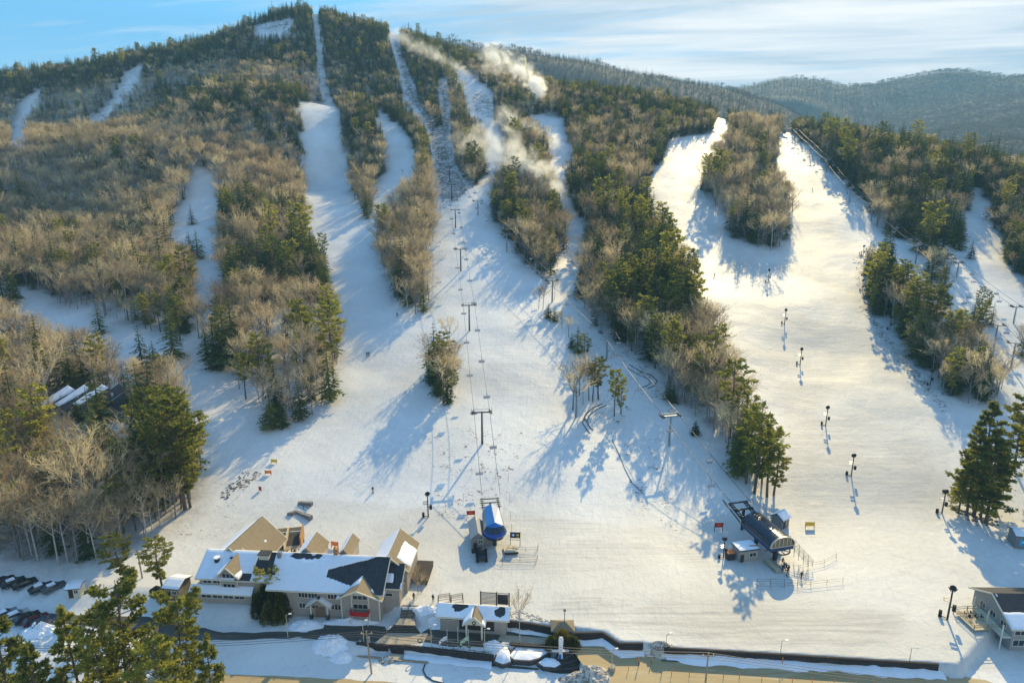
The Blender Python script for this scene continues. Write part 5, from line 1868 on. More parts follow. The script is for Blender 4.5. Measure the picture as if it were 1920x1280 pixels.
# ------------------------------------------------------------------ lift terminals
def build_blue_terminal():
    a, b = Vector(at_z(925, 1003, 3.6)), Vector(at_z(923, 944, 6.2))
    p = Vector(at_z(930, 1013, 2.9))
    g = gz(p.x, p.y)
    top = Vector(at_z(921, 944, 6.2))
    ang = math.atan2(-(top.x - p.x), top.y - p.y)
    Ln = (top - p).xy.length
    r = thing('lift_terminal', 'bright blue chairlift terminal with a wrapped band of dark windows', 'lift terminal', (p.x, p.y, g), ang)
    z0, z1, z2, z3 = 2.7, 3.7, 5.2, 6.1
    # hull: skirt, side walls leaning in, two roof planes, sloped glazed nose
    def ring(y, w0, w1, w2, za, zb, zc, zd):
        return [(-w0, y, za), (w0, y, za), (w1, y, zb), (w2, y, zc), (0, y, zd), (-w2, y, zc), (-w1, y, zb)]
    y1 = Ln
    sec = [ring(0.0, 2.2, 2.75, 1.8, z0, z1, 5.1, 5.5), ring(2.6, 2.5, 2.7, 1.85, z0, z1, 5.3, z3), ring(y1, 2.0, 2.3, 1.6, z0, z1, 5.2, 6.0)]
    vs = [v for rr in sec for v in rr]
    side, roofm = MB(), MB()
    for k in (1,):
        A, B = k * 7, (k + 1) * 7
        side.add([vs[A + i] for i in (1, 2, 3)] + [vs[B + i] for i in (1, 2, 3)], [(0, 3, 4, 1), (1, 4, 5, 2)])
        side.add([vs[A + i] for i in (0, 6, 5)] + [vs[B + i] for i in (0, 6, 5)], [(0, 1, 4, 3), (1, 2, 5, 4)])
    side.add([vs[7], vs[8], vs[15], vs[14]], [(0, 1, 2, 3)])
    side.add(vs[14:21], [(0, 1, 2, 3, 4, 5, 6)])
    part('side_panel', side.mesh('side_panel', M_GREYWOOD if False else mat('grey_panel', (.24, .26, .28), .5)), r)
    for sgn, nm in ((-1, 3), (1, 3)):
        q = [(0, 2.4, z3 + .06), (sgn * 1.95, 2.4, 5.3), (sgn * 1.75, y1 + .2, 5.2), (0, y1 + .2, 6.06)]
        mb = MB()
        mb.slab(q, .12)
        part('roof_panel', mb.mesh('roof_panel', M_BLUE), r)
    # nose: five facets of skirt and window
    N = 7
    T = [math.pi * i / (N - 1) for i in range(N)]
    def arc(rx, ry, z, y0):
        return [(-rx * math.cos(t), y0 - ry * math.sin(t), z) for t in T]
    lo, md, hi, tp = arc(2.2, 1.9, z0, 2.5), arc(2.85, 2.7, z1, 2.5), arc(2.6, 2.2, 4.1, 2.5), arc(1.9, .95, 5.3, 2.5)
    sk = MB()
    for i in range(N - 1):
        sk.add([lo[i], lo[i + 1], md[i + 1], md[i]], [(0, 1, 2, 3)])
        sk.add([md[i], md[i + 1], hi[i + 1], hi[i]], [(0, 1, 2, 3)])
    sk.add(lo, [tuple(reversed(range(N)))])
    part('skirt', sk.mesh('skirt', M_BLUEDARK), r)
    fr = MB()
    for i in range(N - 1):
        mb = MB()
        mb.add([hi[i], hi[i + 1], tp[i + 1], tp[i]], [(0, 1, 2, 3)])
        part('pane', mb.mesh('pane', M_GLASS), r)
    for i in range(N):
        fr.bar(hi[i], tp[i], .10)
    part('mullion', fr.mesh('mullion', M_BLUEDARK), r)
    cap = MB()
    cap.add(tp + [(0, 2.5, z3 + .07)], [(i, i + 1, N) for i in range(N - 1)])
    part('nose_cap', cap.mesh('nose_cap', M_BLUE), r)
    # masts, bullwheel, sheave frame behind
    for y in (3.0, y1 - 2.5):
        box_part('mast', r, M_DARKSTEEL, (0, y, 1.2, .9, .9, 3.2))
    mb = MB()
    for i in range(20):
        t0, t1 = 2 * math.pi * i / 20, 2 * math.pi * (i + 1) / 20
        mb.bar((2.0 * math.cos(t0), 2.6 + 2.0 * math.sin(t0), 2.5), (2.0 * math.cos(t1), 2.6 + 2.0 * math.sin(t1), 2.5), .2)
    for i in range(3):
        t0 = math.pi * i / 3
        mb.bar((2.0 * math.cos(t0), 2.6 + 2.0 * math.sin(t0), 2.5), (-2.0 * math.cos(t0), 2.6 - 2.0 * math.sin(t0), 2.5), .14)
    part('bullwheel', mb.mesh('bullwheel', M_DARKSTEEL), r)
    mb = MB()
    for x in (-2.0, 2.0):
        mb.bar((x, y1, 5.0), (x, y1 + 4.5, 5.4), .22)
        mb.bar((x, y1, 4.3), (x, y1 + 4.5, 4.7), .22)
        for i in range(5):
            mb.bar((x - .5, y1 + .6 + i, 5.1), (x + .5, y1 + .6 + i, 5.1), .12)
    for i in (0.3, 2.4, 4.4):
        mb.bar((-2.4, y1 + i, 5.2), (2.4, y1 + i, 5.2), .22)
    mb.bar((0, y1 + 2.0, -.5), (0, y1 + 2.0, 5.2), .6, n=8)
    part('sheave_frame', mb.mesh('sheave_frame', M_DARKSTEEL), r)
    box_part('ramp', r, M_PALEWOOD, (3.4, -.2, .45, 3.2, 3.0, .18))
    box_part('ramp_edge', r, M_DARKWOOD, (3.4, -1.8, .4, 3.2, .15, .5))
    return r


build_blue_terminal()


def build_barrel_terminal():
    p = Vector(at_z(1467, 1026, 4.4))
    top = Vector(at_z(1412, 975, 4.9))
    g = gz(p.x, p.y)
    ang = math.atan2(-(top.x - p.x), top.y - p.y)
    Ln = (top - p).xy.length
    r = thing('lift_terminal', 'dark barrel roofed chairlift terminal with ribbed smoked panels and navy band', 'lift terminal', (p.x, p.y, g), ang)
    z0, W, H = 4.1, 2.95, 2.35
    # navy skirt
    mb = MB()
    mb.box(0, Ln / 2, z0, 2 * W, Ln, 1.0)
    part('skirt', mb.mesh('skirt', M_NAVY), r)
    mb = MB()
    mb.box(-W - .03, Ln / 2, z0 + .42, .08, Ln, .1)
    mb.box(W + .03, Ln / 2, z0 + .42, .08, Ln, .1)
    mb.box(0, -.03, z0 + .42, 2 * W, .08, .1)
    part('band_strip', mb.mesh('band_strip', M_STEEL), r)
    N, K = 12, 13
    zb = z0 + .5
    def pt(t, y, k=1.0):
        return (-W * k * math.cos(t), y, zb + H * k * math.sin(t) ** .85)
    for j in range(K):
        ya, yb = Ln * j / K + .03, Ln * (j + 1) / K - .03
        mb = MB()
        vs, fs = [], []
        for i in range(N + 1):
            t = math.pi * i / N
            vs += [pt(t, ya), pt(t, yb), pt(t, ya, .975), pt(t, yb, .975)]
        for i in range(N):
            b = 4 * i
            fs += [(b, b + 1, b + 5, b + 4), (b + 2, b + 6, b + 7, b + 3), (b, b + 4, b + 6, b + 2), (b + 1, b + 3, b + 7, b + 5)]
        mb.add(vs, fs)
        part('roof_panel', mb.mesh('roof_panel', M_BARREL, smooth=False), r)
    for j in range(K + 1):
        mb = MB()
        y = Ln * j / K
        for i in range(N):
            mb.bar(pt(math.pi * i / N, y, 1.0), pt(math.pi * (i + 1) / N, y, 1.0), .09)
        part('rib', mb.mesh('rib', M_NAVY), r)
    # glazed arch at the front
    mb = MB()
    for i in range(N):
        mb.bar(pt(math.pi * i / N, -.06, 1.02), pt(math.pi * (i + 1) / N, -.06, 1.02), .3, .2)
    for k in range(1, 6):
        x = -W + 2 * W * k / 6
        zt = zb + H * max(0, 1 - (x / W) ** 2) ** .43
        mb.bar((x, -.06, zb), (x, -.06, zt), .12)
    mb.bar((-W, -.06, zb + .02), (W, -.06, zb + .02), .16)
    part('arch_frame', mb.mesh('arch_frame', mat('champagne_frame', (.55, .50, .40), .4, .3)), r)
    for k in range(6):
        xa, xb = -W + 2 * W * k / 6, -W + 2 * W * (k + 1) / 6
        f = lambda x: zb + H * max(0, 1 - (x / W) ** 2) ** .43
        mb = MB()
        mb.add([(xa, .03, zb), (xb, .03, zb), (xb, .03, f(xb)), (xa, .03, f(xa))], [(0, 1, 2, 3)])
        part('pane', mb.mesh('pane', mat('amber_glass', (.22, .16, .09), .15)), r)
    mb = MB()
    back = [pt(math.pi * i / N, Ln + .01) for i in range(N + 1)]
    mb.add(back, [tuple(range(N + 1))])
    part('back_wall', mb.mesh('back_wall', M_BARREL), r)
    for y in (2.2, Ln - 2.0):
        mb = MB()
        mb.bar((0, y, -.4), (0, y, 3.7), 1.0, n=10)
        part('mast', mb.mesh('mast', M_DARKSTEEL), r)
    mb = MB()
    for i in range(24):
        t0, t1 = 2 * math.pi * i / 24, 2 * math.pi * (i + 1) / 24
        mb.bar((2.4 * math.cos(t0), 1.2 + 2.4 * math.sin(t0), 3.3), (2.4 * math.cos(t1), 1.2 + 2.4 * math.sin(t1), 3.3), .22)
    for i in range(4):
        t0 = math.pi * i / 4
        mb.bar((2.4 * math.cos(t0), 1.2 + 2.4 * math.sin(t0), 3.3), (-2.4 * math.cos(t0), 1.2 - 2.4 * math.sin(t0), 3.3), .14)
    part('bullwheel', mb.mesh('bullwheel', M_DARKSTEEL), r)
    mb = MB()
    for x in (-2.3, 2.3):
        mb.bar((x, Ln, 4.6), (x, Ln + 7, 6.0), .3)
        mb.bar((x * .7, Ln, 4.6), (x * .7, Ln + 7, 6.0), .2)
        for i in range(8):
            mb.bar((x * .6, Ln + .6 + i * .8, 4.8 + i * .16), (x * 1.15, Ln + .6 + i * .8, 4.8 + i * .16), .16)
    for i in (1.5, 4.0, 6.5):
        mb.bar((-2.6, Ln + i, 4.9 + i * .2), (2.6, Ln + i, 4.9 + i * .2), .3)
    mb.bar((0, Ln + 4.0, -1), (0, Ln + 4.0, 5.6), .7, n=8)
    mb.bar((-3.4, Ln - .5, 4.6), (-3.4, Ln + 8, 6.6), .25)
    part('sheave_frame', mb.mesh('sheave_frame', M_DARKSTEEL), r)
    # service walkway at the sunny side
    mb = MB()
    for i in range(5):
        x, y, z = 3.6 + .25 * i, 2.0 - 1.3 * i, 3.2 - .5 * i
        mb.bar((x, y, z - 2.2 + .4 * i), (x, y, z + 1.0), .08)
        mb.bar((x + 1.2, y, z - 2.2 + .4 * i), (x + 1.2, y, z + 1.0), .08)
        mb.bar((x, y, z + 1.0), (x + 1.2, y, z + 1.0), .07)
        if i:
            for dz in (0, .5, 1.0):
                mb.bar((x - .25, y + 1.3, z + .5 + dz), (x, y, z + dz), .07)
                mb.bar((x + .95, y + 1.3, z + .5 + dz), (x + 1.2, y, z + dz), .07)
    part('service_stairs', mb.mesh('service_stairs', M_PALEWOOD), r)
    box_part('loading_deck', r, M_PALEWOOD, (-2.2, -.4, .35, 1.8, 4.6, .12))
    box_part('loading_edge', r, M_WOOD, (-3.1, -.4, .5, .1, 4.6, .6), (-1.3, -.4, .5, .1, 4.6, .6))
    return r


build_barrel_terminal()

# ------------------------------------------------------------------ chairlifts: towers, ropes, chairs
def tower_mesh_parts(h, gauge):
    pole = MB()
    pole.bar((0, 0, -1.0), (0, 0, h), .62, n=10, w2=.42)
    head = MB()
    head.box(0, 0, h, gauge + .6, .32, .34)
    head.box(0, .0, h + .95, gauge * .9, .07, .07)
    for x in (-gauge * .45, 0, gauge * .45):
        head.bar((x, 0, h), (x, 0, h + .95), .07)
    shv = []
    for sx in (-1, 1):
        m = MB()
        m.box(sx * gauge / 2, 0, h + .12, .10, 3.2, .22)
        for k in range(6):
            y = -1.4 + k * .56
            m.bar((sx * gauge / 2 - .12, y, h + .32), (sx * gauge / 2 + .12, y, h + .32), .42, n=8)
        m.box(sx * (gauge / 2 + .45), 0, h - .05, .5, 3.2, .05)
        for y in (-1.5, 0, 1.5):
            m.bar((sx * (gauge / 2 + .68), y, h - .05), (sx * (gauge / 2 + .68), y, h + .8), .05)
        m.bar((sx * (gauge / 2 + .68), -1.5, h + .8), (sx * (gauge / 2 + .68), 1.5, h + .8), .05)
        shv.append(m)
    lad = MB()
    lad.bar((.42, -.2, 0), (.32, -.2, h), .05)
    lad.bar((.42, .2, 0), (.32, .2, h), .05)
    return pole, head, shv, lad


def chair_meshes():
    hang = MB()
    hang.tube([(0, 0, 0), (0, -.12, -.5), (0, .15, -1.6)], .035, 5)
    hang.bar((-.95, .15, -1.6), (.95, .15, -1.6), .07)
    for x in (-.95, .95):
        hang.tube([(x, .15, -1.6), (x, .12, -2.3), (x, -.35, -2.32)], .03, 4)
    seat = MB()
    seat.box(0, -.18, -2.34, 1.9, .5, .07)
    back = MB()
    back.box(0, .12, -2.0, 1.9, .06, .5)
    return hang.mesh('hanger', M_DARKSTEEL), seat.mesh('seat', mat('chair_seat', (.30, .31, .33), .6)), back.mesh('backrest', mat('chair_back', (.42, .43, .45), .5))


CH_HANG, CH_SEAT, CH_BACK = chair_meshes()
_j = MB()
_j.tube([(0, 0, 0), (0, .15, -1.6)], .05, 4)
_j.box(0, .15, -1.6, 1.9, .07, .07)
for _x in (-.95, .95):
    _j.bar((_x, .15, -1.6), (_x, .12, -2.3), .06)
_j.box(0, -.18, -2.34, 1.9, .5, .09)
_j.box(0, .12, -2.0, 1.9, .07, .5)
CH_FAR = _j.mesh('lift_chair', mat('chair_seat', (.30, .31, .33), .6))


def rope_curve(pts, sag):
    out = []
    for a, b in zip(pts[:-1], pts[1:]):
        n = 10
        for k in range(n):
            t = k / n
            p = a.lerp(b, t)
            p.z -= sag * (b - a).length * 4 * t * (1 - t)
            out.append(p)
    out.append(pts[-1])
    return out


def lift(name_phrase, towers, gauge, start=None, end=None, spacing=15.0, sag=.012, steel=None, twin=1, rope_r=.05, phase=(.3, .7), n_label=True):
    """towers: (px, py of the foot, height). start/end: points where the ropes begin and end"""
    feet = [hit(px, py) for px, py, h in towers]
    heads = []
    steel = steel or M_DARKSTEEL
    pts = [f.copy() for f in feet]
    for i, (f, (px, py, h)) in enumerate(zip(feet, towers)):
        a = feet[max(0, i - 1)]
        b = feet[min(len(feet) - 1, i + 1)]
        if a == b:
            b = end if end is not None else a + Vector((0, 1, 0))
        ang = math.atan2(-(b.x - a.x), b.y - a.y)
        where = 'lowest' if i == 0 else ('highest' if i == len(feet) - 1 else ['second', 'third', 'fourth', 'fifth', 'sixth', 'seventh', 'eighth', 'ninth', 'tenth'][i - 1] + ' lowest')
        t = thing('lift_tower', '%s steel tower of the %s' % (where, name_phrase), 'lift tower', f, ang, 'towers of the %s' % name_phrase)
        po, hd, sh, ld = tower_mesh_parts(h, gauge)
        part('pole', po.mesh('pole', steel), t)
        part('crossarm', hd.mesh('crossarm', steel), t)
        for m in sh:
            part('sheave_train', m.mesh('sheave_train', M_DARKSTEEL), t)
        part('ladder', ld.mesh('ladder', steel), t)
        M = Matrix.Translation(f) @ Matrix.Rotation(ang, 4, 'Z')
        heads.append((M @ Vector((-gauge / 2, 0, h + .55)), M @ Vector((gauge / 2, 0, h + .55))))
    for side in (0, 1):
        P = [h[side] for h in heads]
        if start is not None:
            d = (heads[0][1] - heads[0][0]).normalized() * gauge * .5 * (1 if side else -1)
            P = [start + d] + P
        if end is not None:
            d = (heads[-1][1] - heads[-1][0]).normalized() * gauge * .5 * (1 if side else -1)
            P = P + [end + d]
        curve = rope_curve(P, sag)
        mb = MB()
        mb.tube(curve, rope_r, 4)
        o = bpy.data.objects.new('haul_rope', mb.mesh('haul_rope', M_ROPE))
        link(o)
        tag(o, '%s haul rope of the %s' % ('uphill' if side else 'downhill', name_phrase), 'rope', 'ropes of the %s' % name_phrase)
        # chairs along the rope
        seg = [(b - a).length for a, b in zip(curve[:-1], curve[1:])]
        L = sum(seg)
        s = spacing * phase[side] + 3
        tower_s, acc, k = [], 0, 0
        while s < L - 2:
            acc, i = 0, 0
            while acc + seg[i] < s:
                acc += seg[i]
                i += 1
            a, b = curve[i], curve[i + 1]
            p = a.lerp(b, (s - acc) / seg[i])
            d = b - a
            ang = math.atan2(-d.x, d.y) + (0 if side else math.pi)
            lab, grp = '%s empty chair up the %s rope of the %s' % ('lowest' if k == 0 else NTH[k], 'uphill' if side else 'downhill', name_phrase), 'chairs of the %s' % name_phrase
            if p.y < 360:
                c = thing('lift_chair', lab, 'lift chair', p, ang, grp)
                part('hanger', CH_HANG, c)
                part('seat', CH_SEAT, c)
                part('backrest', CH_BACK, c)
            else:
                c = bpy.data.objects.new('lift_chair', CH_FAR)
                link(c)
                c.location = p
                c.rotation_euler = (0, 0, ang)
                tag(c, lab, 'lift chair', grp)
            s += spacing
            k += 1


lift('middle chairlift', [(904, 832, 10.0), (880, 620, 10.5), (864, 508, 10.5), (854, 427, 10), (847, 377, 10), (843, 338, 9), (829, 300, 9), (812, 250, 9), (795, 205, 9), (772, 150, 8.5), (752, 105, 8)], 4.6, Vector(at_z(921, 940, 6.0)) if False else hit(921, 962) + Vector((0, 0, 5.2)), None, 25.0)
lift('lift from the barrel terminal', [(1254, 836, 9.5), (1137, 672, 10), (1035, 566, 9.5), (950, 472, 9), (896, 404, 8.5), (866, 350, 8), (846, 296, 8), (840, 240, 8), (832, 175, 7.5)], 5.0, hit(1388, 985) + Vector((0, 0, 6.0)), None, 24.0, steel=M_STEEL)
lift('far chairlift by the ridge', [(1895, 690, 9.5), (1863, 652, 9), (1716, 494, 9.5), (1633, 415, 9), (1592, 380, 9), (1549, 322, 8.5), (1518, 290, 8), (1490, 262, 8)], 4.4, Vector(at_y(1990, 760, 190.0)) + Vector((0, 0, 3)), hit(1468, 248) + Vector((0, 0, 5.5)), 18.0, steel=M_STEEL)
lift('short beginner lift', [(1900, 606, 7.0), (1793, 520, 7.0), (1779, 512, 7.0)], 3.4, None, None, 22.0, steel=M_STEEL)
p = hit(1468, 250)
t = thing('top_station', 'open steel top station of the far chairlift on the ridge', 'lift terminal', p, R(25))
mb = MB()
mb.bar((0, 0, 0), (0, 0, 5.2), .6, n=8)
mb.box(0, 0, 5.3, 4.8, 9.0, .5)
for x in (-2.2, 2.2):
    mb.bar((x, -4, 5.5), (x, 4, 5.5), .25)
part('frame', mb.mesh('frame', M_STEEL), t)
box_part('operator_hut', t, M_GREYWOOD, (3.5, 2, 1.2, 2.2, 2.2, 2.4))
p = hit(829, 160)

# ------------------------------------------------------------------ snow guns
def gun_meshes():
    pole = MB()
    pole.bar((0, 0, -.4), (0, 0, 5.6), .34, n=8, w2=.26)
    barrel = MB()
    prof = [(-.72, .34), (-.64, .46), (0, .49), (.48, .42), (.62, .47), (.65, .32)]
    n = 14
    vs, fs = [], []
    tilt = Matrix.Rotation(R(28), 3, 'X')
    for y, rr in prof:
        for k in range(n):
            t = 2 * math.pi * k / n
            vs.append(tilt @ Vector((rr * math.cos(t), y, rr * math.sin(t))) + Vector((0, -.1, 6.15)))
    for j in range(len(prof) - 1):
        fs += [(j * n + k, j * n + (k + 1) % n, (j + 1) * n + (k + 1) % n, (j + 1) * n + k) for k in range(n)]
    fs += [tuple(reversed(range(n))), tuple(range((len(prof) - 1) * n, len(prof) * n))]
    barrel.add(vs, fs)
    yoke = MB()
    for s in (-1, 1):
        yoke.bar((s * .2, 0, 5.5), (s * .68, -.1, 6.15), .1)
    box = MB()
    box.box(-.65, .15, 2.6, .55, .5, 1.1)
    box.bar((-.6, .1, 2.6), (0, 0, 2.6), .1)
    hyd = MB()
    hyd.box(1.1, -.4, .55, .5, .5, 1.3)
    hyd.bar((1.1, -.4, .2), (.2, -.1, .2), .12)
    rail = MB()
    for z in (3.6, 4.2):
        rail.box(.55, 0, z, 1.0, .7, .06)
    for x, y in ((.1, -.32), (1.0, -.32), (.1, .32), (1.0, .32)):
        rail.bar((x, y, 3.6), (x, y, 4.2), .05)
    return pole.mesh('pole', M_DARKSTEEL), barrel.mesh('fan_barrel', M_BLACK), yoke.mesh('yoke', M_DARKSTEEL), box.mesh('control_box', M_BLACK), hyd.mesh('hydrant_box', M_BLACK), rail.mesh('service_cage', M_STEEL)


GUN = gun_meshes()
for px, py, ang, lb, sc in [(1548, 798, 170, 'fan snow gun in the middle of the wide run, third uphill of its line', 1.0), (1500, 684, 165, 'fan snow gun in the middle of the wide run between two others', 1.0), (1471, 608, 160, 'fan snow gun on the wide run below the pointed island of trees', 1.0),
                            (1440, 530, 160, 'highest snow gun of the line, in shade below the wooded island', 1.0), (1596, 892, 175, 'lowest fan snow gun of the line on the wide run', 1.0), (803, 969, 200, 'snow gun standing near the blue lift terminal', 1.05),
                            (1776, 1161, 150, 'large snow gun on its pole near the grey lodge deck', 1.15), (1766, 962, 190, 'snow gun at the run edge under the tall pines', 1.0), (1356, 1046, 200, 'short snow gun beside the control hut', .8),
                            (1618, 480, 200, 'snow gun at the top corner of the wooded island', .85), (1616, 545, 200, 'snow gun halfway down the bent edge of the wooded island', .8), (1668, 618, 200, 'snow gun in shade beside the wooded island', .85),
                            (1744, 722, 200, 'snow gun in blue shade at the foot of the wooded island', .85), (1316, 232, 200, 'far snow gun at the top of the sunny bowl run', .8)]:
    p = hit(px, py)
    g = thing('snow_gun', lb, 'snow gun', p, R(ang), 'snow guns on the runs')
    g.scale = (sc, sc, sc)
    for nm, me in zip(('pole', 'fan_barrel', 'yoke', 'control_box', 'hydrant_box', 'service_cage'), GUN):
        part(nm, me, g)

# ------------------------------------------------------------------ banners and signs
def banner(px, py, w, h, z, m, label, rot=0.0, legs=True, marks=None, name='banner', panel_name='panel'):
    p = hit(px, py)
    g = thing(name, label, 'sign', p, R(rot))
    for s in (-1, 1):
        box_part('post', g, M_DARKWOOD, (s * w / 2, 0, (z + h) / 2 - .2, .12, .12, z + h + .5))
    box_part(panel_name, g, m, (0, -.05, z + h / 2, w, .06, h))
    for (dx, dz, mw, mh, mm) in (marks or []):
        box_part('mark', g, mm, (dx, -.10, z + h / 2 + dz, mw, .02, mh))
    return g


banner(628, 1026, 1.7, 1.1, .5, M_ORANGE, 'orange sloping banner on the snow behind the lodge roof', -14)
banner(503, 889, 1.7, .9, .3, M_ORANGE, 'pale orange banner at the foot of the tree shaded run', 0)
banner(514, 868, 1.6, .9, .3, M_YELLOW, 'yellow banner just above the orange one', -8)
banner(488, 920, .7, 1.1, .2, M_RED, 'small red banner pad near the rock line', -20)
banner(883, 971, 2.0, 1.1, 1.0, M_RED, 'red banner between posts beside the blue lift terminal', 5, marks=[(0, 0, .9, .25, M_ORANGE)])
banner(1347, 996, 2.0, 1.2, 1.2, M_RED, 'red banner between posts in the shade beside the barrel terminal', 0, marks=[(0, 0, 1.0, .2, M_ORANGE)])
banner(1518, 989, 2.2, 1.1, .5, M_YELLOW, 'bright yellow banner alone on the sunny flat', 0, marks=[(0, .15, 1.4, .12, M_ORANGE)])
g = banner(966, 1022, 2.3, 1.5, 2.0, M_BLACK, 'dark trail board with a round pale emblem on timber posts', -4, marks=[(.55, .1, .7, .35, M_YELLOW), (.55, -.4, .6, .15, M_YELLOW)], name='trail_board')
mb = MB()
mb.bar((-.45, -.09, 2.8), (-.45, -.12, 2.8), .95, n=14)
part('emblem', mb.mesh('emblem', M_BLUE), g)
mb = MB()
mb.bar((-.45, -.125, 2.8), (-.45, -.14, 2.8), .5, n=12)
part('emblem_centre', mb.mesh('emblem_centre', M_WHITE), g)
box_part('crossbar', g, M_WOOD, (0, 0, 1.5, 2.3, .1, .12))
g = banner(1411, 1046, 1.9, 1.7, 1.5, M_BLUEDARK, 'blue trail board in an orange timber frame before the control hut', 8, marks=[(.1, .1, .5, .5, M_WHITE), (0, -.6, 1.2, .2, M_ORANGE)], name='trail_board')
box_part('orange_frame', g, M_REDWOOD, (-.95, -.02, 1.7, .16, .16, 3.4), (.95, -.02, 1.7, .16, .16, 3.4), (0, -.02, 3.3, 2.0, .16, .14))

# terrain park pieces
for px, py, L, rot, lb in [(568, 966, 6.5, -35, 'long dark jump box in the terrain park'), (573, 945, 4.0, -20, 'short dark ramp above the long jump box'), (546, 964, 1.8, -10, 'small grey ramp left of the long jump box' if False else 'small grey ramp beside the long jump box')]:
    p = hit(px, py)
    g = thing('park_box', lb, 'ramp', p, R(rot))
    mb = MB()
    mb.add([(-L / 2, -.5, -.2), (L / 2, -.5, -.2), (L / 2, .5, -.2), (-L / 2, .5, -.2), (-L / 2, -.5, .35), (L / 2, -.5, .95), (L / 2, .5, .95), (-L / 2, .5, .35)], [(3, 2, 1, 0), (4, 5, 6, 7), (0, 1, 5, 4), (1, 2, 6, 5), (2, 3, 7, 6), (3, 0, 4, 7)])
    part('body', mb.mesh('body', M_GREYWOOD), g)
    box_part('slide_rail', g, M_DARKSTEEL, (0, -.52, .62, L, .08, .1))
p = hit(568, 953)
g = thing('park_rail', 'bent dark rail between the two jump ramps', 'rail', p, R(-30))
mb = MB()
mb.tube([(-1.8, 0, 0), (-1.6, 0, .8), (.2, 0, .9), (1.8, .4, .4)], .08)
mb.bar((.2, 0, 0), (.2, 0, .9), .1)
part('rail', mb.mesh('rail', M_DARKSTEEL), g)

# ------------------------------------------------------------------ rope fences, racks, poles
def rope_fence(label, pix, z=1.1, cat='fence', spacing=2.6, m=None):
    P = [hit(px, py) for px, py in pix]
    g = thing('rope_fence', label, cat, P[0])
    o = P[0]
    posts = []
    for a, b in zip(P[:-1], P[1:]):
        n = max(1, int((b - a).length / spacing))
        for k in range(n):
            posts.append(a.lerp(b, k / n) - o)
    posts.append(P[-1] - o)
    pm = MB().bar((0, 0, -.2), (0, 0, z + .1), .07, n=5).mesh('post', m or M_DARKWOOD)
    for p in posts:
        part('post', pm, g, p)
    for zz in (z * .5, z):
        mb = MB()
        mb.tube([p + Vector((0, 0, zz)) for p in posts], .022, 4)
        part('rope', mb.mesh('rope', M_ROPE), g)
    return g


rope_fence('lower rope fence of the queue maze before the barrel terminal', [(1419, 1102), (1470, 1102), (1520, 1098), (1580, 1092)])
rope_fence('second lower rope line of the queue maze before the barrel terminal', [(1419, 1093), (1470, 1094), (1520, 1099)])
rope_fence('short curved rope fence beside the barrel terminal queue', [(1499, 1068), (1515, 1064), (1545, 1058), (1568, 1046)])
rope_fence('upper rope fence of the maze below the blue terminal', [(962, 1032), (985, 1034), (1008, 1033), (1009, 1026)])
rope_fence('lower rope fence of the maze below the blue terminal', [(930, 1052), (942, 1057), (975, 1057), (1005, 1056), (1008, 1049), (975, 1048), (946, 1049)])
rope_fence('small rope pen round the attendant at the queue end', [(1495, 1078), (1498, 1085), (1510, 1082), (1512, 1076)])
rope_fence('dark pole fence under trees beside the barrel terminal', [(1410, 945), (1428, 958), (1445, 972)], 1.4)
for i, (px, py) in enumerate([(833, 1131), (857, 1131)]):
    p = hit(px, py)
    g = thing('ski_rack', ['open A shaped ski rack near the walking skier', 'second A shaped ski rack towards the notice frame'][i], 'ski rack', p, R(15))
    mb = MB()
    for x in (-1.2, 1.2):
        mb.bar((x, -.7, 0), (x, 0, 2.2), .09)
        mb.bar((x, .7, 0), (x, 0, 2.2), .09)
    part('frame', mb.mesh('frame', M_DARKWOOD), g)
    for k, z in enumerate((.6, 1.2, 1.8, 2.2)):
        y = .7 * (1 - z / 2.2)
        box_part('rail', g, M_WOOD, (0, -y, z, 2.6, .08, .08))
        box_part('rail', g, M_WOOD, (0, y, z, 2.6, .08, .08))


def lamp(px, py, py_top, label, style='street', name='street_lamp', dz=0.0):
    p = hit(px, py)
    d = p.y
    dd = ray(px, py_top)
    h = max(2.0, (CAM_H + dd[2] * d / dd[1]) - p.z)
    g = thing(name, label, 'lamp post', p, R(rng.uniform(-20, 20)))
    mb = MB()
    mb.bar((0, 0, -.2), (0, 0, h - .3), .16, n=6, w2=.11)
    part('pole', mb.mesh('pole', M_PALEWOOD if style == 'street' else M_DARKSTEEL), g)
    if style == 'lantern':
        box_part('lantern', g, M_LAMP, (0, 0, h - .1, .34, .34, .5))
        box_part('cap', g, M_BLACK, (0, 0, h + .2, .5, .5, .12))
        box_part('base', g, M_BLACK, (0, 0, .4, .35, .35, .9))
    else:
        mb = MB()
        mb.bar((0, 0, h - .35), (.7, 0, h - .1), .08)
        part('arm', mb.mesh('arm', M_STEEL), g)
        box_part('lamp_head', g, M_LAMP, (.8, 0, h - .08, .55, .26, .16))
    return g


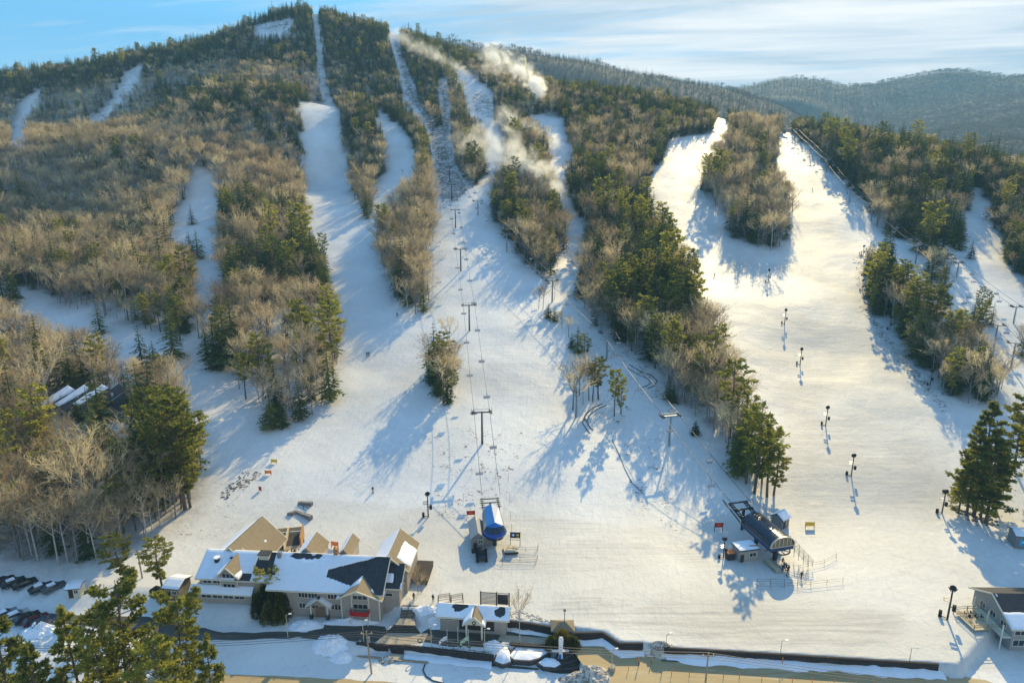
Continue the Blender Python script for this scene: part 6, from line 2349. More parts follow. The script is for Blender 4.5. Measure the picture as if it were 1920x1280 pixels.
for px, py, pt, lb, st in [(540, 1194, 1150, 'pale lamp post on the drive before the big evergreen bush', 'street'), (682, 1203, 1160, 'pale lamp post on the drive before the red balcony', 'street'), (809, 1212, 1170, 'pale lamp post beside the tan plaza', 'street'),
                           (909, 1221, 1176, 'pale lamp post at the end of the wreath bed', 'street'), (1058, 1176, 1145, 'black lantern lamp on the slope above the kiosk', 'lantern'), (1248, 1222, 1187, 'lamp post at the start of the long dark wall', 'street'),
                           (1463, 1228, 1198, 'lamp post halfway along the long dark wall', 'street'), (1705, 1240, 1211, 'lamp post near the far end of the long dark wall', 'street'), (1147, 1255, 1216, 'lamp post on a round concrete base in the sandy lot', 'street')]:
    lamp(px, py, pt, lb, st)
p = hit(1147, 1254)
tag(link(bpy.data.objects.new('concrete_base', MB().bar((p.x, p.y, p.z - .1), (p.x, p.y, p.z + .7), 1.3, n=12).mesh('concrete_base', M_CONCRETE))), 'round concrete drum at the foot of the sandy lot lamp', 'concrete base')


def flagpole(px, py, pt, label, m, flag=True):
    p = hit(px, py)
    dd = ray(px, pt)
    h = (CAM_H + dd[2] * p.y / dd[1]) - p.z
    g = thing('flagpole', label, 'flagpole', p, R(10))
    part('pole', MB().bar((0, 0, -.2), (0, 0, h), .09, n=6, w2=.06).mesh('pole', M_WHITE), g)
    if flag:
        vs, fs = [], []
        for i in range(7):
            for j in range(4):
                u = i / 6
                vs.append((-.1 - 1.5 * u, .18 * math.sin(5 * u), h * .62 - .9 * j / 3 - .8 * u))
        for i in range(6):
            for j in range(3):
                fs.append((i * 4 + j, i * 4 + j + 1, (i + 1) * 4 + j + 1, (i + 1) * 4 + j))
        part('flag', mesh_from('flag', vs, fs, [m], smooth=True), g)
    return g


flagpole(839, 1213, 1178, 'thin flagpole with a white flag over the snowy bed', M_WHITE)
flagpole(879, 1216, 1178, 'thin flagpole with a pale green flag over the snowy bed', mat('pale_green_flag', (.42, .58, .40), .8))
flagpole(859, 1214, 1174, 'bare thin flagpole between the two flags', M_WHITE, False)
for i, (px, py) in enumerate([(788, 1210), (825, 1214), (843, 1216), (863, 1218), (880, 1219)]):
    p = hit(px, py)
    g = thing('wreath_stand', ['dark wreath on a stake nearest the plaza', 'second dark wreath on a stake in the snowy bed', 'middle dark wreath on a stake in the snowy bed', 'fourth dark wreath on a stake from the plaza', 'dark wreath on a stake nearest the lamp at the bed end'][i], 'wreath', p + Vector((0, 0, .1)), 0, 'wreaths along the snowy bed')
    part('stake', MB().bar((0, 0, -.2), (0, 0, .8), .06).mesh('stake', M_DARKWOOD), g)
    mb = MB()
    for k in range(12):
        t0, t1 = k * math.pi / 6, (k + 1) * math.pi / 6
        mb.bar((.42 * math.cos(t0), -.05, 1.1 + .42 * math.sin(t0)), (.42 * math.cos(t1), -.05, 1.1 + .42 * math.sin(t1)), .2, n=5)
    part('wreath', mb.mesh('wreath', MATS['wreath_green']), g)


def utility_pole(px, py, pt, label, lean=0.0, arm=True):
    p = hit(px, py)
    dd = ray(px, pt)
    h = (CAM_H + dd[2] * p.y / dd[1]) - p.z
    g = thing('utility_pole', label, 'utility pole', p)
    part('pole', MB().bar((0, 0, -.5), (lean, 0, h), .36, n=8, w2=.26).mesh('pole', M_WOOD), g)
    if arm:
        part('crossarm', MB().box(lean, 0, h - .6, 2.2, .12, .14).mesh('crossarm', M_WOOD), g)
        for x in (-.9, 0, .9):
            part('insulator', MB().bar((lean + x, 0, h - .53), (lean + x, 0, h - .3), .12, n=6).mesh('insulator', M_WHITE), g)
    part('transformer', MB().bar((lean + .35, 0, h - 2.2), (lean + .35, 0, h - 1.2), .5, n=10).mesh('transformer', M_STEEL), g) if arm and label.startswith('tall') else None
    return p, p + Vector((lean, 0, h - .3))


pole_a = utility_pole(697, 1262, 1182, 'tall wooden utility pole leaning over the snow field by the road', -.5)
pole_b = utility_pole(267, 1083, 1030, 'dark wooden utility pole beside the leaning pine', -.2)
pole_c = utility_pole(1321, 1296, 1223, 'wooden utility pole in the sandy lot', .1)
def wire(label, pts, r=.03, sag=.015):
    mb = MB()
    mb.tube(rope_curve(pts, sag), r, 4)
    tag(link(bpy.data.objects.new('power_line', mb.mesh('power_line', M_ROPE))), label, 'wire', 'power lines along the road')
far_l, far_r = Vector(at_y(-60, 1212, 108)), Vector(at_y(2000, 1300, 96))
for k, dx in enumerate((-.9, 0, .9)):
    off = Vector((dx * .2, dx, -.2 * k))
    nm = ['upper', 'middle', 'lower'][k]
    wire(nm + ' wire running along the road to the pole by the snow field', [far_l + off, pole_a[1] + off])
    wire(nm + ' wire between the snow field pole and the sandy lot pole', [pole_a[1] + off, pole_c[1] + off])
    wire(nm + ' wire leaving the sandy lot pole along the road', [pole_c[1] + off, far_r + off])

STAKE_P = MB().bar((0, 0, -.2), (0, 0, 1.5), .09, n=6).mesh('stake', M_DARKWOOD)
STAKE_T = MB().bar((0, 0, .75), (0, 0, 1.5), .13, n=6).mesh('orange_sleeve', M_ORANGE)
stake_px = [(1197, 1249, 1.3), (1178, 1257, .8), (1221, 1243, 1.0), (1259, 1266, 1), (1292, 1270, 1), (1356, 1273, 1), (1386, 1273, 1), (1428, 1277, 1), (1466, 1249, 1.3), (1485, 1282, 1), (1522, 1284, 1), (1563, 1285, 1), (1603, 1287, 1), (1636, 1286, 1)]
sl = ['tall dark stake by the sandy ramp', 'short stake beside the sandy ramp lamp', 'stake nearest the gap in the dark walls']
for i, (px, py, sc) in enumerate(stake_px):
    p = hit(px, py)
    lab = sl[i] if i < 3 else ('tall orange topped stake between kerb and long wall' if i == 8 else '%s orange sleeved stake in the row along the sandy lot' % NTH[i - 2].replace('nearest', 'first'))
    g = thing('marker_stake', lab, 'stake', p, 0, 'marker stakes in the sandy lot')
    g.scale = (sc, sc, sc)
    part('stake', STAKE_P, g)
    part('orange_sleeve', STAKE_T, g)
# bamboo poles near the blue lift
for i, (px, py) in enumerate([(869, 940), (955, 943), (957, 973), (959, 998), (835, 957), (953, 902), (930, 898), (885, 890)]):
    p = hit(px, py)
    g = bpy.data.objects.new('bamboo_pole', MB().bar((0, 0, -.2), (0, 0, 2.4), .07, n=5).mesh('bamboo_pole', M_DARKWOOD))
    link(g)
    g.location = p
    tag(g, '%s thin boundary pole stuck in the snow round the blue terminal' % NTH[i].replace('nearest', 'first'), 'pole', 'boundary poles round the blue terminal')

# snow making hoses on the ground
def hose(label, pix, r=.14):
    P = [hit(px, py) + Vector((0, 0, .1)) for px, py in pix]
    mb = MB()
    mb.tube(P, r, 5)
    tag(link(bpy.data.objects.new('snow_pipe', mb.mesh('snow_pipe', M_DARKSTEEL))), label, 'pipe', 'dark pipes on the snow')


hose('outer curved dark pipe below the clump of pines', [(1130, 757), (1112, 764), (1097, 778), (1092, 792), (1100, 806), (1106, 812)])
hose('inner curved dark pipe below the clump of pines', [(1136, 760), (1118, 768), (1104, 780), (1100, 790), (1106, 802), (1112, 806)])
hose('upper dark pipe looping under the barrel lift', [(1180, 684), (1200, 696), (1222, 704), (1232, 714), (1226, 724), (1214, 728)])
hose('lower dark pipe looping under the barrel lift', [(1176, 690), (1196, 702), (1214, 710), (1220, 718), (1212, 724), (1204, 726)])
hose('dark track line down the slope from the pines', [(1148, 825), (1160, 850), (1172, 880), (1185, 905), (1205, 925)], .08)
hose('bent rail guard at the roadside circle', [(797, 1245), (793, 1256), (799, 1268), (812, 1276), (832, 1281)], .12)

# ------------------------------------------------------------------ rocks, brush, snow piles (nobody could count them)
def rubble(name, label, poly, n, s0, s1, m, seed, squash=.7):
    r = np.random.default_rng(seed)
    P = np.array(poly, float)
    mb = MB()
    k = 0
    while k < n:
        px, py = r.uniform(P[:, 0].min(), P[:, 0].max()), r.uniform(P[:, 1].min(), P[:, 1].max())
        if not in_poly(P, np.array([px]), np.array([py]))[0]:
            continue
        k += 1
        h = hit(px, py)
        if h is None:
            continue
        s = r.uniform(s0, s1)
        vs = []
        for z, q in ((-.3, .8), (.25, 1.0), (.7, .55)):
            for j in range(6):
                t = 2 * math.pi * j / 6 + r.random() * .5
                w = q * s * r.uniform(.7, 1.2)
                vs.append((h.x + w * math.cos(t), h.y + w * math.sin(t), h.z + z * s * squash))
        fs = [(i, (i + 1) % 6, 6 + (i + 1) % 6, 6 + i) for i in range(6)] + [(6 + i, 6 + (i + 1) % 6, 12 + (i + 1) % 6, 12 + i) for i in range(6)] + [tuple(range(12, 18))]
        mb.add(vs, fs)
    tag(link(bpy.data.objects.new(name, mb.mesh(name, m))), label, None, None, 'stuff')


rubble('rubble', 'line of dark boulders half buried in snow beside the shaded run', [(410, 930), (430, 905), (462, 880), (470, 886), (448, 910), (425, 938)], 80, .14, .34, M_ROCK, 5)
rubble('rubble', 'dark rocks showing through snow beside the small stand of trees', [(845, 664), (866, 680), (862, 705), (850, 740), (842, 752), (840, 700)], 70, .15, .38, M_ROCK, 6)
rubble('rubble', 'rocks under the far bend of the lift line', [(945, 440), (1000, 500), (1025, 522), (1036, 540), (1005, 512), (960, 462)], 110, .25, .6, M_ROCK, 8)
rubble('rubble', 'chunks of dirty snow along the run edge', [(1598, 480), (1612, 480), (1640, 590), (1715, 690), (1775, 765), (1765, 768), (1690, 690), (1612, 585)], 160, .2, .45, M_DIRTYSNOW, 9, .5)
rubble('rubble', 'boulders and brush at the foot of the tall pines', [(1780, 950), (1860, 965), (1880, 985), (1830, 985)], 60, .25, .6, M_ROCK, 12)
rubble('rubble', 'frozen snow clods by the ticket building', [(950, 1142), (1000, 1150), (1045, 1168), (960, 1158)], 70, .15, .35, M_DIRTYSNOW, 14, .5)
rubble('rubble', 'ploughed snow clods along the wreath bed', [(765, 1207), (925, 1222), (915, 1226), (765, 1210)], 110, .12, .3, M_DIRTYSNOW, 15, .6)
rubble('rubble', 'ploughed snow clods on the lodge side of the plaza', [(668, 1200), (725, 1206), (728, 1209), (668, 1204)], 40, .12, .3, M_DIRTYSNOW, 16, .6)


def snow_pile(px, py, rx, ry, h, label, m=None, seed=1):
    p = hit(px, py)
    n = 28
    U, V = np.meshgrid(np.linspace(-1, 1, n + 1), np.linspace(-1, 1, n + 1), indexing='ij')
    D = np.hypot(U, V) * (1 + .35 * (value_noise(U * 3 + seed * 5 + 50, V * 3 + 50, 1.0, seed + 9) - .5))
    W = value_noise(U * 6 + seed * 7 + 50, V * 6 + 50, 1.0, seed) * .6 + value_noise(U * 15 + seed + 50, V * 15 + 50, 1.0, seed + 3) * .4
    H = np.clip(1 - D, 0, 1) ** .9 * h * (.45 + W) - .12
    Gz = ground(p.x + U * rx, p.y + V * ry) - p.z
    vs = np.stack([U * rx, V * ry, Gz + H], -1).reshape(-1, 3)
    ins = (D < 1.02).ravel()
    fs = []
    for i in range(n):
        for j in range(n):
            a = i * (n + 1) + j
            f = (a, a + n + 1, a + n + 2, a + 1)
            if ins[list(f)].any():
                fs.append(f)
    o = bpy.data.objects.new('snow_pile', mesh_from('snow_pile', vs, fs, [m or M_DIRTYSNOW]))
    link(o)
    o.location = p
    tag(o, label, 'snow pile')


snow_pile(1100, 1272, 5.0, 3.2, 2.2, 'big lumpy dirty snow pile at the edge of the sandy lot', seed=2)
snow_pile(620, 1207, 3.6, 2.6, 2.0, 'grey ploughed snow pile beside the drive', ROOF_SNOW, seed=4)
snow_pile(727, 1237, 2.0, 1.2, 1.0, 'small lumpy snow pile below the road stairs', seed=5)
snow_pile(640, 1232, 2.4, 1.4, .8, 'low dirty snow mound on the snow field', ROOF_SNOW, seed=6)
snow_pile(925, 1209, 2.2, 1.3, 1.2, 'ploughed snow heap at the corner of the wreath bed', ROOF_SNOW, seed=7)
snow_pile(1238, 1212, 2.4, 1.4, 1.2, 'snow heap in the gap between the two dark walls', seed=9)
snow_pile(75, 1182, 3.5, 2.4, 2.0, 'ploughed snow pile behind the lower row of cars', ROOF_SNOW, seed=11)
snow_pile(800, 1143, 3.0, 1.6, 1.0, 'snow heap beside the upper stairs', ROOF_SNOW, seed=12)
snow_pile(575, 1172, 4.0, 2.0, 1.2, 'snow bank along the drive under the evergreen bush', ROOF_SNOW, seed=13)
snow_pile(655, 1166, 6.5, 1.2, 1.0, 'long snow bank under the red balcony', ROOF_SNOW, seed=14)
snow_pile(845, 1170, 5.5, 1.3, 1.0, 'snow bank along the ticket building wall', ROOF_SNOW, seed=15)

# snow banks at the feet of the long walls
def bank(label, pix, z, w0, h, seed):
    P = [Vector(at_z(px, py, z)) for px, py in pix]
    pts = rope_curve(P, 0)
    vs, fs = [], []
    for i, p in enumerate(pts):
        for j, (o, hh) in enumerate(((0.35, .8), (-.1, .95), (-.5, .7), (-.85, 0.35), (-1.1, -.2))):
            n1 = value_noise(np.array([p.x]), np.array([p.y + j]), 2.0, seed)[0] - .5
            vs.append((p.x, p.y + o * w0 * (1 + .4 * n1), z + hh * h * (1 + .8 * n1)))
    for i in range(len(pts) - 1):
        for j in range(4):
            fs.append((i * 5 + j, i * 5 + j + 1, (i + 1) * 5 + j + 1, (i + 1) * 5 + j))
    me = mesh_from('snow_bank', vs, fs, [ROOF_SNOW], smooth=True)
    tag(link(bpy.data.objects.new('snow_bank', me)), label, 'snow bank')


bank('snow bank along the foot of the long dark wall', [(1245, 1222), (1400, 1232), (1580, 1243), (1758, 1254)], ZL, 2.7, 1.1, 61)
bank('snow bank along the foot of the stepped dark wall', [(1075, 1193), (1130, 1195), (1161, 1214), (1204, 1214)], ZL, 2.7, 1.1, 62)
bank('snow bank along the foot of the reddish wall', [(952, 1172), (1000, 1178), (1040, 1184)], ZL, 1.8, .6, 63)
bank('snow strip along the foot of the long black wall', [(758, 1226), (840, 1234), (922, 1243)], ZR, 1.5, .3, 64)

# ------------------------------------------------------------------ cars
def car_meshes():
    prof = [(-2.25, .35), (2.2, .35), (2.28, .62), (2.2, .86), (1.15, .98), (.45, 1.48), (-1.35, 1.52), (-2.05, 1.05), (-2.3, .95), (-2.32, .6)]
    body = MB()
    w = .88
    lo = [(x, -w, z) for x, z in prof] + [(x, w, z) for x, z in prof]
    n = len(prof)
    for i in (5, 6, 5 + n, 6 + n):
        x, y, z = lo[i]
        lo[i] = (x, y * .80, z)
    body.add(lo, [tuple(range(n)), tuple(reversed(range(n, 2 * n)))] + [(i, (i + 1) % n, n + (i + 1) % n, n + i) for i in range(n)])
    glass = MB()
    glass.add([(1.12, -.70, 1.03), (1.12, .70, 1.03), (.52, .62, 1.46), (.52, -.62, 1.46)], [(0, 1, 2, 3)])
    rear = MB().add([(-1.42, -.62, 1.50), (-1.42, .62, 1.50), (-2.03, .70, 1.12), (-2.03, -.70, 1.12)], [(0, 1, 2, 3)])
    gs = []
    for s in (-1, 1):
        m = MB()
        m.add([(.95, s * .885, 1.03), (.38, s * .735, 1.42), (-1.30, s * .735, 1.45), (-1.85, s * .885, 1.08)], [(0, 1, 2, 3)])
        gs.append(m)
    return body, glass, gs, rear


CB, CG, CGS, CR = car_meshes()
REARW = CR.mesh('rear_window', M_GLASS)
TYRE = MB().bar((0, -.11, 0), (0, .11, 0), .68, n=14).mesh('tyre', M_BLACK)
RIM = MB().bar((0, -.125, 0), (0, .125, 0), .40, n=10).mesh('rim', M_STEEL)
LIGHT = MB().box(2.22, 0, .72, .08, .34, .16).mesh('headlight', M_LAMP)
WIND = CG.mesh('windscreen', M_GLASS)
SIDE = [m.mesh('side_window', M_GLASS) for m in CGS]
CAR_SNOW = MB().box(-.45, 0, 1.54, 1.5, 1.2, .08).mesh('snow_cover', ROOF_SNOW)
car_cols = [((.02, .022, .025), 'black'), ((.035, .04, .05), 'charcoal'), ((.10, .11, .12), 'grey'), ((.05, .07, .11), 'dark blue'), ((.30, .31, .32), 'silver'), ((.12, .03, .03), 'maroon'), ((.55, .55, .54), 'white')]
car_px = [(6, 1094, 0, 'at the end of the upper row'), (26, 1096, 1, 'with snowy roof, second of the upper row'), (47, 1098, 0, 'third of the upper row'), (78, 1106, 1, 'before the gap near the parking booth'), (102, 1105, 2, 'nearest the parking booth'),
          (32, 1158, 6, 'of the lower row half behind the pines'), (52, 1162, 0, 'second of the lower row'), (68, 1166, 5, 'third of the lower row'), (84, 1170, 3, 'last of the lower row towards the snow pile'), (10, 1156, 4, 'first of the lower row at the pines')]
for px, py, ci, where in car_px:
    c, cn = car_cols[ci]
    p = hit(px, py)
    g = thing('parked_car', '%s parked car %s' % (cn, where), 'car', (p.x, p.y, p.z + .02), R(50), 'cars parked on the snowy lot')
    m = mat('car_paint_' + cn, c, .25, .3, spec=.6)
    part('body', CB.mesh('body', m), g)
    part('windscreen', WIND, g)
    part('rear_window', REARW, g)
    for s in SIDE:
        part('side_window', s, g)
    for x in (-1.4, 1.42):
        for y in (-.82, .82):
            wh = part('wheel', TYRE, g, (x, y, .34))
            part('rim', RIM, wh)
    for y in (-.6, .6):
        part('headlight', LIGHT, g, (0, y, 0))
    if ci in (1, 2, 4, 6):
        part('snow_cover', CAR_SNOW, g)
p = hit(300, 1118)
g = thing('dumpster', 'dark green dumpster beside the storage shed', 'dumpster', p, R(-20))
box_part('bin', g, mat('dumpster_green', (.02, .06, .035), .6), (0, 0, .8, 3.6, 1.8, 1.6))
box_part('lid', g, M_BLACK, (0, .1, 1.65, 3.6, 1.7, .1))
# snow cat parked in the shade of the shack
p = hit(903, 1046)
g = thing('snow_groomer', 'dark snow vehicle parked in the shade below the lift shack', 'snow groomer', p, R(95))
for y in (-1.0, 1.0):
    mb = MB()
    mb.prism([], 0, 0) if False else None
    box_part('track', g, M_BLACK, (0, y, .45, 3.6, .6, .8))
box_part('deck', g, M_DARKSTEEL, (-.2, 0, 1.0, 3.2, 1.5, .3))
mb = MB()
mb.add([(.1, -.7, 1.15), (1.5, -.7, 1.15), (1.5, .7, 1.15), (.1, .7, 1.15), (.2, -.6, 2.2), (1.1, -.6, 2.2), (1.1, .6, 2.2), (.2, .6, 2.2)], [(3, 2, 1, 0), (4, 5, 6, 7), (0, 1, 5, 4), (1, 2, 6, 5), (2, 3, 7, 6), (3, 0, 4, 7)])
part('cab', mb.mesh('cab', M_GLASS), g)
box_part('blade', g, M_DARKSTEEL, (2.3, 0, .5, .15, 2.8, .9))

# ------------------------------------------------------------------ people
def body_mesh(name, pose):
    """one continuous skinned figure, 1.75 m, then coloured by height"""
    if pose == 'ski':
        J = {'pelvis': (0, 0, .82), 'waist': (0, -.06, 1.0), 'chest': (0, -.18, 1.24), 'neck': (0, -.24, 1.42), 'head': (0, -.28, 1.58), 'lh': (-.11, 0, .80), 'lk': (-.14, -.18, .46), 'la': (-.13, -.02, .10), 'lt': (-.13, -.20, .05),
             'rh': (.11, 0, .80), 'rk': (.14, -.18, .46), 'ra': (.13, -.02, .10), 'rt': (.13, -.20, .05), 'ls': (-.20, -.18, 1.36), 'le': (-.36, -.22, 1.12), 'lw': (-.34, -.46, 1.02), 'rs': (.20, -.18, 1.36), 're': (.36, -.22, 1.12), 'rw': (.34, -.46, 1.02)}
    else:
        J = {'pelvis': (0, 0, .92), 'waist': (0, 0, 1.1), 'chest': (0, -.02, 1.32), 'neck': (0, -.02, 1.50), 'head': (0, -.04, 1.66), 'lh': (-.10, 0, .90), 'lk': (-.13, -.10, .50), 'la': (-.13, -.12, .09), 'lt': (-.13, -.28, .05),
             'rh': (.10, 0, .90), 'rk': (.12, .06, .50), 'ra': (.12, .16, .10), 'rt': (.12, .02, .05), 'ls': (-.20, -.02, 1.44), 'le': (-.28, .04, 1.16), 'lw': (-.27, -.10, .92), 'rs': (.20, -.02, 1.44), 're': (.28, .02, 1.16), 'rw': (.27, -.14, .93)}
    keys = list(J)
    E = [('pelvis', 'waist'), ('waist', 'chest'), ('chest', 'neck'), ('neck', 'head'), ('pelvis', 'lh'), ('lh', 'lk'), ('lk', 'la'), ('la', 'lt'), ('pelvis', 'rh'), ('rh', 'rk'), ('rk', 'ra'), ('ra', 'rt'),
         ('chest', 'ls'), ('ls', 'le'), ('le', 'lw'), ('chest', 'rs'), ('rs', 're'), ('re', 'rw')]
    rad = dict(pelvis=.15, waist=.14, chest=.17, neck=.07, head=.115, lh=.11, lk=.075, la=.06, lt=.05, rh=.11, rk=.075, ra=.06, rt=.05, ls=.085, le=.06, lw=.05, rs=.085, re=.06, rw=.05)
    me = bpy.data.meshes.new(name)
    me.from_pydata([J[k] for k in keys], [(keys.index(a), keys.index(b)) for a, b in E], [])
    o = bpy.data.objects.new(name, me)
    COL.objects.link(o)
    o.modifiers.new('skin', 'SKIN')
    o.modifiers.new('sub', 'SUBSURF').levels = 1
    sv = me.skin_vertices[0].data
    for i, k in enumerate(keys):
        sv[i].radius = (rad[k], rad[k])
        sv[i].use_root = (k == 'pelvis')
    dg = bpy.context.evaluated_depsgraph_get()
    out = bpy.data.meshes.new_from_object(o.evaluated_get(dg))
    bpy.data.objects.remove(o)
    out.name = name
    return out


M_SKIN = mat('skin', (.45, .27, .19), .6)
BODIES = {}
def body_for(pose, jacket, pants):
    key = (pose, jacket.name, pants.name)
    if key in BODIES:
        return BODIES[key]
    base = BODIES.get(pose)
    if base is None:
        base = BODIES[pose] = body_mesh('person_' + pose, pose)
    me = base.copy()
    me.materials.clear()
    for m in (jacket, pants, M_SKIN, M_BLACK):
        me.materials.append(m)
    hip = .84 if pose == 'ski' else .95
    hd = 1.47 if pose == 'ski' else 1.55
    for pl in me.polygons:
        c = pl.center
        pl.material_index = 2 if (c.z > hd and c.y < -.12 and pose != 'ski') or (c.z > hd and c.y < -.36) else (3 if c.z > hd or c.z < .14 else (1 if c.z < hip and abs(c.x) < .22 else 0))
        pl.use_smooth = True
    BODIES[key] = me
    return me


SKI = MB().box(-.13, -.25, .02, .09, 1.7, .03).box(.13, -.25, .02, .09, 1.7, .03)
SKI_M = SKI.mesh('skis', M_BLACK)
SK1 = MB().box(0, -.25, .02, .09, 1.7, .03).mesh('ski', M_DARKSTEEL)
POLE1 = MB().bar((0, -.46, 1.02), (0, .1, .1), .025).mesh('ski_pole', M_DARKSTEEL)
_h = MB()
_n = 8
for _i in range(4):
    for _k in range(_n):
        _t = 2 * math.pi * _k / _n
        _rr = .15 * math.cos(_i * .5)
        _h.v.append((_rr * math.cos(_t), _rr * math.sin(_t), .15 * math.sin(_i * .5)))
for _i in range(3):
    _h.f += [(_i * _n + _k, _i * _n + (_k + 1) % _n, (_i + 1) * _n + (_k + 1) % _n, (_i + 1) * _n + _k) for _k in range(_n)]
_h.f.append(tuple(range(3 * _n, 4 * _n)))
HELM = _h.mesh('helmet', M_BLACK)
J_BLACK, J_NAVY, J_RED, J_ORANGE, J_GREY = mat('jacket_black', (.02, .02, .024), .8), mat('jacket_navy', (.02, .03, .07), .8), mat('jacket_red', (.40, .03, .03), .8), mat('jacket_orange', (.55, .14, .03), .8), mat('jacket_grey', (.10, .10, .11), .8)
P_DARK, P_GREY = mat('trousers_dark', (.018, .018, .02), .85), mat('trousers_grey', (.06, .06, .065), .85)


def person(px, py, pose, jacket, pants, label, rot, skis=False, group=None):
    p = hit(px, py)
    g = thing('person', label, 'person', p, R(rot), group)
    part('body', body_for(pose, jacket, pants), g)
    part('helmet', HELM, g, (0, -.29, 1.60) if pose == 'ski' else (0, -.04, 1.68))
    if skis:
        for x in (-.13, .13):
            part('ski', SK1, g, (x, 0, 0))
        for x in (-.36, .36):
            part('ski_pole', POLE1, g, (x, 0, 0))
    return g


person(812, 1128, 'walk', J_BLACK, P_DARK, 'person in black walking on the snow beside the ski racks', 160)
person(699, 922, 'ski', J_BLACK, P_DARK, 'skier in black standing on the sunny slope below the long tree shadow', 20, True)
person(688, 667, 'ski', J_BLACK, P_DARK, 'skier in dark clothes at the fork of the runs, one of a pair', 20, True)
person(692, 667, 'ski', J_NAVY, P_DARK, 'skier in navy close beside another at the fork of the runs', 10, True)
person(1339, 518, 'ski', J_NAVY, P_DARK, 'lone skier near the edge of the central woods', 15, True)
person(745, 593, 'ski', J_BLACK, P_GREY, 'skier in black at the tip of the curved wooded strip', -15, True)
person(1611, 478, 'ski', J_RED, P_DARK, 'skier in red at the top corner of the wooded island', 10, True)
person(1615, 476, 'ski', J_BLACK, P_DARK, 'skier in black next to the one in red at the wooded island', -10, True)
person(1502, 1084, 'walk', J_BLACK, P_DARK, 'attendant in black inside the small rope pen', 0)
person(1396, 1046, 'walk', J_RED, P_DARK, 'person in red jacket before the control hut', 30)
person(1401, 1047, 'walk', J_ORANGE, P_DARK, 'person in orange jacket beside the blue trail board', -30)
person(776, 1125, 'walk', J_BLACK, P_DARK, 'person in black at the head of the upper stairs', 200)
for i, (px, py, j, lb, rt) in enumerate([(1467, 1058, J_BLACK, 'first skier in black at the gate of the queue', 140), (1456, 1047, J_NAVY, 'skier in navy standing by the loading deck', 150), (1470, 1066, J_GREY, 'skier in grey near the middle of the queue', 150), (1474, 1069, J_BLACK, 'skier in black behind the grey one in the queue', 170),
                                         (1467, 1072, J_NAVY, 'skier in navy at the shaded edge of the queue', 140), (1476, 1079, J_GREY, 'skier in grey bending at the queue end', 160), (1478, 1072, J_BLACK, 'skier in black at the sunny side of the queue', 190), (1438, 1031, J_BLACK, 'person in black beneath the barrel terminal', 120)]):
    person(px, py, 'ski' if i % 2 else 'walk', j, P_DARK, lb, rt, i % 2 == 1, 'people queueing at the barrel terminal')
for px, py, lb, rt in [(1588, 365, 'tiny skier high on the far run by the lift', 30), (1523, 357, 'tiny skier in the middle of the upper wide run', 10), (1476, 270, 'tiny skier just below the ridge top station', 10), (755, 322, 'tiny skier high on the shaded left run' if False else 'tiny skier high on the shaded curved run', 20)]:
    person(px, py, 'ski', J_BLACK, P_DARK, lb, rt, True)

# ------------------------------------------------------------------ single trees and bushes one can point to
def plant_tree(kind, px, py, pt, label, width=1.0, group=None, var=None, lean=0.0, big=False, cat='tree', Y=None):
    """foot at pixel (px,py), top at row pt"""
    p = hit(px, py) if Y is None else Vector(at_y(px, py, Y))
    if Y is not None:
        p.z = gz(p.x, p.y)
        px, py, _ = [float(v) for v in project(p.x, p.y, p.z)]
    dd = ray(px, pt)
    h = (CAM_H + dd[2] * p.y / dd[1]) - p.z
    lst = KINDS[kind]
    vi = int(rng.integers(len(lst))) if var is None else var
    cm, tm = BIG_PINES[vi % 3] if big else lst[vi][1:]
    o = thing(kind, label, cat, (p.x, p.y, p.z - .2), float(rng.uniform(0, 6.28)), group)
    o.rotation_euler = (0, lean, o.rotation_euler.z) if lean == 0 else (0.0, lean, 0.0)
    o.scale = (h * width, h * width, h)
    part('trunk', tm, o)
    part('crown', cm, o)
    return o


# the small stand in the middle of the run
for k, px, py, pt, w, lb in [('spruce_tree', 815, 712, 598, 1.2, 'tall ragged spruce leading the small stand in mid run'), ('bare_tree', 806, 690, 622, 1.1, 'bare hardwood at the uphill edge of the small stand'), ('bare_tree', 842, 668, 588, 1.0, 'tallest bare hardwood of the small stand'),
                             ('bare_tree', 832, 756, 664, 1.2, 'bare hardwood at the downhill tip of the small stand'), ('bare_tree', 848, 735, 668, 1.2, 'bare hardwood beside the rocks of the small stand'), ('bare_tree', 818, 722, 650, 1.3, 'broad bare hardwood inside the small stand'),
                             ('pine_tree', 826, 742, 672, 1.4, 'olive pine among the hardwoods of the small stand'), ('spruce_tree', 840, 756, 700, 1.4, 'short dark spruce at the downhill tip of the small stand'), ('bare_tree', 853, 702, 640, 1.1, 'slim bare hardwood next to the rocks of the small stand'),
                             ('spruce_tree', 808, 700, 640, 1.2, 'second dark spruce of the small stand'), ('bare_tree', 836, 715, 630, 1.2, 'bare hardwood behind the olive pine of the small stand'), ('spruce_tree', 828, 690, 628, 1.3, 'dark spruce in the heart of the small stand'),
                             ('pine_tree', 846, 752, 690, 1.3, 'small olive pine by the rocks of the small stand')]:
    plant_tree(k, px, py, pt, lb, w)
for k, px, py, pt, w, lb in [('pine_tree', 822, 728, 640, 1.7, 'broad olive pine on the shaded side of the small stand'), ('spruce_tree', 812, 722, 660, 1.5, 'squat spruce at the shaded side of the small stand'), ('bare_tree', 828, 738, 640, 1.3, 'tangled bare hardwood low in the small stand'),
                             ('bare_tree', 838, 745, 660, 1.4, 'wide bare hardwood near the downhill tip of the small stand'), ('pine_tree', 834, 700, 622, 1.5, 'olive pine at the uphill side of the small stand'), ('spruce_tree', 822, 742, 690, 1.6, 'low spruce touching the long blue shadow')]:
    plant_tree(k, px, py, pt, lb, w)
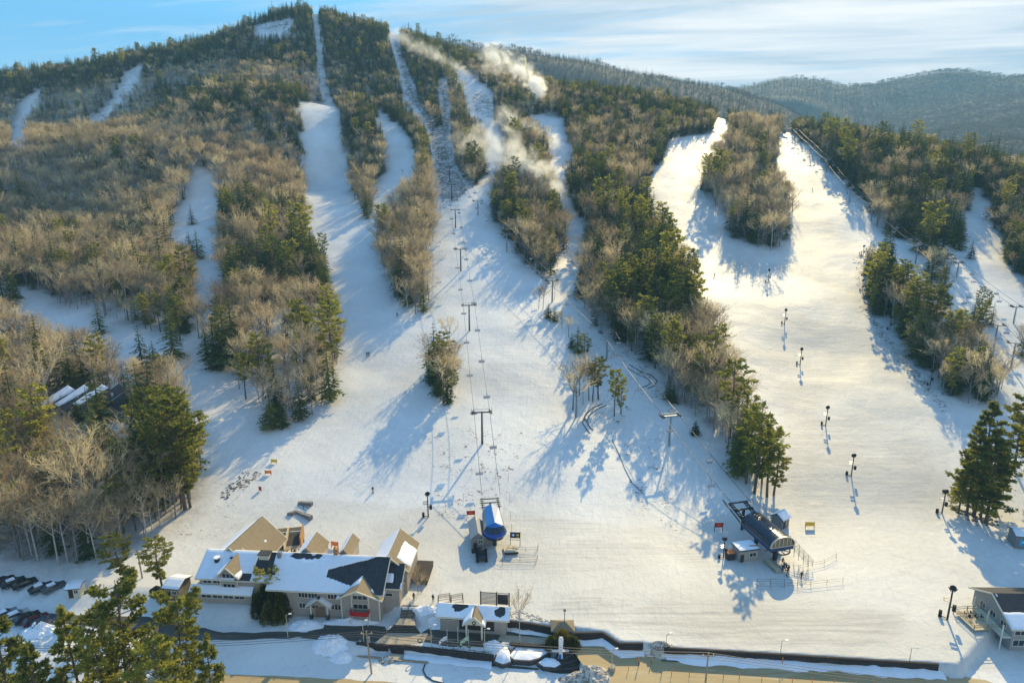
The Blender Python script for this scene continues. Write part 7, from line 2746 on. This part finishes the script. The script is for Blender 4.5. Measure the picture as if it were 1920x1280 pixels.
# the narrow strip and clump below the barrel lift
for k, px, py, pt, w, lb in [('bare_tree', 1010, 578, 535, 1.1, 'bare shrub at the top of the narrow strip'), ('bare_tree', 1018, 580, 530, 1.0, 'second bare shrub at the top of the narrow strip'), ('spruce_tree', 1028, 596, 566, 1.8, 'low wide spruce in the narrow strip'), ('spruce_tree', 1040, 602, 572, 1.6, 'dark low spruce next to the wide one in the narrow strip'),
                             ('bare_tree', 1054, 618, 580, 1.3, 'bare tree halfway down the narrow strip'), ('bare_tree', 1066, 632, 590, 1.3, 'bare tree above the dark spruces of the narrow strip'), ('spruce_tree', 1072, 652, 620, 1.6, 'dark spruce above the clump of hardwoods'), ('spruce_tree', 1083, 662, 606, 1.4, 'larger dark spruce above the clump of hardwoods'),
                             ('pine_tree', 1095, 672, 625, 1.6, 'bushy pine above the clump of hardwoods'), ('bare_tree', 1040, 560, 520, .9, 'lone bare sapling by the lift tower'), ('bare_tree', 1074, 768, 676, 1.3, 'bare reddish hardwood at the corner of the clump'), ('bare_tree', 1080, 782, 690, 1.2, 'bare hardwood at the lowest point of the clump'),
                             ('bare_tree', 1093, 758, 680, 1.3, 'bare hardwood in the middle of the clump'), ('bare_tree', 1104, 750, 672, 1.2, 'bare hardwood against the pines of the clump'), ('pine_tree', 1121, 748, 668, 1.4, 'rounded dark pine of the clump'), ('pine_tree', 1112, 752, 680, 1.3, 'second dark pine of the clump'),
                             ('pine_tree', 1152, 780, 690, 1.0, 'slender pine standing apart with a clear trunk'), ('pine_tree', 1164, 776, 705, 1.0, 'shorter slender pine beside the apart one'), ('spruce_tree', 1303, 815, 785, 1.7, 'small dark spruce on the shaded snow'), ('bare_tree', 1086, 740, 660, 1.2, 'bare hardwood at the uphill side of the clump'),
                             ('spruce_tree', 1253, 748, 700, 1.5, 'dark spruce at the edge of the central woods above the loop of pipe'), ('spruce_tree', 1262, 754, 712, 1.5, 'second dark spruce above the loop of pipe')]:
    plant_tree(k, px, py, pt, lb, w)
# tip of the central woods
for k, px, py, pt, w, lb in [('pine_tree', 1400, 905, 765, 1.15, 'tall pine near the tip of the central woods'), ('pine_tree', 1416, 925, 758, 1.2, 'tallest pine at the tip of the central woods'), ('pine_tree', 1437, 930, 800, 1.3, 'pine beside the tallest one at the woods tip'), ('pine_tree', 1452, 928, 838, 1.6, 'wide low pine at the very tip of the woods'),
                             ('spruce_tree', 1384, 888, 780, 1.2, 'dark spruce behind the tall pines of the woods tip'), ('bare_tree', 1372, 870, 770, 1.1, 'bare hardwood next to the woods tip spruce'), ('pine_tree', 1428, 905, 815, 1.4, 'dense pine between the tall ones of the woods tip'), ('bare_tree', 1364, 850, 752, 1.2, 'slim bare hardwood up the edge from the woods tip')]:
    plant_tree(k, px, py, pt, lb, w)
# big pines at the right
for px, py, pt, w, lb, v in [(1826, 968, 748, 1.1, 'tallest full white pine beside the wide run', 2), (1846, 980, 820, 1.25, 'broad white pine with a bare lower trunk near the trail hut', 0), (1798, 962, 862, 1.2, 'short dark pine at the run edge before the tall one', 2),
                             (1900, 880, 738, 1.15, 'white pine with long clear trunk behind the trail hut', 1), (1921, 884, 756, 1.15, 'second clear trunk pine behind the trail hut', 0), (1948, 950, 720, 1.2, 'pine at the picture edge past the trail hut' if False else 'pine at the far side of the trail hut', 1),
                             (1812, 965, 800, 1.0, 'pine tucked close behind the tallest one', 2), (1838, 972, 800, 1.0, 'full dark pine between the tallest and the broad one', 2), (1866, 955, 838, 1.0, 'smaller pine uphill of the broad one', 2)]:
    plant_tree('pine_tree', px, py, pt, lb, w, None, v, 0.0, True)
plant_tree('pine_tree', 2010, 1000, 760, 'pine beyond the trail hut casting shade on the snow', 1.2, None, 0, 0, True)
plant_tree('pine_tree', 2060, 960, 730, 'far pine beyond the trail hut casting shade on the snow', 1.2, None, 1, 0, True)
# left woods
for k, px, py, pt, w, lb, big in [('pine_tree', 86, 745, 638, 1.25, 'sunlit yellow green pine above the condos', True), ('spruce_tree', 237, 748, 678, 1.15, 'narrow dark spruce just above the last condo', False), ('spruce_tree', 268, 692, 598, 1.15, 'tall spruce of a pair in the clearing above the condos', False),
                                  ('spruce_tree', 291, 694, 635, 1.5, 'shorter wide spruce of the pair in the clearing', False), ('spruce_tree', 425, 690, 560, 1.3, 'big spruce at the edge of the narrow left run' if False else 'big spruce at the edge of the narrow run', False), ('spruce_tree', 405, 690, 590, 1.4, 'broad spruce crowding the big one on the narrow run', False),
                                  ('spruce_tree', 440, 680, 545, 1.2, 'tallest spruce of the group on the narrow run', False), ('pine_tree', 462, 748, 660, 1.1, 'lone pine with clear trunk at the grove corner', False), ('spruce_tree', 510, 802, 740, 2.0, 'dark bushy spruce at the foot of the grove', False),
                                  ('spruce_tree', 530, 800, 752, 1.7, 'second bushy spruce at the foot of the grove', False), ('spruce_tree', 148, 790, 738, 1.3, 'small conifer standing before the second condo', False), ('spruce_tree', 360, 420, 380, 1.5, 'dark conifer clump on the narrow run, upper tree', False),
                                  ('spruce_tree', 372, 484, 425, 1.4, 'dark conifer on the narrow run, lower tree', False), ('spruce_tree', 357, 476, 430, 1.5, 'dark conifer beside the lower tree on the narrow run', False), ('pine_tree', 345, 955, 742, 1.15, 'tall sunlit pine at the corner of the woods beside the run', True),
                                  ('pine_tree', 357, 950, 790, 1.1, 'pine with bare trunk nearest the sunny run', True), ('pine_tree', 330, 940, 765, 1.2, 'dense pine behind the corner pines', True), ('pine_tree', 280, 930, 790, 1.1, 'dark pine inside the woods above the utility pole', True),
                                  ('pine_tree', 312, 900, 730, 1.1, 'high crowned pine of the corner group', True), ('pine_tree', 10, 960, 800, 1.2, 'yellow green pine at the wood edge above the cars', True), ('spruce_tree', 60, 940, 850, 1.3, 'dark spruce above the upper row of cars', False),
                                  ('pine_tree', 238, 1094, 998, 1.35, 'leaning pine beside the utility pole', True), ('pine_tree', 303, 1102, 1006, 1.35, 'short pine between utility pole and lodge', True)]:
    plant_tree(k, px, py, pt, lb, w, None, None, (-.14 if lb.startswith('leaning') else 0.0), big)
# pale birches along the lower wood edge
for px, py, pt, lb in [(168, 1044, 905, 'white barked birch leaning out of the lower wood edge'), (182, 1050, 940, 'pair birch with pale stem above the booth'), (202, 1040, 930, 'slim pale birch near the wood corner'), (228, 1030, 920, 'pale birch by the leaning pine'), (275, 1006, 890, 'pale birch with forked stem near the sunny run'),
                       (300, 985, 900, 'short pale birch near the sunny run'), (110, 1060, 930, 'pale birch above the gap in the cars'), (60, 1040, 900, 'pale birch above the parked cars')]:
    plant_tree('bare_tree', px, py, pt, lb, 1.0, None, 4)
# the foreground pines, rooted below the frame
for px, pt, Y, w, lb in [(246, 1082, 92, .95, 'big white pine before the lodge drive, tallest of the near pines'), (350, 1106, 92, .90, 'near pine closest to the lodge lawn'), (146, 1128, 90, .85, 'near pine with thin top before the lower cars'),
                         (14, 1134, 88, 1.0, 'bushy yellow green near pine at the corner'), (192, 1165, 88, .8, 'lower near pine beside the thin topped one'), (70, 1200, 84, 1.0, 'low spreading near pine by the corner'), (396, 1188, 86, .8, 'lowest near pine reaching over the snow field'),
                         (300, 1190, 84, .9, 'low near pine between the tallest and the lawn one')]:
    plant_tree('pine_tree', px, 1290, pt, lb, w, None, None, 0.0, True, 'tree', Y)
# planted things round the lodge
plant_tree('bare_tree', 975, 1206, 1098, 'pale bare tree with two stems beside the terrace', .6, None, 4)
plant_tree('bare_tree', 352, 1150, 1105, 'small bare tree on the lodge lawn', .9, None, 1)
plant_tree('bare_tree', 784, 1112, 1058, 'bare bushy tree by the lodge end wall', 1.0, None, 0)
plant_tree('bare_tree', 790, 1110, 1075, 'low bare bush by the lodge end wall', 1.4, None, 2)


def bush(px, py, w, h, label, m, seed, name='bush', pointy=.3):
    p = hit(px, py)
    r = np.random.default_rng(seed)
    t = TB()
    for i in range(int(500 + 380 * w)):
        a, z = r.uniform(0, 6.283), r.random() ** .8
        rad = (1 - z ** 2.2) ** .5 * (1 - pointy * z) * r.uniform(.72, 1.03) * (1 + .16 * math.sin(3 * a + seed) + .12 * math.sin(7 * a + 5 * z))
        c = np.array([rad * w / 2 * math.cos(a), rad * w / 2 * math.sin(a), z * h])
        s = .28 * r.uniform(.6, 1.3)
        d = np.array([math.cos(a), math.sin(a), .9]) * s + r.normal(size=3) * s * .5
        e = np.cross(d, r.normal(size=3))
        e = e / (np.linalg.norm(e) + 1e-9) * s * .5
        t.tri(c - e, c + e, c + d)
    g = thing(name, label, 'bush', (p.x, p.y, p.z - .1))
    part('foliage', t.mesh('foliage', m), g)
    part('stem', MB().bar((0, 0, -.3), (0, 0, h * .7), .25, n=6, w2=.06).mesh('stem', BARK), g)


BUSH_M = make_foliage('arborvitae', (0.05, 0.065, 0.016), (0.12, 0.13, 0.03), 0.45, (0.26, 0.22, 0.045))
SUNLIT_GREEN = make_foliage('sunlit_arborvitae', (0.07, 0.08, 0.016), (0.18, 0.17, 0.03), 0.5, (0.34, 0.27, 0.05))  # sun side of the evergreen clump, sunlight put into the leaf colour
GOLD_M = make_foliage('golden_shrub', (0.16, 0.12, 0.02), (0.26, 0.19, 0.035), 0.4, (0.32, 0.24, 0.05))
for px, py, w, h, lb, sun_side in [(498, 1150, 3.6, 6.4, 'tallest dark column of the evergreen clump before the lodge', 0), (513, 1156, 3.8, 5.6, 'broad dark column in the middle of the evergreen clump', 0), (527, 1157, 3.4, 6.0, 'sun edged column of the evergreen clump', 1), (539, 1151, 3.2, 5.2, 'sunlit column of the evergreen clump nearest the porch', 1),
                               (484, 1152, 3.0, 4.8, 'short dark column of the evergreen clump on the lawn side', 0), (504, 1164, 3.2, 4.2, 'low dark bush at the foot of the evergreen clump', 0), (524, 1165, 3.0, 3.8, 'low sunlit bush at the foot of the evergreen clump', 1), (512, 1143, 3.2, 6.2, 'rear dark column of the evergreen clump', 0)]:
    bush(px, py, w, h, lb, SUNLIT_GREEN if sun_side else BUSH_M, px, pointy=.55)
plant_tree('pine_tree', 494, 1140, 1060, 'thin young pine rising out of the evergreen clump', 1.0, None, 0)
plant_tree('pine_tree', 519, 1142, 1062, 'second thin pine rising out of the evergreen clump', 1.1, None, 1)
bush(1054, 1206, 3.2, 2.8, 'golden yellow shrub in front of the kiosk', GOLD_M, 7)
bush(1035, 1214, 2.6, 2.2, 'round dark shrub at the terrace side of the kiosk', BUSH_M, 8)
bush(1073, 1213, 2.8, 2.4, 'round dark shrub at the lot side of the kiosk', BUSH_M, 9)


# ------------------------------------------------------------------ drifting plumes from the snow guns
def plume(label, pts, radii, density, seed, scale=.075):
    """a closed hull along the drift, filled with a torn cloud of fine snow"""
    P = [Vector(at_y(px, py, Y)) for px, py, Y in pts]
    n = 10
    vs, fs = [], []
    dirs = []
    for i in range(len(P)):
        a, b = P[max(0, i - 1)], P[min(len(P) - 1, i + 1)]
        dirs.append((b - a).normalized())
    c0 = P[0]
    for p, d, rr in zip(P, dirs, radii):
        e1 = d.cross(Vector((0, 0, 1))).normalized()
        e2 = d.cross(e1)
        for k in range(n):
            t = 2 * math.pi * k / n
            vs.append(p - c0 + (e1 * math.cos(t) + e2 * math.sin(t)) * rr)
    for j in range(len(P) - 1):
        fs += [(j * n + k, j * n + (k + 1) % n, (j + 1) * n + (k + 1) % n, (j + 1) * n + k) for k in range(n)]
    fs += [tuple(reversed(range(n))), tuple(range((len(P) - 1) * n, len(P) * n))]
    m = bpy.data.materials.new('snow_plume')
    m.use_nodes = True
    t = NT(m.node_tree)
    t.n.clear()
    tc = t.add('ShaderNodeTexCoord')
    geo = t.add('ShaderNodeNewGeometry')
    nz = t.noise(tc.outputs['Object'], scale, 4, 0.62, 1.2)
    # thickness falls off from the drift's own axis (distance to the centre line, segment by segment)
    best = None
    for i in range(len(P) - 1):
        a, b = P[i] - c0, P[i + 1] - c0
        ab = b - a
        pa = t.add('ShaderNodeVectorMath', {0: tc.outputs['Object'], 1: a}, operation='SUBTRACT')
        dt = t.add('ShaderNodeVectorMath', {0: pa.outputs[0], 1: ab / ab.length_squared}, operation='DOT_PRODUCT')
        h = t.math('ADD', dt.outputs['Value'], 0.0, clamp=True)
        sc = t.add('ShaderNodeVectorMath', {0: ab, 'Scale': h}, operation='SCALE')
        df = t.add('ShaderNodeVectorMath', {0: pa.outputs[0], 1: sc.outputs[0]}, operation='SUBTRACT')
        ln = t.add('ShaderNodeVectorMath', {0: df.outputs[0]}, operation='LENGTH')
        rad = t.math('ADD', t.math('MULTIPLY', h, radii[i + 1] - radii[i]), radii[i])
        g = t.math('SUBTRACT', 1.0, t.math('DIVIDE', ln.outputs['Value'], rad), clamp=True)
        fade = t.math('ADD', t.math('MULTIPLY', h, density[i + 1] - density[i]), density[i])
        v = t.math('MULTIPLY', t.math('ADD', g, 0.0), 1.0)
        both = (v, fade)
        if best is None:
            best = both
        else:
            gt = t.math('GREATER_THAN', v, best[0])
            inv = t.math('SUBTRACT', 1.0, gt)
            best = (t.math('MAXIMUM', v, best[0]), t.math('ADD', t.math('MULTIPLY', gt, fade), t.math('MULTIPLY', inv, best[1])))
    body = t.math('SUBTRACT', t.math('ADD', t.math('MULTIPLY', best[0], 0.9), t.math('MULTIPLY', nz, 2.4)), 1.62, clamp=True)
    body = t.math('MULTIPLY', body, t.math('GREATER_THAN', best[0], 0.01))
    dens = t.math('MULTIPLY', t.math('MULTIPLY', body, 6.0), best[1])
    v = t.add('ShaderNodeVolumePrincipled', {'Color': (0.95, 0.98, 1.0, 1), 'Density': dens, 'Anisotropy': 0.45})
    t.add('ShaderNodeOutputMaterial', {'Volume': v.outputs[0]})
    me = mesh_from('snow_plume', vs, fs, [m])
    bm = bmesh.new()
    bm.from_mesh(me)
    bmesh.ops.recalc_face_normals(bm, faces=bm.faces)
    bm.to_mesh(me)
    bm.free()
    o = bpy.data.objects.new('snow_plume', me)
    link(o)
    o.location = c0
    tag(o, label, 'snow plume', None, 'stuff')


plume('bright bent column of blown snow rising over the upper wedge of trees', [(1000, 196, 690), (1012, 165, 700), (1000, 148, 715), (960, 118, 730), (905, 100, 745)], [7, 13, 16, 20, 22], [.11, .11, .06, .03, .015], 1)
plume('thin veil of blown snow drifting across the upper left trees' if False else 'thin veil of blown snow drifting along the upper ridge trees', [(880, 140, 760), (845, 118, 790), (790, 92, 830), (740, 62, 880)], [8, 13, 15, 15], [.016, .011, .009, .007], 2)
plume('blown snow cloud over the upper wedge run', [(1058, 275, 575), (1030, 262, 585), (985, 245, 600), (930, 222, 620)], [7, 14, 18, 20], [.09, .05, .028, .012], 3)
plume('large tail of blown snow streaming up from the lower wedge run', [(1085, 425, 425), (1040, 365, 440), (1010, 325, 460), (950, 285, 490), (890, 255, 520)], [8, 15, 19, 22, 24], [.085, .06, .035, .02, .010], 4)
plume('small puff of blown snow at the top of the wedge run', [(1052, 222, 660), (1040, 216, 665), (1025, 214, 670)], [5, 7, 7], [.08, .05, .02], 5)
plume('faint mist of blown snow over the strip beside the snowy gun run', [(905, 300, 520), (880, 280, 530), (855, 250, 545)], [10, 16, 14], [.012, .012, .006], 6)


# ------------------------------------------------------------------ air: one closed box of thin haze round the whole scene
def build_haze():
    m = bpy.data.materials.new('haze')
    m.use_nodes = True
    t = NT(m.node_tree)
    t.n.clear()
    v = t.add('ShaderNodeVolumePrincipled', {'Color': (0.40, 0.76, 1.0, 1), 'Density': 0.00011, 'Anisotropy': 0.0})
    t.add('ShaderNodeOutputMaterial', {'Volume': v.outputs[0]})
    mb = MB()
    mb.box(0, 6900, 257, 34600, 14500, 546)
    o = bpy.data.objects.new('haze', mb.mesh('haze', m))
    link(o)
    tag(o, 'thin bluish haze in the winter air', None, None, 'stuff')


build_haze()
